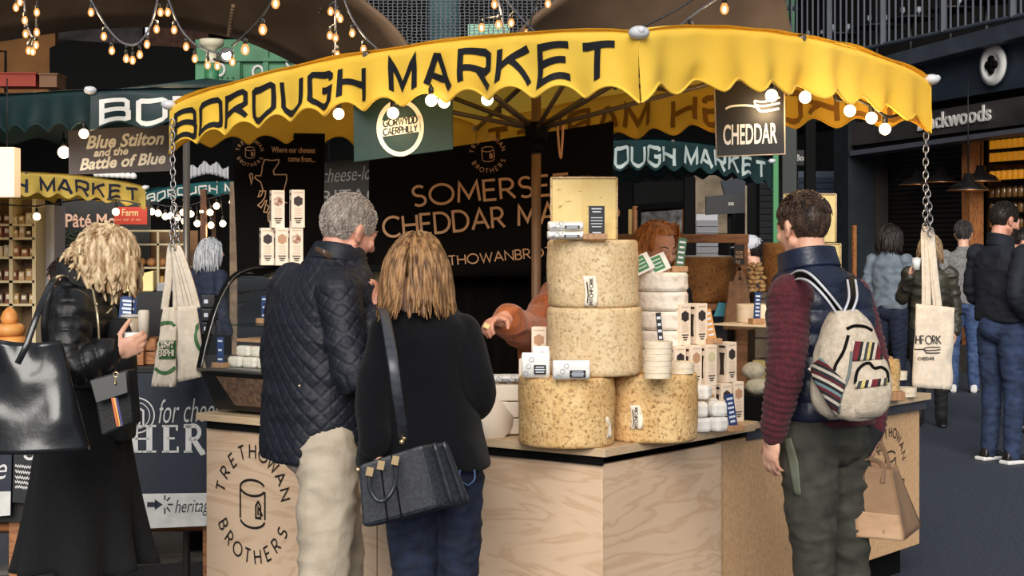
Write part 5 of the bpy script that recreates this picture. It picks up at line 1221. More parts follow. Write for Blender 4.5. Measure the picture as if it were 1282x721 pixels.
def add_hand(mb, wrist, d, n, thumb, curl=(.5, .6, .5), spread=.1, k=1.0, tcurl=.4):
    """palm, four jointed fingers and a thumb; d along the hand, n out of the palm, thumb towards the thumb side"""
    d = V(d).normalized(); n = V(n); n = (n - d * n.dot(d)).normalized(); t = V(thumb); t = (t - d * t.dot(d) - n * t.dot(n)).normalized(); W = V(wrist)
    R = Matrix((t, d, n)).transposed()
    mb.ball(W + d * .05 * k, (.041 * k, .05 * k, .0155 * k), 18, 12, R); mb.ball(W + d * .075 * k, (.04 * k, .022 * k, .012 * k), 16, 10, R); mb.cap(W - d * .03 * k, W + d * .03 * k, .027 * k, .026 * k)
    for i, (off, ln, r) in enumerate(((.030, .076, .0088), (.0105, .084, .0092), (-.0095, .078, .0088), (-.0285, .061, .0078))):
        p = W + d * (.085 - abs(off - .005) * .18) * k + t * off * k; dd = (d + t * (off * spread * 20)).normalized(); a = 0
        for j, f in enumerate((.45, .31, .24)):
            a += curl[j] * (1 + .08 * i); v = (dd * math.cos(a) + n * math.sin(a)); q = p + v * ln * f * k
            mb.cap(p, q, (r - .0006 * j) * k, (r - .0006 * (j + 1)) * k, 10); p = q
    p = W + d * .026 * k + t * .03 * k + n * .006 * k; v = (d * .62 + t * .62 + n * .35).normalized()
    for j, f in enumerate((.038, .032, .027)):
        q = p + v * f * k; mb.cap(p, q, (.0118 - .001 * j) * k, (.0108 - .001 * j) * k, 10); p = q; v = (v * (1 - tcurl * .5) + (n * .7 + d * .4 - t * .3) * tcurl * .5).normalized()
def folds(a=.006, f=(7, 7, 16), seed=0, a2=.003):
    def fn(c):
        q = V((c.x * f[0], c.y * f[1], c.z * f[2])) + V((seed * 3.7, seed, 0)); r = 1 - 2 * abs(noise.noise(q))
        return a * (r - .4) + a2 * noise.noise(q * 2.3)
    return fn
def hair_root(rng):
    while True:
        v = V((rng.gauss(0, 1), rng.gauss(0, 1), rng.gauss(0, 1))).normalized()
        yield v
def hair_short(mb, M, n, ln, r, seed=1, top=1.0, line=(.052, .075), nape=-.062, lift=.35, jitter=.35, whorl=False):
    rng = random.Random(seed); R = M.to_3x3(); g = hair_root(rng); made = 0
    while made < n:
        v = next(g); p = SC_ + V((v.x * SR_.x, v.y * SR_.y, v.z * SR_.z)) * 1.0
        if p.y > line[0] and p.z < line[1]: continue
        if p.z < nape + .02 * abs(p.x) * 10 or (p.z < .005 and p.y > -.03): continue
        if p.z < .03 and p.y > .02: continue
        nn = V((v.x / SR_.x, v.y / SR_.y, v.z / SR_.z)).normalized()
        fl = V((.25 * v.x, .8 if p.z > .09 else .1, .15 if p.z > .1 else -.9)) if whorl else V((.3 * v.x, -.5 + .3 * rng.random(), -.8 if p.z < .1 else -.1))
        fl = fl + V((rng.uniform(-1, 1), rng.uniform(-1, 1), rng.uniform(-1, 1))) * jitter; fl = (fl - nn * fl.dot(nn)).normalized()
        l = ln * (top if p.z > .06 else 1) * rng.uniform(.7, 1.25); a = p - nn * .004; b = p + (nn * (lift + .35) + fl * .7) * l * .55; c = p + (nn * lift + fl) * l
        mb.tube([M @ a, M @ b, M @ c], [r, r * .85, r * .2], 5); made += 1
def hair_cap(mb, M, grow=1.02, low=-.055, fr=.05, front=.085):
    vs0 = len(mb.v); n0 = len(mb.f)
    tmp = MB(); tmp.ball(SC_, tuple(SR_ * grow), 40, 28)
    keep = [f for f in tmp.f if all(not (tmp.v[i].y > fr and tmp.v[i].z < front) and tmp.v[i].z > low and not (tmp.v[i].z < .0 and tmp.v[i].y > -.02) for i in f)]
    mb.add([M @ p for p in tmp.v], keep, True)
def hair_long(mb, M, n, L, r, amp=.0, freq=40, seed=1, bulge=1.08, part=0, face=.052, front=.05, steps=16, flick=0, vary=.2, gy=.045, zg=.07, ymax=1):
    rng = random.Random(seed); Mi = M.inverted(); dn = (Mi.to_3x3() @ V((0, 0, -1))).normalized(); g = hair_root(rng); made = 0
    while made < n:
        v = next(g)
        if v.z < -.35: continue
        p = SC_ + V((v.x * SR_.x, v.y * SR_.y, v.z * SR_.z)) * .99
        if p.y > ymax or p.y > front and p.z < .075: continue
        if p.z < 0 and p.y > -.02: continue
        sx = 1 if p.x - part > 0 else -1; lay = bulge + rng.uniform(-.03, .09)
        nn = V((v.x / SR_.x, v.y / SR_.y, v.z / SR_.z)).normalized(); d = V((sx * .25 + v.x * .8, -.25 - .5 * max(0, -v.y), -.05)) + nn * .25
        ln = L * rng.uniform(1 - vary, 1 + vary); st = ln / steps; pts = [p - nn * .006]; ph = rng.uniform(0, 6.28); sgn = rng.choice((-1, 1))
        for k in range(steps):
            d = (d * .72 + dn * .38).normalized(); p = p + d * st
            q = V(((p.x - SC_.x) / (SR_.x * lay), (p.y - SC_.y) / (SR_.y * lay), (p.z - SC_.z) / (SR_.z * lay)))
            if p.z < 0: q.z = 0
            if q.length < 1:
                e = q.normalized(); q2 = e; p = V((SC_.x + q2.x * SR_.x * lay, SC_.y + q2.y * SR_.y * lay, p.z if p.z < 0 else SC_.z + q2.z * SR_.z * lay))
            if p.y > gy and abs(p.x) < face and p.z < zg: p.x = math.copysign(face, p.x if abs(p.x) > .01 else sx)
            pts.append(p.copy())
        out = []
        for k, q in enumerate(pts):
            t = k / len(pts); rad = V((q.x, q.y + .012, 0)); rad = rad.normalized() if rad.length > .001 else V((0, 0, 1)); tg = V((-rad.y, rad.x, 0))
            w_ = amp * min(1, t * 1.6); out.append(M @ (q + rad * (w_ * math.sin(freq * t * ln + ph)) + tg * (w_ * sgn * math.cos(freq * t * ln + ph)) + rad * flick * t ** 3))
        rs = [r * (.55 + .9 * math.sin(PI * min(1, .15 + .75 * i / len(out)))) * (1 - .75 * max(0, i / len(out) - .75) * 4 * .8) for i in range(len(out))]
        mb.tube(out, [max(x, .0012) for x in rs], 6, flat=.6); made += 1
def hair_mat(name, c, c2, sc_=70):
    return mat(name, c, .42, var=sc_, c2=c2, stretch=(1, 1, .16), contrast=(.36, .64), spec=.3, detail=3)
def lace(mb, pts, r, flat=.14, up=(1, 0, 0), k=8): return mb.tube(crom([V(p) for p in pts], k), r, 8, flat=flat, up=up)
def shoe(root, heel, toe, m, h=.09, w_=.048):
    heel = V(heel); toe = V(toe); mb = MB(); d = (toe - heel).normalized(); x = V((d.y, -d.x, 0))
    mb.loft([(heel + V((0, 0, .012)) - d * .02, w_ * .6, .012), (heel + V((0, 0, h * .5)), w_ * .75, h * .5), (heel.lerp(toe, .35) + V((0, 0, h * .5)), w_ * .85, h * .5), (heel.lerp(toe, .7) + V((0, 0, h * .33)), w_, h * .34), (toe + V((0, 0, h * .22)), w_ * .75, h * .22), (toe + d * .02 + V((0, 0, h * .16)), w_ * .35, h * .1)], x, (0, 0, 1), 4, 18, 2.2)
    return mb.build('shoe', m, root)
def dist_seg(c, a, b):
    ab = b - a; t = max(0, min(1, (c - a).dot(ab) / ab.length_squared)); q = a + ab * t; return (c - q).length, t, q
m_jean = mat('denim', (24, 35, 60), .85, var=26, c2=(15, 22, 40), bump=(160, .3))
m_jean2 = mat('faded_denim', (60, 82, 122), .8, var=14, c2=(42, 58, 92), bump=(160, .3))
m_shoe = mat('dark_shoe', (24, 22, 22), .4)

# ---- grey-haired man in a quilted jacket --------------------------------------------------
t = thing('person', 'grey-haired man in navy quilted jacket and beige trousers, hand at his mouth', 'person', cp(Q(402, 600, 375), 0))
h = V((.77, .64, 0)); r = V((.64, -.77, 0)); M = headM(436, 291, 375, 52, 18, 4, 1.0)
sR, eR, wR = Q(424, 366, 388), Q(444, 472, 394), Q(470, 390, 382); sL, eL, wL = Q(366, 358, 362), Q(352, 462, 360), Q(400, 505, 348)
mb = MB(); add_head(mb, M, Q(418, 338, 375)); mb.loft([(Q(402, 560, 375), .13, .09), (Q(402, 450, 375), .13, .09), (Q(408, 370, 375), .16, .09), (Q(416, 340, 375), .07, .06)], r, h)
mb.limb([sR, eR, wR], [.045, .04, .028]); mb.limb([sL, eL, wL], [.045, .04, .028]); hR = wR + V((0, 0, .01)); add_hand(mb, hR, V((-.12, .1, .99)), V((-.75, .3, .2)), V((-.25, -.8, .3)), (.7, .9, .6), .04)
add_hand(mb, wL, V((.6, .6, -.4)), V((0, 0, -1)), V((.6, -.6, 0)), (.3, .4, .3))
for hx, kx in ((Q(416, 575, 384), Q(410, 712, 386)), (Q(404, 575, 366), Q(424, 712, 364))): mb.limb([hx, kx, cp(kx - h * .05, .08)], [.075, .055, .04])
mb.blob('body', m_skin2, t, .0055, 3)
add_eyes(M, t, True, (120, 110, 104))
mb = MB(); hair_cap(mb, M, 1.012, -.052, .066, .082); hair_short(mb, M, 2600, .014, .0016, 3, 1.3, (.066, .08), -.056, .12, .25); mb.build('hair', hair_mat('hair_grey', (178, 166, 156), (122, 108, 98), 120), t, fix=False)
arms = [(sR, eR), (eR, wR), (sL, eL), (eL, wL)]
axA, axB = Q(402, 590, 375), Q(412, 330, 375)
def quilt(c):
    best = min(((*dist_seg(c, a, b), i) for i, (a, b) in enumerate(arms)), key=lambda x: x[0])
    f = folds(.007, (6, 6, 11), 4)(c)
    if best[0] < .088: a, b = arms[best[3]]; x, y, _ = frame_of(b - a); o = c - best[2]; u = math.atan2(o.dot(y), o.dot(x)) * .068; v = best[1] * (b - a).length + best[3] * .013
    else: o = c - axA; u = math.atan2(o.dot(h), o.dot(r)) * .18; v = c.z
    q = .052; d1 = abs(((u + v) / q) % 1 - .5); d2 = abs(((u - v) / q) % 1 - .5); e = max(d1, d2)
    return f - .0042 * max(0, (e - .38) / .12) ** .8 + .002
mb = MB(); mb.loft([(Q(397, 573, 375), .19, .155), (Q(397, 566, 375), .205, .165), (Q(397, 515, 375), .205, .16), (Q(398, 450, 375), .205, .155), (Q(402, 392, 375), .215, .15), (Q(408, 356, 375), .2, .13), (Q(417, 332, 375), .115, .1), (Q(421, 322, 375), .09, .09)], r, h, 5, 40)
mb.limb([sR, eR, wR - (wR - eR).normalized() * .03], [.07, .064, .046], 8, 20); mb.limb([sL, eL, wL], [.078, .066, .05], 8, 20); mb.ball(sR, .074); mb.ball(sL, .08)
m_quilt = mat('navy_quilt', (17, 21, 35), .62, var=30, c2=(12, 15, 26), bump=(140, .2))
mb.blob('jacket', m_quilt, t, .0048, 2, quilt)
mb = MB(); mb.loft([(Q(419, 330, 375), .098, .092), (Q(424, 315, 375), .09, .085), (Q(426, 306, 375), .078, .076)], r, h, 5, 36); mb.v = [p + V((0, 0, .018 * ((p - Q(424, 315, 375)).dot(h) / -.09))) for p in mb.v]; mb.build('collar', m_quilt, t, sub=1)
mb = MB(); lace(mb, [Q(395, 312, 392), Q(405, 316, 394), Q(414, 322, 393)], .01, .3, (0, 0, 1)); mb.build('collar_trim', mat('brown_leather', (78, 60, 48), .3), t)
mb = MB()
for hx, kx, ax in ((Q(412, 560, 384), Q(405, 715, 387), .0), (Q(410, 560, 368), Q(425, 715, 364), 0)): mb.limb([hx, hx.lerp(kx, .5), kx, kx.lerp(cp(kx - h * .06, .1), .5), cp(kx - h * .06, .1)], [.105, .094, .083, .076, .066], 6, 22)
mb.ball(Q(402, 555, 376), (.15, .13, .12)); mb.blob('trousers', mat('beige_chino', (184, 171, 152), .85, var=16, c2=(168, 154, 134), bump=(150, .2)), t, .007, 4, folds(.009, (8, 8, 14), 2))
for kx in (Q(405, 715, 387), Q(425, 715, 364)): shoe(t, cp(kx - h * .1, 0), cp(kx + h * .16, 0), m_shoe)
mb = MB()
for px, py, s_ in ((375, 483, 402), (456, 471, 402)): mb.ball(Q(px, py, s_), .005, 8, 6)
mb.build('snap_button', mat('brass', (196, 176, 140), .3, .8), t)

# ---- woman in a dark coat with a grey handbag ---------------------------------------------
t = thing('person', 'woman with brown bobbed hair in black wool coat and jeans, seen from behind', 'person', cp(Q(535, 600, 395), 0))
h = V((.17, .98, 0)); r = V((.98, -.17, 0)); M = headM(523, 339, 395, 14, 12, 0, .93)
sR, eR, wR = Q(580, 415, 396), Q(601, 490, 398), Q(592, 512, 366); sL, eL, wL = Q(482, 417, 398), Q(467, 492, 404), Q(470, 556, 408)
mb = MB(); add_head(mb, M, Q(531, 388, 395)); mb.loft([(Q(530, 570, 395), .13, .09), (Q(526, 470, 395), .11, .08), (Q(528, 410, 395), .14, .08), (Q(531, 388, 395), .06, .05)], r, h)
mb.limb([sR, eR, wR], [.04, .035, .025]); mb.limb([sL, eL, wL], [.04, .035, .025]); add_hand(mb, wR, V((-.1, .98, .1)), V((-.6, 0, -.8)), V((-.7, 0, .7)), (.4, .5, .4), .05, .9); add_hand(mb, wL, V((.15, .2, -.97)), V((.9, .2, 0)), V((0, .9, 0)), (.4, .5, .4), .05, .9)
for hx, kx in ((Q(515, 590, 397), Q(520, 752, 397)), (Q(568, 590, 394), Q(571, 752, 394))): mb.limb([hx, kx, cp(kx, .08)], [.065, .05, .035])
mb.blob('body', m_skin, t, .0055, 3)
mb = MB(); hair_cap(mb, M, 1.02, -.07, .05, .08); hair_long(mb, M, 1100, .19, .004, .005, 30, 5, 1.03, .0, .056, .05, 14, .016, .12); mb.build('hair', hair_mat('hair_brown', (168, 126, 84), (86, 58, 36)), t, fix=False)
mb = MB(); mb.loft([(Q(531, 583, 395), .2, .15), (Q(531, 577, 395), .212, .165), (Q(527, 535, 395), .192, .15), (Q(524, 478, 395), .168, .138), (Q(527, 430, 395), .165, .135), (Q(530, 406, 395), .148, .112), (Q(533, 388, 395), .095, .08), (Q(533, 373, 395), .068, .07)], r, h, 5, 40)
mb.limb([sR, eR, wR], [.056, .053, .044], 8, 20); mb.limb([sL, eL, wL], [.056, .053, .048], 8, 20)
mb.blob('coat', mat('black_wool', (12, 13, 18), .95, var=120, c2=(8, 9, 12), bump=(260, .4), sheen=.05, spec=.2), t, .006, 3, folds(.006, (5, 5, 6), 7))
mb = MB(); mb.loft([(Q(533, 384, 395), .086, .082), (Q(533, 374, 395), .084, .08), (Q(533, 366, 395), .078, .074)], r, h, 4, 32); mb.build('collar', MATS['black_wool'], t, sub=1)
mb = MB()
for hx, kx in ((Q(513, 590, 398), Q(521, 752, 398)), (Q(570, 590, 394), Q(572, 752, 394))): mb.limb([hx, hx.lerp(kx, .5), kx, cp(kx - h * .02, .45 * kx.z), cp(kx, .07)], [.092, .08, .062, .058, .045], 6, 20)
mb.ball(Q(540, 582, 396), (.165, .125, .12)); mb.blob('jeans', m_jean, t, .006, 3, folds(.006, (9, 9, 20), 5))
mb = MB()
for y in (1, -1): lace(mb, [Q(585 + y * 9, 588, 408), Q(585 + y * 9, 600, 409), Q(586, 608, 409)], .003, .6)
mb.build('pocket_stitching', m_jean2, t)
for kx in (Q(521, 752, 398), Q(572, 752, 394)): shoe(t, cp(kx - h * .06, 0), cp(kx + h * .15, 0), m_shoe, .08, .042)
# her handbag
m_lea = mat('grey_leather', (44, 47, 54), .38, var=26, c2=(30, 33, 39), bump=(70, .15))
bg_ = thing('handbag', 'structured grey leather handbag on a long strap, carried by the woman in black', 'bag', Q(500, 662, 420))
fq = [Q(447, 582, 426), Q(528, 556, 426), Q(548, 636, 426), Q(452, 662, 426)]; bd = V((.10, .11, 0))
def bagbody(u, v):
    a = fq[0].lerp(fq[1], u).lerp(fq[3].lerp(fq[2], u), v); return a
mb = MB(); f = fq; b_ = [p + bd * (.75 if i < 2 else 1) for i, p in enumerate(fq)]
mb.add(f + b_, [(0, 1, 2, 3), (7, 6, 5, 4), (0, 4, 5, 1), (1, 5, 6, 2), (2, 6, 7, 3), (3, 7, 4, 0)]); mb.build('bag_body', mat('patterned_leather', (46, 49, 57), .45, var=110, c2=(34, 36, 43), contrast=(.45, .55)), bg_, bevel=.012)
mb = MB(); 
for (u0, u1) in ((.34, .36), (.52, .54)):
    mb.add([bagbody(u0, .0) + V((0, -.004, 0)), bagbody(u1, .0) + V((0, -.004, 0)), bagbody(u1, .98) + V((0, -.004, 0)), bagbody(u0, .98) + V((0, -.004, 0))], [(0, 1, 2, 3)])
mb.build('seam_piping', m_black, bg_, solid=.003)
mb = MB(); gus = [f[1].lerp(b_[1], .35), f[2].lerp(b_[2], .35), f[1].lerp(b_[1], .7), f[2].lerp(b_[2], .7)]; off = V((.008, -.004, 0)); lace(mb, [gus[0] + off, gus[1] + off], .007, .5); lace(mb, [gus[2] + off, gus[3] + off], .007, .5); mb.build('gusset_fold', m_lea, bg_)
mb = MB(); mb.tube(crom([Q(462, 595, 430), Q(463, 610, 434), Q(470, 624, 436), Q(479, 627, 436), Q(489, 618, 436), Q(495, 602, 434), Q(495, 583, 430)], 6), .0075, 8); mb.build('handle', m_lea, bg_)
mb = MB()
for x, y in ((463, 590), (495, 576), (477, 582)): mb.box(Q(x, y, 431), (.02, .01, .026), Matrix.Rotation(.2, 3, 'Y'))
for x, y in ((448, 588), (503, 553), (506, 548)): mb.ball(Q(x, y, 431), .008, 8, 6)
mb.build('gold_fitting', mat('gold', (226, 196, 150), .25, .9), bg_)
mb = MB(); st = [Q(472, 400, 404), Q(477, 386, 402), Q(482, 396, 425), Q(490, 440, 444), Q(497, 490, 446), Q(503, 530, 438), Q(506, 548, 431)]; lace(mb, [Q(477, 386, 380)] + st[1:], .0155, .14, (1, .1, 0)); mb.build('shoulder_strap', mat('strap_leather', (66, 68, 76), .4, var=60, c2=(50, 52, 60)), bg_)
mb = MB(); pt = [bagbody(u, v) + V((0, -.003, 0)) for u, v in ()]
# ---- blonde woman in a black puffer jacket ------------------------------------------------
t = thing('person', 'blonde curly-haired woman in black puffer jacket and long skirt, looking at a cup', 'person', cp(Q(105, 600, 342), 0))
h = V((.98, .17, 0)); r = V((.17, -.98, 0)); M = headM(132, 325, 342, 82, 38, 0, .93)
sR, eR, wR = Q(90, 390, 362), Q(86, 456, 368), Q(138, 441, 366); sL, eL, wL = Q(104, 385, 326), Q(108, 458, 326), Q(146, 440, 342)
mb = MB(); add_head(mb, M, Q(104, 366, 342)); mb.loft([(Q(105, 480, 342), .13, .1), (Q(106, 430, 342), .12, .09), (Q(100, 392, 342), .14, .09), (Q(103, 368, 342), .06, .055)], r, h)
mb.limb([sR, eR, wR], [.045, .04, .027]); mb.limb([sL, eL, wL], [.045, .04, .027])
add_hand(mb, wR + V((.005, 0, 0)), V((.93, .15, .28)), V((.1, .9, .25)), V((-.25, -.1, .95)), (.35, .75, .6), .03, .95); add_hand(mb, wL, V((.9, -.1, .3)), V((0, -.9, .1)), V((-.3, 0, .9)), (.4, .7, .5), .03, .95)
for hx, kx in ((Q(103, 500, 345), Q(98, 690, 346)), (Q(109, 500, 339), Q(118, 690, 338))): mb.limb([hx, kx, cp(kx, .08)], [.06, .045, .036])
mb.blob('body', m_skin, t, .0055, 3); add_eyes(M, t, True, (130, 100, 70))
mb = MB(); hair_cap(mb, M, 1.05, -.06, .045, .085); hair_long(mb, M, 620, .14, .0085, .0115, 46, 9, 1.03, .015, .062, .04, 26, .01, .3); mb.build('hair', hair_mat('hair_blonde', (216, 192, 154), (136, 102, 68), 60), t, fix=False)
arms2 = [(sR, eR), (eR, wR), (sL, eL), (eL, wL)]
def puff(arms_, rad, sp, amp, fld, z0=0, tors=.03):
    def fn(c):
        best = min(((*dist_seg(c, a, b), i) for i, (a, b) in enumerate(arms_)), key=lambda x: x[0])
        v = best[1] * (arms_[best[3]][1] - arms_[best[3]][0]).length if best[0] < rad else c.z - z0
        return fld(c) + amp * (abs(math.sin(PI * v / (sp if best[0] < rad else sp * 1.25))) ** .6 - .6)
    return fn
mb = MB(); mb.loft([(Q(104, 486, 342), .15, .13), (Q(104, 478, 342), .17, .142), (Q(106, 430, 342), .165, .135), (Q(100, 395, 342), .18, .13), (Q(98, 373, 342), .16, .115), (Q(103, 355, 342), .085, .085), (Q(106, 347, 342), .07, .075)], r, h, 5, 36)
mb.limb([sR, eR, wR - (wR - eR).normalized() * .01], [.08, .07, .05], 8, 20); mb.limb([sL, eL, wL], [.08, .068, .05], 8, 20); mb.ball(sR, .085); mb.ball(sL, .085)
m_puf = mat('black_puffer', (17, 17, 20), .45, var=20, c2=(11, 11, 13), bump=(40, .3))
mb.blob('puffer_jacket', m_puf, t, .0055, 2, puff(arms2, .1,   .05, .009, folds(.004, (12, 12, 16), 3)))
mb = MB(); mb.loft([(Q(103, 360, 342), .1, .095), (Q(104, 348, 342), .098, .094), (Q(103, 340, 342), .09, .088)], r, h, 4, 32); mb.v = [p + V((0, 0, -.04 * (p - Q(104, 350, 342)).dot(h) / .09)) for p in mb.v]; mb.build('collar', mat('black_collar', (14, 14, 16), .8), t, sub=1)
mb = MB(); lace(mb, [Q(116, 362, 372), Q(122, 395, 376), Q(124, 425, 376)], .004, .5); lace(mb, [Q(134, 392, 372), Q(140, 386, 370)], .004, .5); mb.ball(Q(121, 381, 378), .006, 8, 6); mb.build('zip', MATS['brass'], t)
mb = MB(); mb.loft([(Q(148, 400, 345), .07, .03), (Q(152, 440, 345), .1, .05), (Q(154, 500, 345), .11, .05), (Q(156, 548, 345), .1, .035)], r, h, 5, 24); mb.blob('open_coat_front', mat('black_cloth', (13, 13, 15), .9, bump=(120, .2)), t, .007, 3, folds(.006, (8, 8, 4), 6))
def skirt(u, v):
    a = 2 * PI * u; z0, z1 = Q(0, 470, 342).z, Q(0, 708, 342).z; z = z0 + (z1 - z0) * v; k = v ** 1.3
    f = 1 + (.05 + .09 * k) * k * math.sin(a * 9 + 1.5 * math.sin(a * 2)) + .05 * k * math.sin(a * 5 + 1); c = Q(105, 470, 342)
    q = V((c.x, c.y, z)) + h * (math.cos(a) * (.145 + .09 * k) * f) + r * (math.sin(a) * (.155 + .07 * k) * f); q.z += .012 * math.sin(a * 4) * v; return q
mb = MB(); mb.grid(skirt, 140, 30, wrap=True); mb.build('skirt', mat('black_skirt', (9, 9, 11), .95, var=40, c2=(6, 6, 8), bump=(50, .5)), t, solid=.005)
for kx in (Q(88, 690, 350), Q(130, 690, 334)):
    mb = MB(); mb.cap(cp(kx, .5), cp(kx, .12), .058, .05, 16); mb.loft([(cp(kx - h * .06, .03), .04, .03), (cp(kx, .06), .046, .06), (cp(kx + h * .09, .045), .045, .045), (cp(kx + h * .17, .03), .035, .03)], r, (0, 0, 1), 4, 18); mb.blob('boot', m_shoe, t, .008, 3)
cu = thing('paper_cup', 'small white paper cup held by the blonde woman', 'cup', wR + V((.072, .03, .0)))
c = wR + V((.066, .05, -.01)); MB().lathe([(.001, 0), (.026, 0), (.034, .072), (.031, .072), (.024, .004), (.001, .004)], 24, c).build('cup_body', m_white, cu)
MB().lathe([(.033, .07), (.0355, .072), (.033, .075)], 24, c).build('rim', m_white, cu)
# black leather shoulder bag
bg_ = thing('leather_tote', 'large shiny black leather bag on the blonde woman shoulder', 'bag', Q(55, 560, 385))
q = [Q(-14, 424, 388), Q(76, 426, 388), Q(112, 562, 388), Q(-30, 566, 388)]
def tot(u, v):
    a = 2 * PI * u; c = math.cos(a); x = .5 - .5 * abs(c) ** .7 * math.copysign(1, c); p = q[0].lerp(q[1], x).lerp(q[3].lerp(q[2], x), v)
    return p + V((0, math.sin(a) * .075 * (.3 + .7 * v) * -1, 0)) + V((0, .022 * noise.noise(V((x * 3, v * 3, 4 + (a > PI)))), 0)) + V((0, 0, -.012 * math.sin(PI * x) * (1 - v)))
mb = MB(); mb.grid(tot, 56, 26, wrap=True); k0 = 26 * 56; mb.v.append(sum((mb.v[k0 + i] for i in range(56)), V((0, 0, 0))) / 56)
for i in range(56): mb.f.append((k0 + i, k0 + (i + 1) % 56, len(mb.v) - 1)); mb.sm.append(True); mb.mi.append(0)
mb.build('bag_body', mat('gloss_leather', (26, 27, 31), .3, var=5, c2=(17, 18, 21), bump=(14, .25), coat=.3), bg_, solid=.004)
mb = MB(); lace(mb, [Q(22, 455, 402), Q(34, 430, 402), Q(50, 385, 398), Q(66, 352, 385), Q(78, 345, 368), Q(84, 352, 352)], .010, .25, (1, .2, 0)); mb.build('shoulder_strap', MATS['gloss_leather'], bg_)
mb = MB(); lace(mb, [Q(58, 440, 376), Q(56, 400, 378), Q(66, 352, 376), Q(82, 346, 360)], .012, .25, (1, .2, 0)); mb.build('rear_strap', MATS['gloss_leather'], bg_)
# small crossbody bag
bg_ = thing('crossbody_bag', 'small black crossbody bag with a rainbow striped ribbon', 'bag', Q(140, 545, 385))
q2 = [Q(114, 474, 385), Q(160, 462, 385), Q(166, 530, 385), Q(126, 547, 385)]; mb = MB(); mb.prism(q2, V((.02, .05, 0))); mb.build('bag_body', mat('matte_bag', (18, 18, 20), .6, bump=(100, .2)), bg_, bevel=.008)
q3 = [Q(112, 476, 388), Q(158, 464, 388), Q(160, 492, 389), Q(120, 505, 389)]; mb = MB(); mb.prism(q3, V((0, .006, 0))); mb.build('flap', mat('bag_flap', (40, 38, 38), .4), bg_, bevel=.004)
for i, c in enumerate(((206, 106, 58), (224, 170, 92), (70, 62, 120))):
    mb = MB(); x = 139 + 2.6 * i; mb.prism([Q(x, 498, 392), Q(x + 2.6, 498, 392), Q(x + 10, 532, 392), Q(x + 7, 534, 392)], V((0, .003, 0))); mb.build('ribbon', mat('stripe%d' % i, c, .6), bg_)
mb = MB(); lace(mb, [Q(146, 420, 372), Q(145, 450, 380), Q(145, 468, 388)], .006, .5); mb.build('strap', m_black, bg_)
mb = MB(); mb.tube([Q(145, 469, 388) + V((.008 * math.cos(a), 0, .008 * math.sin(a))) for a in [2 * PI * i / 12 for i in range(12)]], .0025, 6, closed=True); mb.cap(Q(144.5, 474, 388), Q(144, 480, 389), .004, .004); mb.build('clasp', MATS['gold'], bg_)

# ---- young man with a backpack ------------------------------------------------------------
t = thing('person', 'young man in navy quilted gilet over maroon sweater, wearing a backpack', 'person', cp(Q(1035, 600, 375), 0))
h = V((-.5, .87, 0)); r = V((.87, .5, 0)); M = headM(1005, 287, 375, -34, 8, 0, .96)
sL, eL, wL = Q(990, 372, 388), Q(983, 465, 392), Q(968, 543, 388); sR, eR, wR = Q(1067, 375, 364), Q(1091, 460, 362), Q(1092, 540, 368)
mb = MB(); add_head(mb, M, Q(1016, 345, 375)); mb.loft([(Q(1032, 530, 375), .13, .09), (Q(1030, 450, 375), .12, .09), (Q(1026, 375, 375), .15, .09), (Q(1018, 345, 375), .065, .06)], r, h)
mb.limb([sL, eL, wL], [.045, .04, .027]); mb.limb([sR, eR, wR], [.045, .04, .027])
add_hand(mb, wL + V((0, 0, 0)), V((-.1, .1, -.98)), V((.75, .5, 0)), V((-.3, .9, 0)), (.3, .35, .3), .05, .95, .25); add_hand(mb, wR, V((0, .05, -1)), V((-.75, .3, 0)), V((-.3, .9, 0)), (.7, 1.0, .7), .02, .95, .5)
for hx, kx in ((Q(1010, 550, 380), Q(1019, 700, 382)), (Q(1054, 550, 372), Q(1063, 700, 370))): mb.limb([hx, kx, cp(kx, .08)], [.07, .046, .034])
mb.blob('body', m_skin, t, .0055, 3); add_eyes(M, t, False, (60, 44, 36))
mb = MB(); hair_cap(mb, M, 1.03, -.045, .055, .088); hair_short(mb, M, 2600, .010, .002, 11, 2.6, (.06, .085), -.05, .16, .4, True); mb.build('hair', hair_mat('hair_dark_brown', (78, 58, 46), (38, 27, 22)), t, fix=False)
mb = MB(); mb.limb([sL, eL, wL], [.072, .06, .041], 8, 20); mb.limb([sR, eR, wR], [.072, .06, .041], 8, 20); mb.ball(sL, .075); mb.ball(sR, .075); mb.loft([(Q(1032, 530, 375), .165, .13), (Q(1032, 518, 375), .175, .138), (Q(1030, 450, 375), .16, .12), (Q(1026, 375, 375), .165, .11)], r, h, 4, 30)
arms3 = [(sR, eR), (eR, wR), (sL, eL), (eL, wL)]
def knit(c):
    best = min(((*dist_seg(c, a, b), i) for i, (a, b) in enumerate(arms3)), key=lambda x: x[0]); v = best[1] * (arms3[best[3]][1] - arms3[best[3]][0]).length
    return folds(.006, (8, 8, 14), 8)(c) + .0022 * math.sin(2 * PI * v / .022)
mb.blob('sweater', mat('maroon_knit', (88, 24, 36), .9, var=90, c2=(62, 15, 25), bump=(150, .5), sheen=.08), t, .0055, 2, knit)
mb = MB(); mb.loft([(Q(1032, 521, 375), .165, .135), (Q(1032, 514, 375), .182, .148), (Q(1030, 450, 375), .18, .145), (Q(1028, 400, 375), .188, .142), (Q(1024, 360, 375), .175, .12), (Q(1017, 338, 375), .1, .095), (Q(1013, 326, 375), .083, .085)], r, h, 6, 40)
m_gil = mat('navy_gilet', (29, 38, 62), .4, var=16, c2=(20, 26, 44), bump=(60, .2))
mb.blob('gilet', m_gil, t, .006, 2, lambda c: folds(.004, (10, 10, 12), 2)(c) + .007 * (abs(math.sin(PI * (c.z - .02) / .075)) ** .5 - .6))
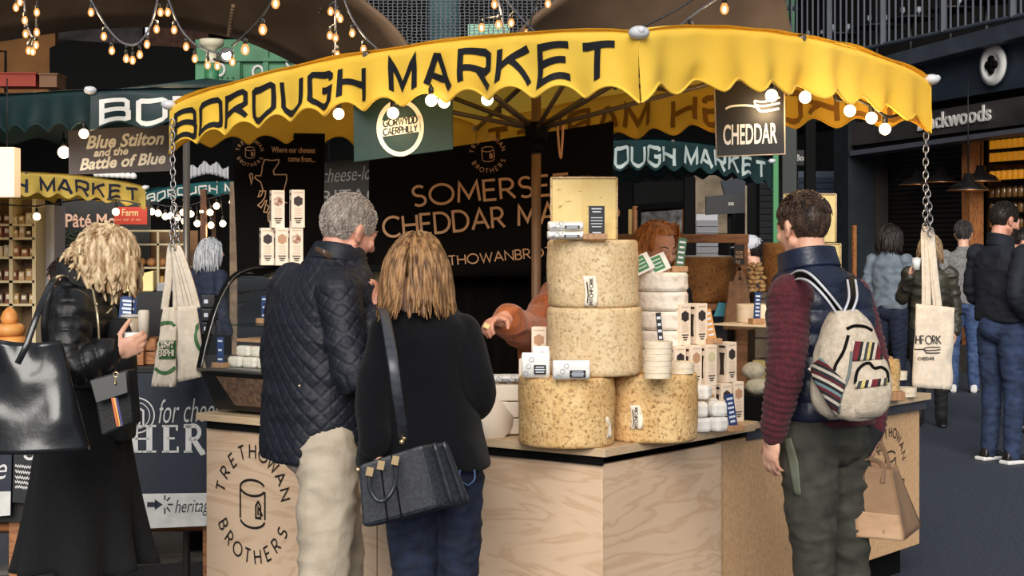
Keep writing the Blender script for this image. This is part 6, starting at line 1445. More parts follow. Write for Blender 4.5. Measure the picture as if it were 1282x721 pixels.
mb = MB(); mb.loft([(Q(1014, 340, 375), .1, .098), (Q(1011, 326, 375), .094, .094), (Q(1009, 313, 375), .09, .09)], r, h, 5, 36); mb.v = [p + V((0, 0, .02 * (p - Q(1011, 326, 375)).dot(h) / -.09)) for p in mb.v]; mb.build('collar', m_gil, t, sub=1)
mb = MB()
for hx, kx in ((Q(1012, 548, 381), Q(1019, 700, 382)), (Q(1052, 548, 372), Q(1063, 700, 370))): mb.limb([hx, hx.lerp(kx, .55), kx, cp(kx, .3), cp(kx, .08)], [.098, .088, .066, .062, .058], 6, 22)
mb.ball(Q(1032, 545, 376), (.15, .12, .11)); tr_o = mb.blob('trousers', mat('olive_cotton', (62, 61, 52), .85, var=18, c2=(46, 45, 38), bump=(140, .2)), t, .0065, 3, folds(.008, (9, 9, 18), 12))
mb = MB(); mb.grid(lambda u, v: Q(974 + 15 * v + (7 + 6 * math.sin(PI * v)) * u, 545 + 76 * v, 393 + 5 * math.sin(PI * u)) , 4, 8); mb.build('side_panel', mat('pale_olive', (124, 126, 106), .85), t, solid=.004) if False else None
for kx in (Q(1019, 700, 382), Q(1063, 700, 370)): shoe(t, cp(kx - h * .08, 0), cp(kx + h * .17, 0), mat('white_trainer', (206, 202, 198), .6))
mb = MB(); mb.tube([M @ V((-.081, -.03, -.0)), M @ V((-.084, -.034, -.004))], .004, 6); mb.build('ear_stud', m_black, t)
# backpack
m_hemp = mat('hemp_canvas', (206, 192, 172), .9, var=60, c2=(184, 168, 148), bump=(180, .35))
def stripe_mat(name, cols, sc_, ax):
    if name in MATS: return MATS[name]
    m = mat(name, (200, 190, 170), .85); N = m.node_tree.nodes; L = m.node_tree.links; b = N['Principled BSDF']
    tc = N.new('ShaderNodeTexCoord'); mp = N.new('ShaderNodeVectorMath'); mp.operation = 'DOT_PRODUCT'; mp.inputs[1].default_value = ax; L.new(tc.outputs['Object'], mp.inputs[0])
    m1 = N.new('ShaderNodeMath'); m1.operation = 'MULTIPLY'; m1.inputs[1].default_value = sc_; L.new(mp.outputs['Value'], m1.inputs[0]); m2 = N.new('ShaderNodeMath'); m2.operation = 'FRACT'; L.new(m1.outputs[0], m2.inputs[0])
    cr = N.new('ShaderNodeValToRGB'); cr.color_ramp.interpolation = 'CONSTANT'; e = cr.color_ramp.elements
    for i, c in enumerate(cols):
        el = e[i] if i < 2 else e.new(i / len(cols)); el.position = i / len(cols); el.color = rgb(c)
    L.new(m2.outputs[0], cr.inputs[0])
    ch = N.new('ShaderNodeTexChecker'); ch.inputs['Scale'].default_value = 130; L.new(tc.outputs['Object'], ch.inputs[0])
    mx = N.new('ShaderNodeMix'); mx.data_type = 'RGBA'; mx.blend_type = 'MULTIPLY'; mx.inputs['Factor'].default_value = .3; L.new(cr.outputs[0], mx.inputs['A']); L.new(ch.outputs[0], mx.inputs['B']); L.new(mx.outputs['Result'], b.inputs['Base Color'])
    return m
m_woven = stripe_mat('woven_stripes', [(196, 186, 172), (30, 28, 32), (96, 26, 36), (110, 132, 136), (20, 20, 24), (206, 196, 178), (84, 22, 32), (40, 40, 46)], 15, (.55, .1, .83))
m_woven2 = stripe_mat('woven_patch', [(120, 30, 40), (28, 26, 30), (212, 200, 178), (60, 62, 66), (212, 190, 120), (24, 22, 26), (214, 204, 186), (104, 26, 34)], 12.5, (.95, .1, -.3))
bp_ = thing('backpack', 'beige hemp backpack with woven striped bands on the young man back', 'backpack', Q(1062, 525, 400))
s0 = 402; bn_ = V((.42, -.9, 0)); br = V((.9, .42, 0))
c0 = lambda px, py: Q(px, py, s0)
mb = MB(); mb.loft([(c0(1058, 388), .035, .03), (c0(1060, 396), .06, .05), (c0(1062, 420), .088, .075), (c0(1061, 455), .108, .09), (c0(1060, 490), .115, .095), (c0(1063, 515), .1, .08), (c0(1066, 524), .07, .055)], br, bn_, 6, 36, 2.6); bb = mb.blob('main_body', m_hemp, bp_, .006, 3, folds(.005, (12, 12, 10), 3))
mb = MB(); o2 = bn_ * .05; mb.loft([(c0(1074, 446) + o2, .04, .02), (c0(1074, 452) + o2, .066, .03), (c0(1074, 480) + o2, .075, .055), (c0(1072, 508) + o2, .07, .048), (c0(1071, 520) + o2, .05, .025)], br, bn_, 6, 30, 2.8); pk = mb.blob('front_pocket', m_hemp, bp_, .005, 3)
def onpack(px, py, push=.0):
    """nearest outer surface of the pack seen at that pixel"""
    o = V((0, 0, CZ)); d = (Q(px, py, 400) - o).normalized(); best = None
    for ob in (bb, pk):
        inv = WL[ob.name]; ok, loc, nn, _ = ob.ray_cast(o - inv, d)
        if ok and (best is None or (loc + inv - o).length < (best[0] - o).length): best = (loc + inv, nn)
    return best[0] + best[1] * push if best else Q(px, py, 412)
def patch(corn, name, m, nu=14, nv=8, push=.003):
    P_ = [V((*p, 0)) for p in corn]; g = MB(); g.grid(lambda u, v: onpack(*(P_[0].lerp(P_[1], u).lerp(P_[3].lerp(P_[2], u), v)).xy, push), nu, nv); return g.build(name, m, bp_, solid=.003)
bpy.context.view_layer.update()
def side(px, py):
    o = V((0, 0, CZ)); d = (Q(px, py, 400) - o).normalized(); ok, loc, nn, _ = tr_o.ray_cast(o - WL[tr_o.name], d); return loc + WL[tr_o.name] + nn * .002 if ok else None
g = []
for v_ in range(13):
    y = 548 + 72 * v_ / 12; xl = 981 + 14 * (v_ / 12); xs_ = [xl + k * (13 - 8 * abs(v_ / 12 - .4)) / 4 for k in range(5)]; g.append([side(x, y) for x in xs_])
if all(p is not None for r_ in g for p in r_):
    mb = MB(); mb.add([p for r_ in g for p in r_], [(i * 5 + j, i * 5 + j + 1, i * 5 + j + 6, i * 5 + j + 5) for i in range(12) for j in range(4)], True); mb.build('side_panel', mat('pale_olive', (94, 98, 82), .85), tr_o.parent, solid=.002)
patch([(1066, 427), (1098, 429), (1105, 450), (1067, 452)], 'woven_band', m_woven2)
patch([(1071, 478), (1110, 473), (1110, 482), (1071, 487)], 'pocket_band', m_woven2, 14, 3)
patch([(1012, 462), (1030, 448), (1058, 478), (1048, 520)], 'side_pocket', m_woven, 12, 10, .008)
for nm_, pts in (('zip', [(1060, 412), (1070, 408), (1082, 409), (1091, 414)]), ('pocket_zip', [(1071, 480), (1073, 466), (1080, 457), (1088, 455), (1094, 461), (1103, 460), (1110, 466), (1111, 478)]), ('side_zip', [(1062, 420), (1056, 440), (1047, 456), (1045, 464)]), ('grey_piping', [(1066, 440), (1062, 470), (1054, 492), (1050, 516)])):
    mb = MB(); mb.tube(crom([onpack(x, y, .002) for x, y in pts], 6), .0052, 6); mb.build(nm_, m_black if 'zip' in nm_ else mat('grey_piping', (104, 112, 110), .7), bp_)
mb = MB(); lace(mb, [Q(1052, 392, 402), Q(1034, 368, 404), Q(1014, 348, 400), Q(999, 344, 392), Q(986, 352, 384), Q(978, 368, 376)], .016, .2, (.5, .2, .8)); mb.build('shoulder_strap', m_black, bp_)
mb = MB()
for d_ in (-1, 1): lace(mb, [Q(1052 + 2 * d_, 392 - 4 * d_, 404), Q(1034, 368 - 5 * d_, 406), Q(1014, 348 - 5 * d_, 402), Q(999, 344 - 5 * d_, 394), Q(986 - 2 * d_, 352 - 4 * d_, 386)], .0042, .6, (.5, .2, .8))
mb.build('strap_edging', mat('pale_edging', (196, 196, 204), .7), bp_)
mb = MB(); lace(mb, [Q(1062, 390, 402), Q(1068, 372, 396), Q(1066, 350, 382), Q(1058, 340, 370)], .014, .2, (.9, .3, 0)); mb.build('shoulder_strap', m_black, bp_)
mb = MB()
for d_ in (-1, 1): lace(mb, [Q(1062 + 5 * d_, 390, 405), Q(1068 + 5 * d_, 372, 399), Q(1066 + 5 * d_, 350, 385)], .004, .6, (.9, .3, 0))
mb.build('strap_edging', MATS['pale_edging'], bp_)
# wallet and paper bag in his right hand
wl_ = MB(); c = Q(1086, 556, 374); wl_.box(c, (.055, .014, .12), Matrix.Rotation(.5, 3, 'Y')); tag(wl_.build('phone', mat('phone_black', (20, 20, 24), .25), bevel=.004), 'dark phone held in the young man right hand', 'phone')
m_kraft = mat('kraft_paper', (160, 126, 95), .8, var=5, c2=(140, 108, 80), bump=(16, .35))
pb_ = thing('paper_bag', 'brown kraft paper carrier bag held by the young man', 'bag', Q(1105, 676, 372))
A_ = [Q(1064, 580, 376), Q(1116, 588, 376), Q(1131, 677, 376), Q(1072, 672, 376)]; D_ = [Q(1122, 582, 345) - Q(1116, 588, 376), Q(1154, 659, 346) - Q(1131, 677, 376)]
Bq = [A_[0] + D_[0], A_[1] + D_[0], A_[2] + D_[1], A_[3] + D_[1]]
def quadp(mb, a, b, c, d, k, amp=.006): mb.grid(lambda u, v: a.lerp(b, u).lerp(d.lerp(c, u), v) + V((0, amp * noise.noise(V((u * 4 + k, v * 5, k))), 0)), 10, 12)
for nm_, qd in (('front_face', (A_[0], A_[1], A_[2], A_[3])), ('side_gusset', (A_[1], Bq[1], Bq[2], A_[2])), ('back_face', (Bq[0], Bq[1], Bq[2], Bq[3])), ('side_gusset', (A_[0], Bq[0], Bq[3], A_[3])), ('bottom', (A_[3], A_[2], Bq[2], Bq[3]))):
    mb = MB(); quadp(mb, *qd, len(nm_), .005 if nm_ != 'bottom' else 0); mb.build(nm_, m_kraft, pb_, solid=.0015)
for q0, s_, nm_ in ((A_, 377, 'handle'), (Bq, 348, 'rear_handle')):
    a, b = q0[0].lerp(q0[1], .3), q0[0].lerp(q0[1], .78); top = Q(1089, 572, s_) if nm_ == 'handle' else (a + b) / 2 + V((0, 0, .085)); mb = MB(); lace(mb, [a - V((0, .003, .05)), a + V((0, 0, .01)), top.lerp(a, .25), top.lerp(b, .2), b + V((0, 0, .01)), b - V((0, .003, .05))], .0085, .2, (.9, 0, .4)); mb.build(nm_, mat('kraft_handle', (128, 98, 74), .8), pb_)
mb = MB(); quadp(mb, A_[3].lerp(A_[0], .36) - V((0, .004, 0)), A_[2].lerp(A_[1], .36) - V((0, .004, 0)), A_[2] - V((0, .003, 0)), A_[3] - V((0, .003, 0)), 3, .003); mb.build('folded_base', mat('kraft_light', (190, 154, 120), .8, var=6, c2=(170, 134, 102)), pb_, solid=.001)

# ================================================================== VENDORS AND PASSERS-BY
def figure(label, B, yaw, H, top, legs, hair, sleeves=None, pitch=0, hyaw=None, arms=(), shoes=None, skin=None, build=1.0, coat_low=.5, vox=.009, fl=.008, long_coat=False, hx=(0, 0), eyes=False, roll=0):
    """a standing person at floor point B; arms: (elbow, wrist, hand direction, palm) in right/forward/up metres for right and left"""
    t = thing('person', label, 'person', B); a = math.radians(yaw); h = V((math.sin(a), math.cos(a), 0)); r = V((math.cos(a), -math.sin(a), 0)); k = H / 1.72
    P = lambda x, y, z: B + r * (x * k) + h * (y * k) + V((0, 0, z * k)); bw = build
    hc = P(hx[0], .03 + hx[1], 1.60); M = Matrix.Translation(hc) @ Matrix.Rotation(-math.radians(yaw if hyaw is None else hyaw), 4, 'Z') @ Matrix.Rotation(-math.radians(pitch), 4, 'X') @ Matrix.Rotation(math.radians(roll), 4, 'Y') @ Matrix.Scale(k, 4)
    mb = MB(); add_head(mb, M, P(0, -.02, 1.42)); mb.loft([(P(0, 0, .88), .13 * k, .09 * k), (P(0, 0, 1.15), .12 * k, .08 * k), (P(0, 0, 1.34), .15 * k, .08 * k), (P(0, -.01, 1.43), .06 * k, .055 * k)], r, h)
    js = []
    for sx, (e, w_, hd, pn) in zip((1, -1), arms):
        s_ = P(sx * .18 * bw, -.01, 1.375); E = P(*e); W = P(*w_); js.append((s_, E, W)); mb.limb([s_, E, W], [.042 * k, .036 * k, .026 * k])
        D = r * hd[0] + h * hd[1] + V((0, 0, hd[2])); N = r * pn[0] + h * pn[1] + V((0, 0, pn[2])); T = D.cross(N) * (1 if sx > 0 else -1); add_hand(mb, W, D, N, T if T.length > .1 else h, (.35, .5, .4), .03, .95 * k)
    for sx in (-1, 1): mb.limb([P(sx * .09, 0, .86), P(sx * .095, .01, .47), P(sx * .1, -.01, .07)], [.07 * k, .052 * k, .036 * k])
    mb.blob('body', skin or m_skin, t, vox * .75, 2)
    if eyes is not None: add_eyes(M, t, eyes)
    mb = MB(); hair(mb, M); hm = hair.m; mb.build('hair', hm, t, fix=False)
    mb = MB(); zl = coat_low * 1.72
    mb.loft([(P(0, 0, zl - .01), .165 * k * bw, .12 * k), (P(0, 0, zl + .03), .178 * k * bw, .128 * k), (P(0, 0, 1.08), .165 * k * bw, .122 * k), (P(0, 0, 1.28), .182 * k * bw, .125 * k), (P(0, -.01, 1.385), .16 * k * bw, .1 * k), (P(0, -.015, 1.44), .08 * k, .075 * k), (P(0, -.015, 1.475), .07 * k, .07 * k)], r, h, 4, 30)
    for (s_, E, W) in js: mb.limb([s_, E, W], [.06 * k * bw, .053 * k * bw, .042 * k], 6, 16); mb.ball(s_, .07 * k * bw)
    mb.blob('jacket', top, t, vox, 3, folds(fl, (7, 7, 14), yaw))
    if legs:
        mb = MB()
        for sx in (-1, 1): mb.limb([P(sx * .088, 0, .87), P(sx * .095, .005, .66), P(sx * .098, .012, .47), P(sx * .1, 0, .25), P(sx * .102, -.01, .06)], [.098 * k, .086 * k, .068 * k, .06 * k, .054 * k], 5, 18)
        mb.ball(P(0, 0, .9), (.15 * k, .12 * k, .12 * k)); mb.blob('trousers', legs, t, vox, 3, folds(.007, (9, 9, 18), yaw + 3))
    for sx in (-1, 1):
        q = shoe(t, P(sx * .1, -.06, 0), P(sx * .12, .13, 0), shoes or m_shoe, .09 * k, .045 * k)
    return t, P, M
class Hair:
    def __init__(s, m, fn): s.m = m; s.fn = fn
    def __call__(s, mb, M): s.fn(mb, M)
def h_short(m, n=900, ln=.018, seed=1, whorl=False, top=1.5): return Hair(m, lambda mb, M: (hair_cap(mb, M, 1.02, -.05, .06, .084), hair_short(mb, M, n, ln, .0028, seed, top, (.06, .082), -.055, .25, .45, whorl)))
def h_long(m, n=200, L=.2, seed=2, amp=.004, r=.008, face=.054, gy=.045, zg=.07, ymax=1): return Hair(m, lambda mb, M: (hair_cap(mb, M, 1.06, -.05, .05, .085), hair_long(mb, M, n, L, r, amp, 30, seed, 1.1, .01, face, .05, 12, 0, .15, gy, zg, ymax)))
hm_dark = hair_mat('hair_dark', (46, 35, 30), (20, 15, 13)); hm_red = hair_mat('hair_copper', (214, 148, 92), (150, 92, 48)); hm_silver = hair_mat('hair_silver', (190, 192, 196), (128, 130, 136)); hm_blond2 = hair_mat('hair_fair', (170, 140, 104), (104, 80, 56)); hm_dgrey = hair_mat('hair_dark_grey', (92, 84, 82), (40, 36, 36))
hang = ((.23, -.05, 1.1), (.22, .05, .86), (0, .15, -1), (-1, 0, 0)); hangL = ((-.23, -.05, 1.1), (-.22, .05, .86), (0, .15, -1), (1, 0, 0))
# copper-haired vendor bending over the far side
B = cp(Q(814, 300, 264), -.03); figure('vendor with copper hair looking down behind the white cheese wheels', B, 146, 1.70, mat('vendor_black', (18, 18, 20), .85, bump=(80, .2)), m_jean, h_long(hm_red, 700, .26, 4, .003, .0045, .074, .015, .14, .03), pitch=12, arms=(((.25, .05, 1.1), (.16, .26, .98), (-.3, 1, -.1), (0, 0, -1)), ((-.25, .05, 1.1), (-.16, .26, .98), (.3, 1, -.1), (0, 0, -1))), eyes=True, hx=(.02, .05))
# vendor in orange sweater reaching out a sample, head behind the cheddar block
t = thing('person', 'vendor in rust orange sweater reaching out a cheese sample to the woman', 'person', cp(Q(728, 500, 300), 0))
h = V((-.45, -.89, 0)); r = V((-.89, .45, 0)); s_ = 300; M = headM(733, 262, s_, 205, 14)
m_rust = mat('rust_sweater', (170, 92, 44), .9, var=40, c2=(138, 70, 30), bump=(150, .35), sheen=.2)
sR, eR, wR = Q(702, 372, 304), Q(668, 414, 320), Q(632, 400, 340); sL, eL, wL = Q(768, 372, 294), Q(776, 440, 300), Q(756, 480, 312)
mb = MB(); add_head(mb, M, Q(733, 330, s_)); mb.loft([(Q(733, 520, s_), .13, .09), (Q(733, 430, s_), .12, .09), (Q(733, 360, s_), .15, .09), (Q(733, 330, s_), .06, .055)], r, h); mb.limb([sR, eR, wR], [.045, .045, .034]); mb.limb([sL, eL, wL], [.045, .04, .028])
d_ = (Q(612, 402, 344) - wR).normalized(); add_hand(mb, wR, d_, V((.1, -.35, -.9)), V((.2, -.9, .3)), (.5, .7, .6), .03, .98); add_hand(mb, wL, V((-.3, -.8, -.3)), V((0, 0, -1)), V((-.9, .2, 0)), (.3, .4, .3))
for sx in (-1, 1): mb.limb([Q(733 + sx * 22, 520, s_), cp(Q(733 + sx * 26, 520, s_), .47), cp(Q(733 + sx * 28, 520, s_), .07)], [.07, .052, .036])
mb.blob('body', m_skin2, t, .006, 3); add_eyes(M, t, True)
mb = MB(); h_short(hm_dark, 700, .02, 5)(mb, M); mb.build('hair', hm_dark, t, fix=False)
mb = MB(); mb.loft([(Q(733, 520, s_), .17, .13), (Q(733, 450, s_), .18, .13), (Q(733, 390, s_), .195, .13), (Q(733, 350, s_), .16, .1), (Q(733, 330, s_), .08, .075)], r, h, 4, 30); f_ = (wR - eR).normalized(); mb.limb([sR, eR, wR - f_ * .045], [.08, .076, .062], 8, 18); mb.limb([sL, eL, wL], [.075, .064, .048], 6, 18); mb.ball(sR, .085)
mb.limb([Q(684, 390, 312), Q(668, 425, 318), Q(654, 462, 318)], [.075, .05, .02], 6, 16)
mb.blob('sweater', m_rust, t, .006, 3, folds(.011, (9, 9, 14), 21))
mb = MB(); mb.loft([(Q(733, 600, s_), .19, .14), (Q(733, 520, s_), .175, .136), (Q(733, 500, s_), .172, .134)], r, h, 4, 28); mb.build('apron', MATS['vendor_black'], t)
for sx in (-1, 1): shoe(t, cp(Q(733 + sx * 28, 520, s_), 0) - h * .06, cp(Q(733 + sx * 30, 520, s_), 0) + h * .14, m_shoe)
sm = MB(); sm.box(wR + d_ * .1 + V((0, -.03, -.015)), (.022, .018, .018), Matrix.Rotation(.5, 3, 'Y')); tag(sm.build('cheese_sample', m_cut, bevel=.002), 'tiny piece of cheese held in the vendor outstretched fingers', 'cheese')
# far figure with a pale cap behind the wooden rack
t_, P, M = figure('passer-by in navy with a pale cap, behind the wooden rack post', floor_at(944, 566), -60, 1.62, mat('navy_cloth', (28, 34, 52), .85), m_jean, h_short(hm_dark, 400, .016, 8), arms=(hang, hangL))
mb = MB(); mb.ball(M @ V((0, 0, .06)), (.088, .1, .075), 20, 10, M.to_3x3().normalized()); mb.loft([(M @ V((0, .06, .05)), .07, .006), (M @ V((0, .15, .035)), .055, .005)], M.to_3x3() @ V((1, 0, 0)), M.to_3x3() @ V((0, 0, 1)), 4, 16); mb.build('cap', mat('pale_cap', (186, 188, 196), .8), t_)
# right-hand group
figure('woman in grey blue jacket and jeans facing away by the dark shutters', floor_at(1114, 502), 42, 1.74, mat('greyblue_denim', (118, 128, 138), .85, var=14, c2=(92, 102, 112), bump=(100, .3)), m_jean, h_long(hm_dark, 450, .17, 7, .003, .005), hyaw=62, arms=(((.24, .02, 1.1), (.12, .2, 1.05), (-.6, .8, .1), (-.5, -.5, 0)), hangL), coat_low=.53)
t_, P, M = figure('woman in olive puffer and black trousers sipping from a white cup', floor_at(1164, 533), 196, 1.63, mat('olive_puffer', (62, 58, 46), .5, var=9, c2=(44, 41, 33), bump=(30, .4)), mat('black_trousers', (18, 18, 20), .8), h_long(hm_blond2, 400, .14, 9, .003, .0055), hyaw=214, pitch=8, arms=(((.25, .06, 1.14), (.17, .26, 1.36), (-.2, .2, 1), (-.9, .2, 0)), hangL), fl=.016, coat_low=.5, eyes=False)
cu = thing('paper_cup', 'white takeaway cup raised by the woman in the olive puffer', 'cup', P(.1, .3, 1.4)); c = P(.11, .31, 1.42); MB().lathe([(.001, 0), (.028, 0), (.038, .095), (.001, .095)], 18, c).build('cup_body', m_white, cu); MB().lathe([(.041, .093), (.041, .1), (.001, .104)], 18, c).build('lid', m_white, cu)
figure('man in grey checked jacket and faded jeans walking away, white shoes', floor_at(1206, 491), 14, 1.78, mat('grey_tweed', (132, 130, 128), .9, var=60, c2=(100, 99, 98), bump=(140, .3)), m_jean2, h_short(hm_dgrey, 900, .03, 12), arms=(hang, hangL), shoes=mat('white_trainer', (206, 202, 198), .6), coat_low=.53)
t_, P, M = figure('man in dark navy jacket and jeans at the right edge, hand in pocket', floor_at(1254, 578), 62, 1.86, mat('ink_jacket', (16, 21, 34), .8, var=10, c2=(11, 14, 24), bump=(90, .2)), mat('mid_denim', (40, 56, 88), .85, var=14, c2=(26, 37, 62), bump=(160, .3)), h_short(hm_dark, 1100, .014, 14), hyaw=74, pitch=12, arms=(((.26, -.14, 1.12), (.2, .06, .95), (-.2, .6, -.7), (-1, 0, 0)), ((-.25, .0, 1.1), (-.12, .22, 1.0), (.5, .8, 0), (0, 0, -1))), coat_low=.55, build=1.12, skin=m_skin2)
mb = MB(); k_ = M.to_3x3(); hair_b = []
rng = random.Random(4)
for i in range(380):
    a = rng.uniform(-1.45, 1.45); z = rng.uniform(-.1, -.035); p = V((.062 * math.sin(a), .02 + .068 * math.cos(a), z)); p = p * (1 if z > -.07 else .93); o = V((math.sin(a), math.cos(a), -.2)).normalized(); mb.tube([M @ p, M @ (p + o * .01 + V((0, 0, -.004)))], [.0022, .0008], 4)
mb.build('beard', hm_dark, t_, fix=False)
mb = MB(); mb.loft([(P(0, -.01, 1.42), .095, .092), (P(0, -.01, 1.48), .086, .086), (P(0, -.015, 1.515), .08, .082)], k_ @ V((1, 0, 0)), k_ @ V((0, 1, 0)), 4, 28); mb.build('collar', MATS['ink_jacket'], t_, sub=1)
mb = MB()
for sx in (-1, 1): mb.box(P(sx * .11, .04, .014), (.1, .29, .028), Matrix.Rotation(-math.radians(62), 3, 'Z'))
mb.build('white_sole', m_white, t_, bevel=.01)
figure('person in pale blue half hidden behind the navy jacket man', floor_at(1284, 540), -75, 1.68, mat('pale_blue_top', (150, 158, 172), .85), m_jean, h_short(hm_dark, 500, .02, 16), arms=(hang, hangL), pitch=10, skin=m_skin2)
# left-hand background people
figure('silver-haired woman in navy coat far behind the tote bags', floor_at(262, 530), 40, 1.60, mat('navy_coat', (26, 34, 56), .8), m_jean, h_long(hm_silver, 450, .2, 17, .003, .0055), hyaw=70, arms=(hang, hangL))
figure('dark-haired vendor in grey sweater reaching left behind the blonde woman', cp(Q(108, 300, 244), -.12), 272, 1.62, mat('grey_sweater', (104, 96, 92), .9, bump=(120, .3)), m_jean, h_short(hm_dark, 500, .016, 20), arms=(hang, ((-.22, .16, 1.16), (-.2, .43, 1.09), (.1, 1, -.1), (0, 0, -1))), pitch=34, hx=(0, .07))

# ================================================================== NEIGHBOURING STALL ON THE LEFT
m_navyb = mat('navy_board', (30, 38, 56), .5, var=3, c2=(20, 26, 40), bump=(40, .08))
m_navyc = mat('black_counter', (18, 17, 18), .6)
np_ = Plane(Q(130, 560, 281), (1, .04)); zc_ = np_.hit(200, 468).z
ns = thing('market_counter', 'black neighbouring counter carrying the navy lettered board', 'counter', cp(np_.o - np_.n * .3, 0))
a, b = np_.hit(-30, 500, -.03), np_.hit(335, 500, -.03); mb = MB(); mb.prism([cp(a, .34), cp(b, .34), cp(b, zc_), cp(a, zc_)], -np_.n * .7); mb.build('body', m_navyc, ns)
MB().prism([cp(a, zc_), cp(b, zc_), cp(b, zc_ + .03), cp(a, zc_ + .03)], -np_.n * .72).build('counter_top', m_navyc, ns, bevel=.004)
for px in (20, 120, 262):
    q = np_.hit(px, 600, -.1); MB().box(cp(q, .17), (.05, .05, .34)).build('trestle_leg', m_fr, ns, bevel=.003)
q0, q1 = np_.hit(-20, 600, -.12), np_.hit(300, 600, -.12); mb = MB(); mb.tube([cp(q0, .3), cp(q1, .3)], .025, 4); mb.build('trestle_beam', m_fr, ns)
bd_ = board('lettered_board', 'navy board with serif lettering and a white strip, low at left', 'sign', np_, [(40, 468), (330, 468), (330, 655), (40, 668)], m_navyb, .012)
mb = MB(); st = [np_.hit(x, y, .003) for x, y in ((40, 620), (330, 616), (330, 655), (40, 668))]; mb.add(st, [(0, 1, 2, 3)]); mb.build('white_strip', mat('strip_white', (214, 212, 208), .6, var=14, c2=(190, 188, 184)), bd_, fix=False)
lt = MB()
fn, W = on_plane(np_, (197, 530), (345, 524), .005); font_text(lt, 'for cheese-lovers', fn, .155, shear=.3, bold=-.006, fit=W)
def serif(mb, ch, x0, x1, yb, hh):
    ax_, bx_ = np_.hit(x0, yb, .005), np_.hit(x1, yb, .005); W_ = (bx_ - ax_).length; f_ = lambda x, y: ax_ + np_.u * x + V((0, 0, y)); T, t_ = .026, .009
    bar = lambda p, q, t: ribbon(mb, [p, q], t, f_)
    if ch == 'H': [bar((x, 0), (x, hh), T) for x in (W_ * .2, W_ * .8)]; bar((W_ * .2, hh * .5), (W_ * .8, hh * .5), t_); [bar((x - .03, y), (x + .03, y), t_) for x in (W_ * .2, W_ * .8) for y in (.004, hh - .004)]
    if ch == 'E': bar((W_ * .25, 0), (W_ * .25, hh), T); [bar((0, y), (W_ * .95, y), t_) for y in (.004, hh - .004)]; bar((W_ * .25, hh * .52), (W_ * .75, hh * .52), t_); bar((W_ * .93, 0), (W_ * .93, hh * .22), t_); bar((W_ * .88, hh), (W_ * .88, hh * .8), t_)
    if ch == 'R': bar((W_ * .25, 0), (W_ * .25, hh), T); bar((0, .004), (W_ * .45, .004), t_); ribbon(mb, [(0, hh - .004), (W_ * .5, hh - .004)] + arc(W_ * .5, hh * .74, W_ * .32, hh * .25, 90, -90) + [(W_ * .25, hh * .49)], .018, f_); ribbon(mb, [(W_ * .5, hh * .49), (W_ * .95, .0), (W_ * 1.1, .004)], T * .9, f_)
for ch, x0, x1 in (('H', 163, 193), ('E', 203, 224), ('R', 230, 254), ('I', 262, 270)): serif(lt, ch, x0, x1, 566.5, .122)
rc = np_.hit(171, 520, .005)
for R_, t_ in ((.078, .006), (.058, .004)): ribbon(lt, arc(0, 0, R_, R_, 0, 360, 40), t_, lambda x, y: rc + np_.u * x + V((0, 0, y)))
ribbon(lt, [(-.03, -.045), (-.03, .02), (0, .04), (.03, .02), (.03, -.045)], .008, lambda x, y: rc + np_.u * x + V((0, 0, y))); ribbon(lt, arc(0, -.02, .015, .03, 0, 360, 14), .006, lambda x, y: rc + np_.u * x + V((0, 0, y)))
lt.build('pale_lettering', mat('pale_print', (206, 204, 202), .6), bd_, fix=False)
lt = MB(); ac = np_.hit(196, 631.5, .006); f_ = lambda x, y: ac + np_.u * x + V((0, 0, y)); ribbon(lt, [(-.042, 0), (0, 0)], .022, f_); lt.add([f_(-.008, .024), f_(.026, 0), f_(-.008, -.024)], [(0, 1, 2)])
for an in (-90, -50, 0, 50, 90): ribbon(lt, [(.036 + .014 * math.cos(math.radians(an)), .016 * math.sin(math.radians(an)) + .004 * (an > 0)), (.036 + .036 * math.cos(math.radians(an)), .042 * math.sin(math.radians(an)))], .006, f_)
fn, W = on_plane(np_, (218, 642), (310, 638), .006); font_text(lt, 'heritagecheese', fn, .085, shear=.3, bold=-.006, fit=W); lt.build('dark_print', m_navyb, bd_, fix=False)
sb = board('small_navy_board', 'navy board corner with pale script at the left edge', 'sign', np_, [(-20, 566), (15, 566), (13, 645), (-20, 648)], m_navyb, .02, .03)
lt = MB(); fn, W = on_plane(np_, (-8, 600), (9, 599), .035); font_text(lt, 'e', fn, .14, shear=.3, fit=W); lt.build('script', MATS['pale_print'], sb, fix=False)
mb = MB(); mb.add([np_.hit(x, y, .034) for x, y in ((-20, 616), (13.4, 615), (12.8, 645), (-20, 648))], [(0, 1, 2, 3)]); mb.build('white_strip', MATS['strip_white'], sb, fix=False)
ck = board('chalkboard', 'small chalkboard with handwriting beside the black skirt', 'sign', np_, [(17, 566), (46, 566), (38, 631), (15, 629)], MATS['label_black'], .015, .02)
lt = MB()
for k_, y in enumerate((583, 590, 597, 603, 609)):
    q = [np_.hit(x, y + (x - 20) * .12 + 1.6 * math.sin(x * 2.1 + k_), .024) for x in [19 + j * .9 for j in range(int(23 - k_ * .8))]]; ribbon(lt, [(np_.a_of(p), p.z) for p in q], .004, lambda x, y: np_.at(x, y, .024))
rc2 = np_.hit(37, 570, .024); ribbon(lt, arc(0, 0, .02, .016, 180, 360, 12), .012, lambda x, y: rc2 + np_.u * x + V((0, 0, y))); lt.build('chalk_writing', MATS['pale_print'], ck, fix=False)
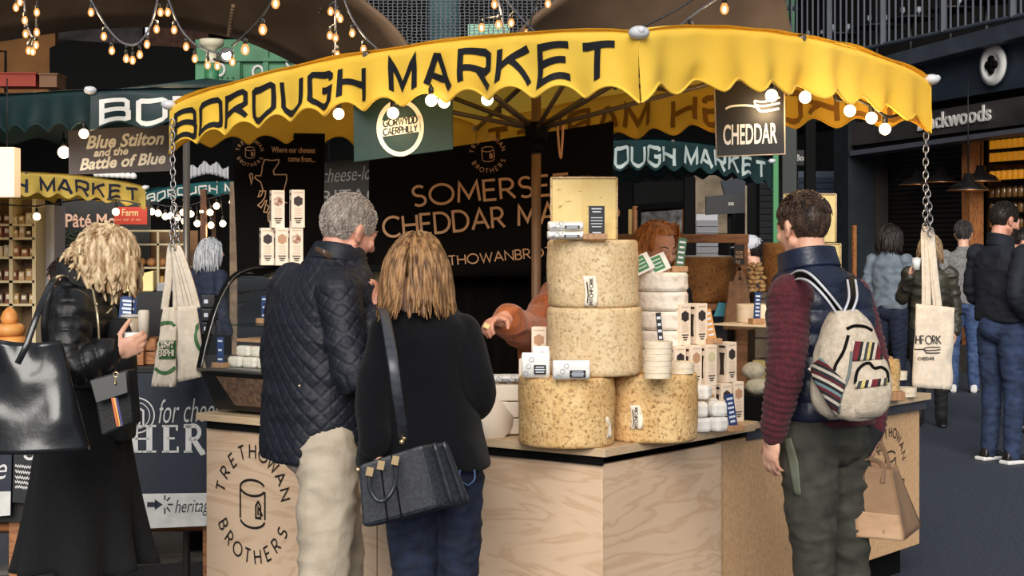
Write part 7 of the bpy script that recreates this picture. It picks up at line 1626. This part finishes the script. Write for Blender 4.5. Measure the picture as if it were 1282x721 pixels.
# goods on that counter
zt2 = zc_ + .03; Y0 = F / 275
def on2(px, s=274): return cp(Q(px, 400, s), zt2)
cr = thing('wooden_crate', 'brown wooden crate beside the cup on the neighbouring counter', 'crate', on2(181, 273)); c = on2(181, 273) + V((0, 0, 0))
for k_ in range(2): MB().box(c + V((0, -.06, .03 + .062 * k_)), (.13, .012, .056)).build('slat', m_fr, cr, bevel=.002); MB().box(c + V((0, .06, .03 + .062 * k_)), (.13, .012, .056)).build('slat', m_fr, cr, bevel=.002)
for sx in (-1, 1): MB().box(c + V((sx * .062, 0, .06)), (.012, .11, .12)).build('end', m_fr, cr)
MB().box(c + V((0, 0, .008)), (.12, .11, .012)).build('base', m_fr, cr)
bk = MB(); c = on2(192, 260); bk.box(c + V((0, 0, .16)), (.17, .22, .32)); tag(bk.build('black_stand', m_navyc, bevel=.004), 'black display stand behind the brown crate', 'stand')
c = on2(176, 262) + V((0, 0, .322))
for i, (dx, w_, hh, m_, lb) in enumerate(((-.07, .09, .09, m_cut, 'blue veined pale cheese wedge on the black stand, left'), (.03, .08, .1, m_cut, 'tall pale cheese wedge in the middle of the black stand'), (.13, .09, .05, mat('clear_tub', (150, 150, 152), .2, coat=.3), 'small clear tub on the right of the black stand'))):
    mb = MB(); p = c + V((dx, 0, 0)); mb.prism([p + V(q) for q in ((-w_ / 2, -.04, 0), (w_ / 2, -.04, 0), (w_ / 2, -.04, hh), (-w_ / 2, -.04, hh * .8))], (0, .08, 0)); tag(mb.build('cheese_wedge' if i < 2 else 'tub', m_, bevel=.006), lb, 'cheese' if i < 2 else 'tub')
price_tag('large navy price sign beside the blonde woman cup', on2(158, 274) + V((0, 0, .16)), .1, .15, .075, None, .08, False, 7)
mb = MB(); c = on2(158, 274); mb.box(c + V((0, 0, .08)), (.1, .06, .16)); tag(mb.build('card_stand', mat('pale_stand', (196, 172, 140), .7), bevel=.004), 'pale stand under the large navy price sign', 'stand')
t = thing('plastic_cup', 'clear plastic cup with a lid and black straw beside the blonde woman hand', 'cup', on2(165, 275)); c = cp(on2(165, 275), 1.14)
MB().lathe([(.001, 0), (.036, 0), (.046, .11), (.044, .11), (.034, .004), (.001, .004)], 24, c).build('cup_body', mat('frosted_plastic', (190, 170, 148), .3, alpha=.75), t); MB().lathe([(.05, .108), (.05, .118), (.001, .122)], 24, c).build('lid', mat('clear_lid', (210, 204, 196), .2, alpha=.7), t); MB().tube([c + V((0, 0, .1)), c + V((.004, 0, .24))], .0035, 8).build('straw', m_black, t)
MB().box(cp(c, (1.138 + zt2) / 2), (.1, .1, 1.138 - zt2 - .002)).build('x', m_fr) if False else None
mb = MB(); mb.box(cp(c, (1.14 + zt2) / 2), (.13, .1, 1.138 - zt2)); tag(mb.build('wooden_box', m_fr, bevel=.003), 'wooden box under the clear plastic cup', 'box')
mb = MB(); c2_ = cp(on2(180, 276), zt2 + .12); mb.lathe([(.001, 0), (.024, 0), (.026, .12), (.02, .13), (.001, .13)], 20, c2_); tag(mb.build('paper_tube', mat('pale_tube', (204, 192, 178), .7)), 'pale paper tube standing right of the clear plastic cup', 'tube')
m_smoke = mat('smoked_cheese', (226, 158, 84), .5, var=9, c2=(196, 120, 56), bump=(20, .2))
for i, (px, z_, r_, lb) in enumerate(((12, 0, .085, 'lowest orange ring cheese at the left edge'), (13, .06, .08, 'second orange ring cheese at the left edge'), (11, .118, .075, 'third orange ring cheese at the left edge'), (12, .172, .04, 'small topmost orange cheese at the left edge'))):
    mb = MB(); c = on2(px, 268) + V((0, 0, z_ + .03)); mb.tube([c + V((r_ * .62 * math.cos(a), r_ * .62 * math.sin(a), 0)) for a in [2 * PI * k / 28 for k in range(28)]], .03, 12, closed=True) if i < 3 else mb.lathe([(.001, -.03), (.035, -.028), (.042, 0), (.03, .03), (.012, .05), (.001, .052)], 24, c); tag(mb.build('ring_cheese', m_smoke), lb, 'cheese')
for i in range(3):
    mb = MB(); c = Q(262, 377 + 17 * i, 240); mb.box(c, (.075, .07, .068)); o = mb.build('black_tin', MATS['label_black'], bevel=.006); tag(o, ('top', 'middle', 'lowest')[i] + ' black box of the stack beside the glass case', 'box'); mb = MB(); mb.box(c + V((-.01, -.037, 0)), (.02, .002, .02)); mb.build('label', m_tagtext, o)
mb = MB(); c = Q(262, 420, 240); mb.box(cp(c, (c.z - .0) / 2), (.2, .2, c.z)); tag(mb.build('black_plinth', m_black, bevel=.004), 'black plinth under the stack of black boxes', 'plinth')

# ================================================================== FAR LEFT STALLS
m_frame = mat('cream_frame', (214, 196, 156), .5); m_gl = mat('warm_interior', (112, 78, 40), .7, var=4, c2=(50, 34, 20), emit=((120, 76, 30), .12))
sh = thing('shelf_unit', 'lit shelf unit full of packets at the far left', 'shelf', cp(Q(20, 300, 128), 0)); s_ = 128
x0, x1 = Q(-14, 0, s_).x, Q(43, 0, s_).x; y_ = F / s_
MB().box(((x0 + x1) / 2, y_ + .3, 1.0), (x1 - x0, .03, 2.0)).build('back', mat('shelf_back', (120, 96, 70), .8), sh)
for px in (-14, 13.5, 42.5): MB().box((Q(px, 0, s_).x, y_ + .15, 1.0), (.035, .3, 2.0)).build('upright', m_frame, sh)
ys_ = (280, 297, 321, 351, 380); zs_ = [Q(0, y, s_).z for y in ys_]
for z in zs_: MB().box(((x0 + x1) / 2, y_ + .15, z - .012), (x1 - x0, .3, .024)).build('shelf_board', m_frame, sh)
rng = random.Random(3)
pc = [(196, 168, 130), (150, 96, 66), (90, 66, 52), (214, 196, 166), (120, 60, 44), (176, 140, 84)]
nm2 = ('top', 'second', 'third', 'fourth', 'lowest')
for i, z in enumerate(zs_):
    x = x0 + .05
    while x < x1 - .06:
        w_ = rng.uniform(.055, .085); hh = rng.uniform(.07, .115); c = rng.choice(pc); mb = MB(); p = V((x + w_ / 2, y_ + .09, z + hh / 2)); mb.box(p, (w_ * .94, .08, hh), None, .9)
        o = mb.build('food_packet', mat('packet%d' % pc.index(c), c, .55), bevel=.006); tag(o, 'small food packet standing on the %s shelf of the far left unit' % nm2[i], 'packet', 'packets on the %s shelf of the far left unit' % nm2[i])
        mb = MB(); mb.box(p + V((0, -.041, .01)), (w_ * .5, .004, hh * .4)); mb.build('label', m_paper, o); x += w_ + .006
struct(MB().box(cp(Q(60, 0, 124), .97), (.26, .3, 1.94)), 'column_white', mat('white_post', (208, 206, 212), .6, var=3, c2=(184, 182, 190)))
struct(MB().box(cp(Q(72, 0, 125), .97), (.04, .34, 1.94)), 'trim_13', mat('grey_post', (168, 166, 170), .6))
pm = Plane(Q(130, 300, 116), (1, 0)); o = board('pate_sign', 'dark sign with large pale lettering behind the blonde hair', 'sign', pm, [(77, 246), (188, 250), (188, 342), (77, 342)], mat('green_black', (26, 28, 24), .6, var=3, c2=(14, 15, 13)), .03)
lt = MB(); fn, W = on_plane(pm, (81, 284), (149, 284), .01); font_text(lt, 'Pâté Moi', fn, .2, bold=.02, fit=W); lt.build('lettering', mat('salmon_print', (226, 178, 152), .6), o, fix=False)
mb = MB()
for k_ in range(60): mb.ball(pm.hit(rng.uniform(78, 108), rng.uniform(290, 312), .012), (.02, .004, .014), 6, 4)
mb.build('painted_foliage', mat('leaf_paint', (52, 62, 36), .7), o)
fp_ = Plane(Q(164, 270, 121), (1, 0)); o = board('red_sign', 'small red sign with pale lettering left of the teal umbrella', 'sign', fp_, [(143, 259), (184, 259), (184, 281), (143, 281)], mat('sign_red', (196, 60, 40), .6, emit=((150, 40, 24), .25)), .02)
lt = MB(); fn, W = on_plane(fp_, (144, 270), (173, 270), .008); font_text(lt, 'd Farm', fn, .1, bold=.015, fit=W); fn, W = on_plane(fp_, (144, 276), (176, 276), .008); font_text(lt, 'ham  deli  of  the', fn, .03, fit=W); lt.build('lettering', mat('yellow_print', (246, 214, 150), .6), o, fix=False)
gcab = thing('glazed_cabinet', 'cream framed glazed cabinet with loaves behind the tote bags', 'cabinet', cp(Q(200, 340, 118), 0)); s_ = 118; x0, x1 = Q(162, 0, s_).x, Q(236, 0, s_).x; y_ = F / s_
MB().box(((x0 + x1) / 2, y_ + .5, .9), (x1 - x0, .04, 1.6)).build('back', m_gl, gcab)
for y in (289, 306, 362): MB().box(((x0 + x1) / 2, y_, Q(0, y, s_).z), (x1 - x0, .03, .02)).build('rail', m_frame, gcab)
for px in (163, 198, 235): MB().box((Q(px, 0, s_).x, y_, .93), (.025, .03, 1.5)).build('stile', m_frame, gcab)
MB().box(((x0 + x1) / 2, y_ + .25, .45), (x1 - x0, .48, .9)).build('base', mat('cabinet_base', (96, 66, 42), .7), gcab)
for z in (1.12, 1.3): MB().box(((x0 + x1) / 2, y_ + .25, z), (x1 - x0, .45, .02)).build('inner_shelf', m_frame, gcab)
for i in range(5):
    mb = MB(); mb.ball((x0 + .09 + i * .11, y_ + .15, 1.36), (.05, .07, .045), 16, 10); tag(mb.build('loaf', mat('crust', (206, 150, 96), .7, var=10, c2=(160, 104, 60))), 'round loaf in the glazed cabinet', 'loaf', 'loaves in the glazed cabinet')
for i in range(5):
    mb = MB(); mb.box((x0 + .08 + i * .11, y_ + .14, 1.17), (.09, .16, .08)); tag(mb.build('cheese_block', mat('lit_cheese', (214, 168, 88), .6), bevel=.01), 'pale block in the lower glazed cabinet', 'cheese', 'blocks in the glazed cabinet')
for i, (px, s_, c, lb, w_) in enumerate(((255, 105, (110, 70, 46), 'red brown timber post left of the silver-haired woman', .07), (293, 120, (124, 102, 80), 'rough pale post just left of the map banner', .08), (268, 90, (96, 62, 40), 'thin brown timber post behind the silver-haired woman', .06))):
    mb = MB(); p = Q(px, 300, s_); mb.box(cp(p, 1.1), (w_, w_, 2.2)); tag(mb.build('timber_post', mat('post%d' % i, c, .8, var=12, c2=[v * .7 for v in c]), bevel=.006), lb, 'post')
vw = MB(); vw.grid(lambda u, v: Q(236 + 50 * u, 209 + 4 * abs(u - .5) - (14 + 3 * math.sin(u * 20)) * (v - 1) * -1 + 14 - 5 * math.sin(PI * u) , 80) + V((0, .04 * math.sin(u * 60), 0)), 50, 4); tag(vw.build('pleated_valance', mat('white_pleats', (198, 198, 200), .7), solid=.01), 'white pleated valance above the teal umbrella', 'valance')
for i in range(8):
    p = Q(121 + 6.6 * i, 217.5 + .35 * i, 170); mb = MB(); mb.lathe([(.001, -.025), (.022, -.02), (.026, 0), (.016, .02), (.001, .022)], 12, p); tag(mb.build('small_lamp', mat('dim_white_lamp', (214, 214, 214), .4)), 'small white lamp in the row below the script sign', 'lamp', 'small lamps below the script sign')
mb = MB(); mb.tube([Q(116, 213.6, 170), Q(172, 216.6, 170)], .012, 6); tag(mb.build('lamp_rail', m_black), 'thin rail of small lamps below the script sign', 'rail')

# ================================================================== BEHIND THE STALL, CENTRE RIGHT
def slat_panel(name, label, px0, px1, y0, y1, s, m, pitch=.07):
    p, q = Q(px0, y0, s), Q(px1, y1, s); mb = MB(); n = int((p.z - q.z) / pitch)
    for k in range(n): z = q.z + k * pitch; mb.prism([V((p.x, p.y, z)), V((q.x, p.y, z)), V((q.x, p.y - .03, z + pitch * .85)), V((p.x, p.y - .03, z + pitch * .85))], (0, .03, 0))
    mb.box(((p.x + q.x) / 2, p.y + .06, (p.z + q.z) / 2), (q.x - p.x, .03, p.z - q.z)); return tag(mb.build(name, m), label, 'shutter')
struct(MB().box(Q(892, 256, 76), (.62, .3, .95)), 'wall_stone_patch', m_brick)
slat_panel('roller_shutter', 'pale slatted shutter behind the copper-haired vendor', 872, 899, 268, 350, 84, mat('pale_slats', (168, 168, 172), .4, .3), .1)
slat_panel('roller_shutter', 'blue grey slatted shutter right of the dark columns', 1000, 1046, 214, 440, 84, mat('blue_slats', (78, 88, 104), .4, .3), .09)
slat_panel('roller_shutter', 'dark slatted shutter behind the green post', 952, 1000, 226, 420, 80, mat('dark_slats', (46, 48, 52), .5), .1)
for i, (px, w_, y0, s, m_, lb) in enumerate(((863, 14, 222, 100, m_black, 'black post behind the green umbrella, left of the stone patch'), (940, 12, 228, 112, m_black, 'black post below the right end of the green umbrella'), (934, 2.5, 232, 114, m_brick, 'thin pale post edge below the green umbrella lettering'), (971, 7, 190, 120, mat('post_green', (64, 128, 80), .5), 'bright green post left of the young man head'), (987, 19, 150, 112, mat('green_black_col', (20, 28, 24), .5), 'wide green black column right of the green post'), (1014, 13, 150, 112, m_black, 'narrow black column left of the shop pier'), (800, 5, 250, 92, m_black, 'thin black post beside the tall cheddar block'), (789, 5, 262, 90, mat('ochre_post', (160, 128, 70), .6), 'thin ochre post beside the tall cheddar block'))):
    p = Q(px, y0, s); mb = MB(); mb.box((p.x, p.y, p.z / 2), (w_ / s, w_ / s, p.z)); tag(mb.build('iron_post', m_, bevel=.01), lb, 'post')
for i, (pts, s, m_, lb, nm_) in enumerate(((((794, 228), (856, 226), (856, 252), (794, 256)), 96, m_black, 'long black box beam under the green umbrella', 'black_beam'), (((884, 246), (946, 240), (946, 266), (884, 269)), 104, MATS['label_black'], 'black shop board with a small pale mark', 'shop_board'), (((903, 226), (934, 222), (938, 246), (908, 249)), 98, m_navyb, 'tilted navy board with pale script', 'navy_board'), (((992, 188), (1010, 188), (1010, 207), (992, 207)), 108, MATS['label_black'], 'small black sign with white letters between dark columns', 'column_sign'))):
    pl_ = Plane(Q(pts[0][0], pts[0][1], s), (1, .03)); o = board(nm_, lb, 'sign' if i else 'beam', pl_, pts, m_, .25 if i == 0 else .06); lt = MB()
    if i == 1: fn, W = on_plane(pl_, (912, 257), (919, 257), .01); font_text(lt, 'KXX', fn, .05, bold=.02, fit=W)
    if i == 2: fn, W = on_plane(pl_, (910, 240), (932, 236), .01); font_text(lt, 'Honey', fn, .1, shear=.3, bold=.01, fit=W)
    if i == 3: fn, W = on_plane(pl_, (997, 201), (1009, 201), .01); font_text(lt, 'Bor', fn, .1, bold=.02, fit=W)
    if i and i != 2: lt.build('lettering', m_wht_t, o, fix=False)
    if i in (1, 2): c_ = (Q(*pts[0], s) + Q(*pts[2], s)) / 2 + V((0, .1, 0)); MB().cyl(cp(c_, 0), c_, .03).build('support_post', m_black, o)
pf = thing('framed_poster', 'dark framed pale poster behind the copper-haired vendor', 'poster', Q(828, 310, 92)); s_ = 92
for (a_, b_) in (((796, 262), (858, 258)), ((796, 312), (858, 312)), ((796, 258), (796, 312)), ((858, 258), (858, 312))): MB().tube([Q(*a_, s_), Q(*b_, s_)], .045, 4).build('frame', m_fr if a_[0] == b_[0] else m_black, pf)
MB().prism([Q(799, 264, s_), Q(856, 260, s_), Q(856, 312, s_), Q(799, 312, s_)], (0, .03, 0)).build('sheet', mat('mottled_grey', (130, 126, 124), .6, var=8, c2=(40, 38, 38)), pf)
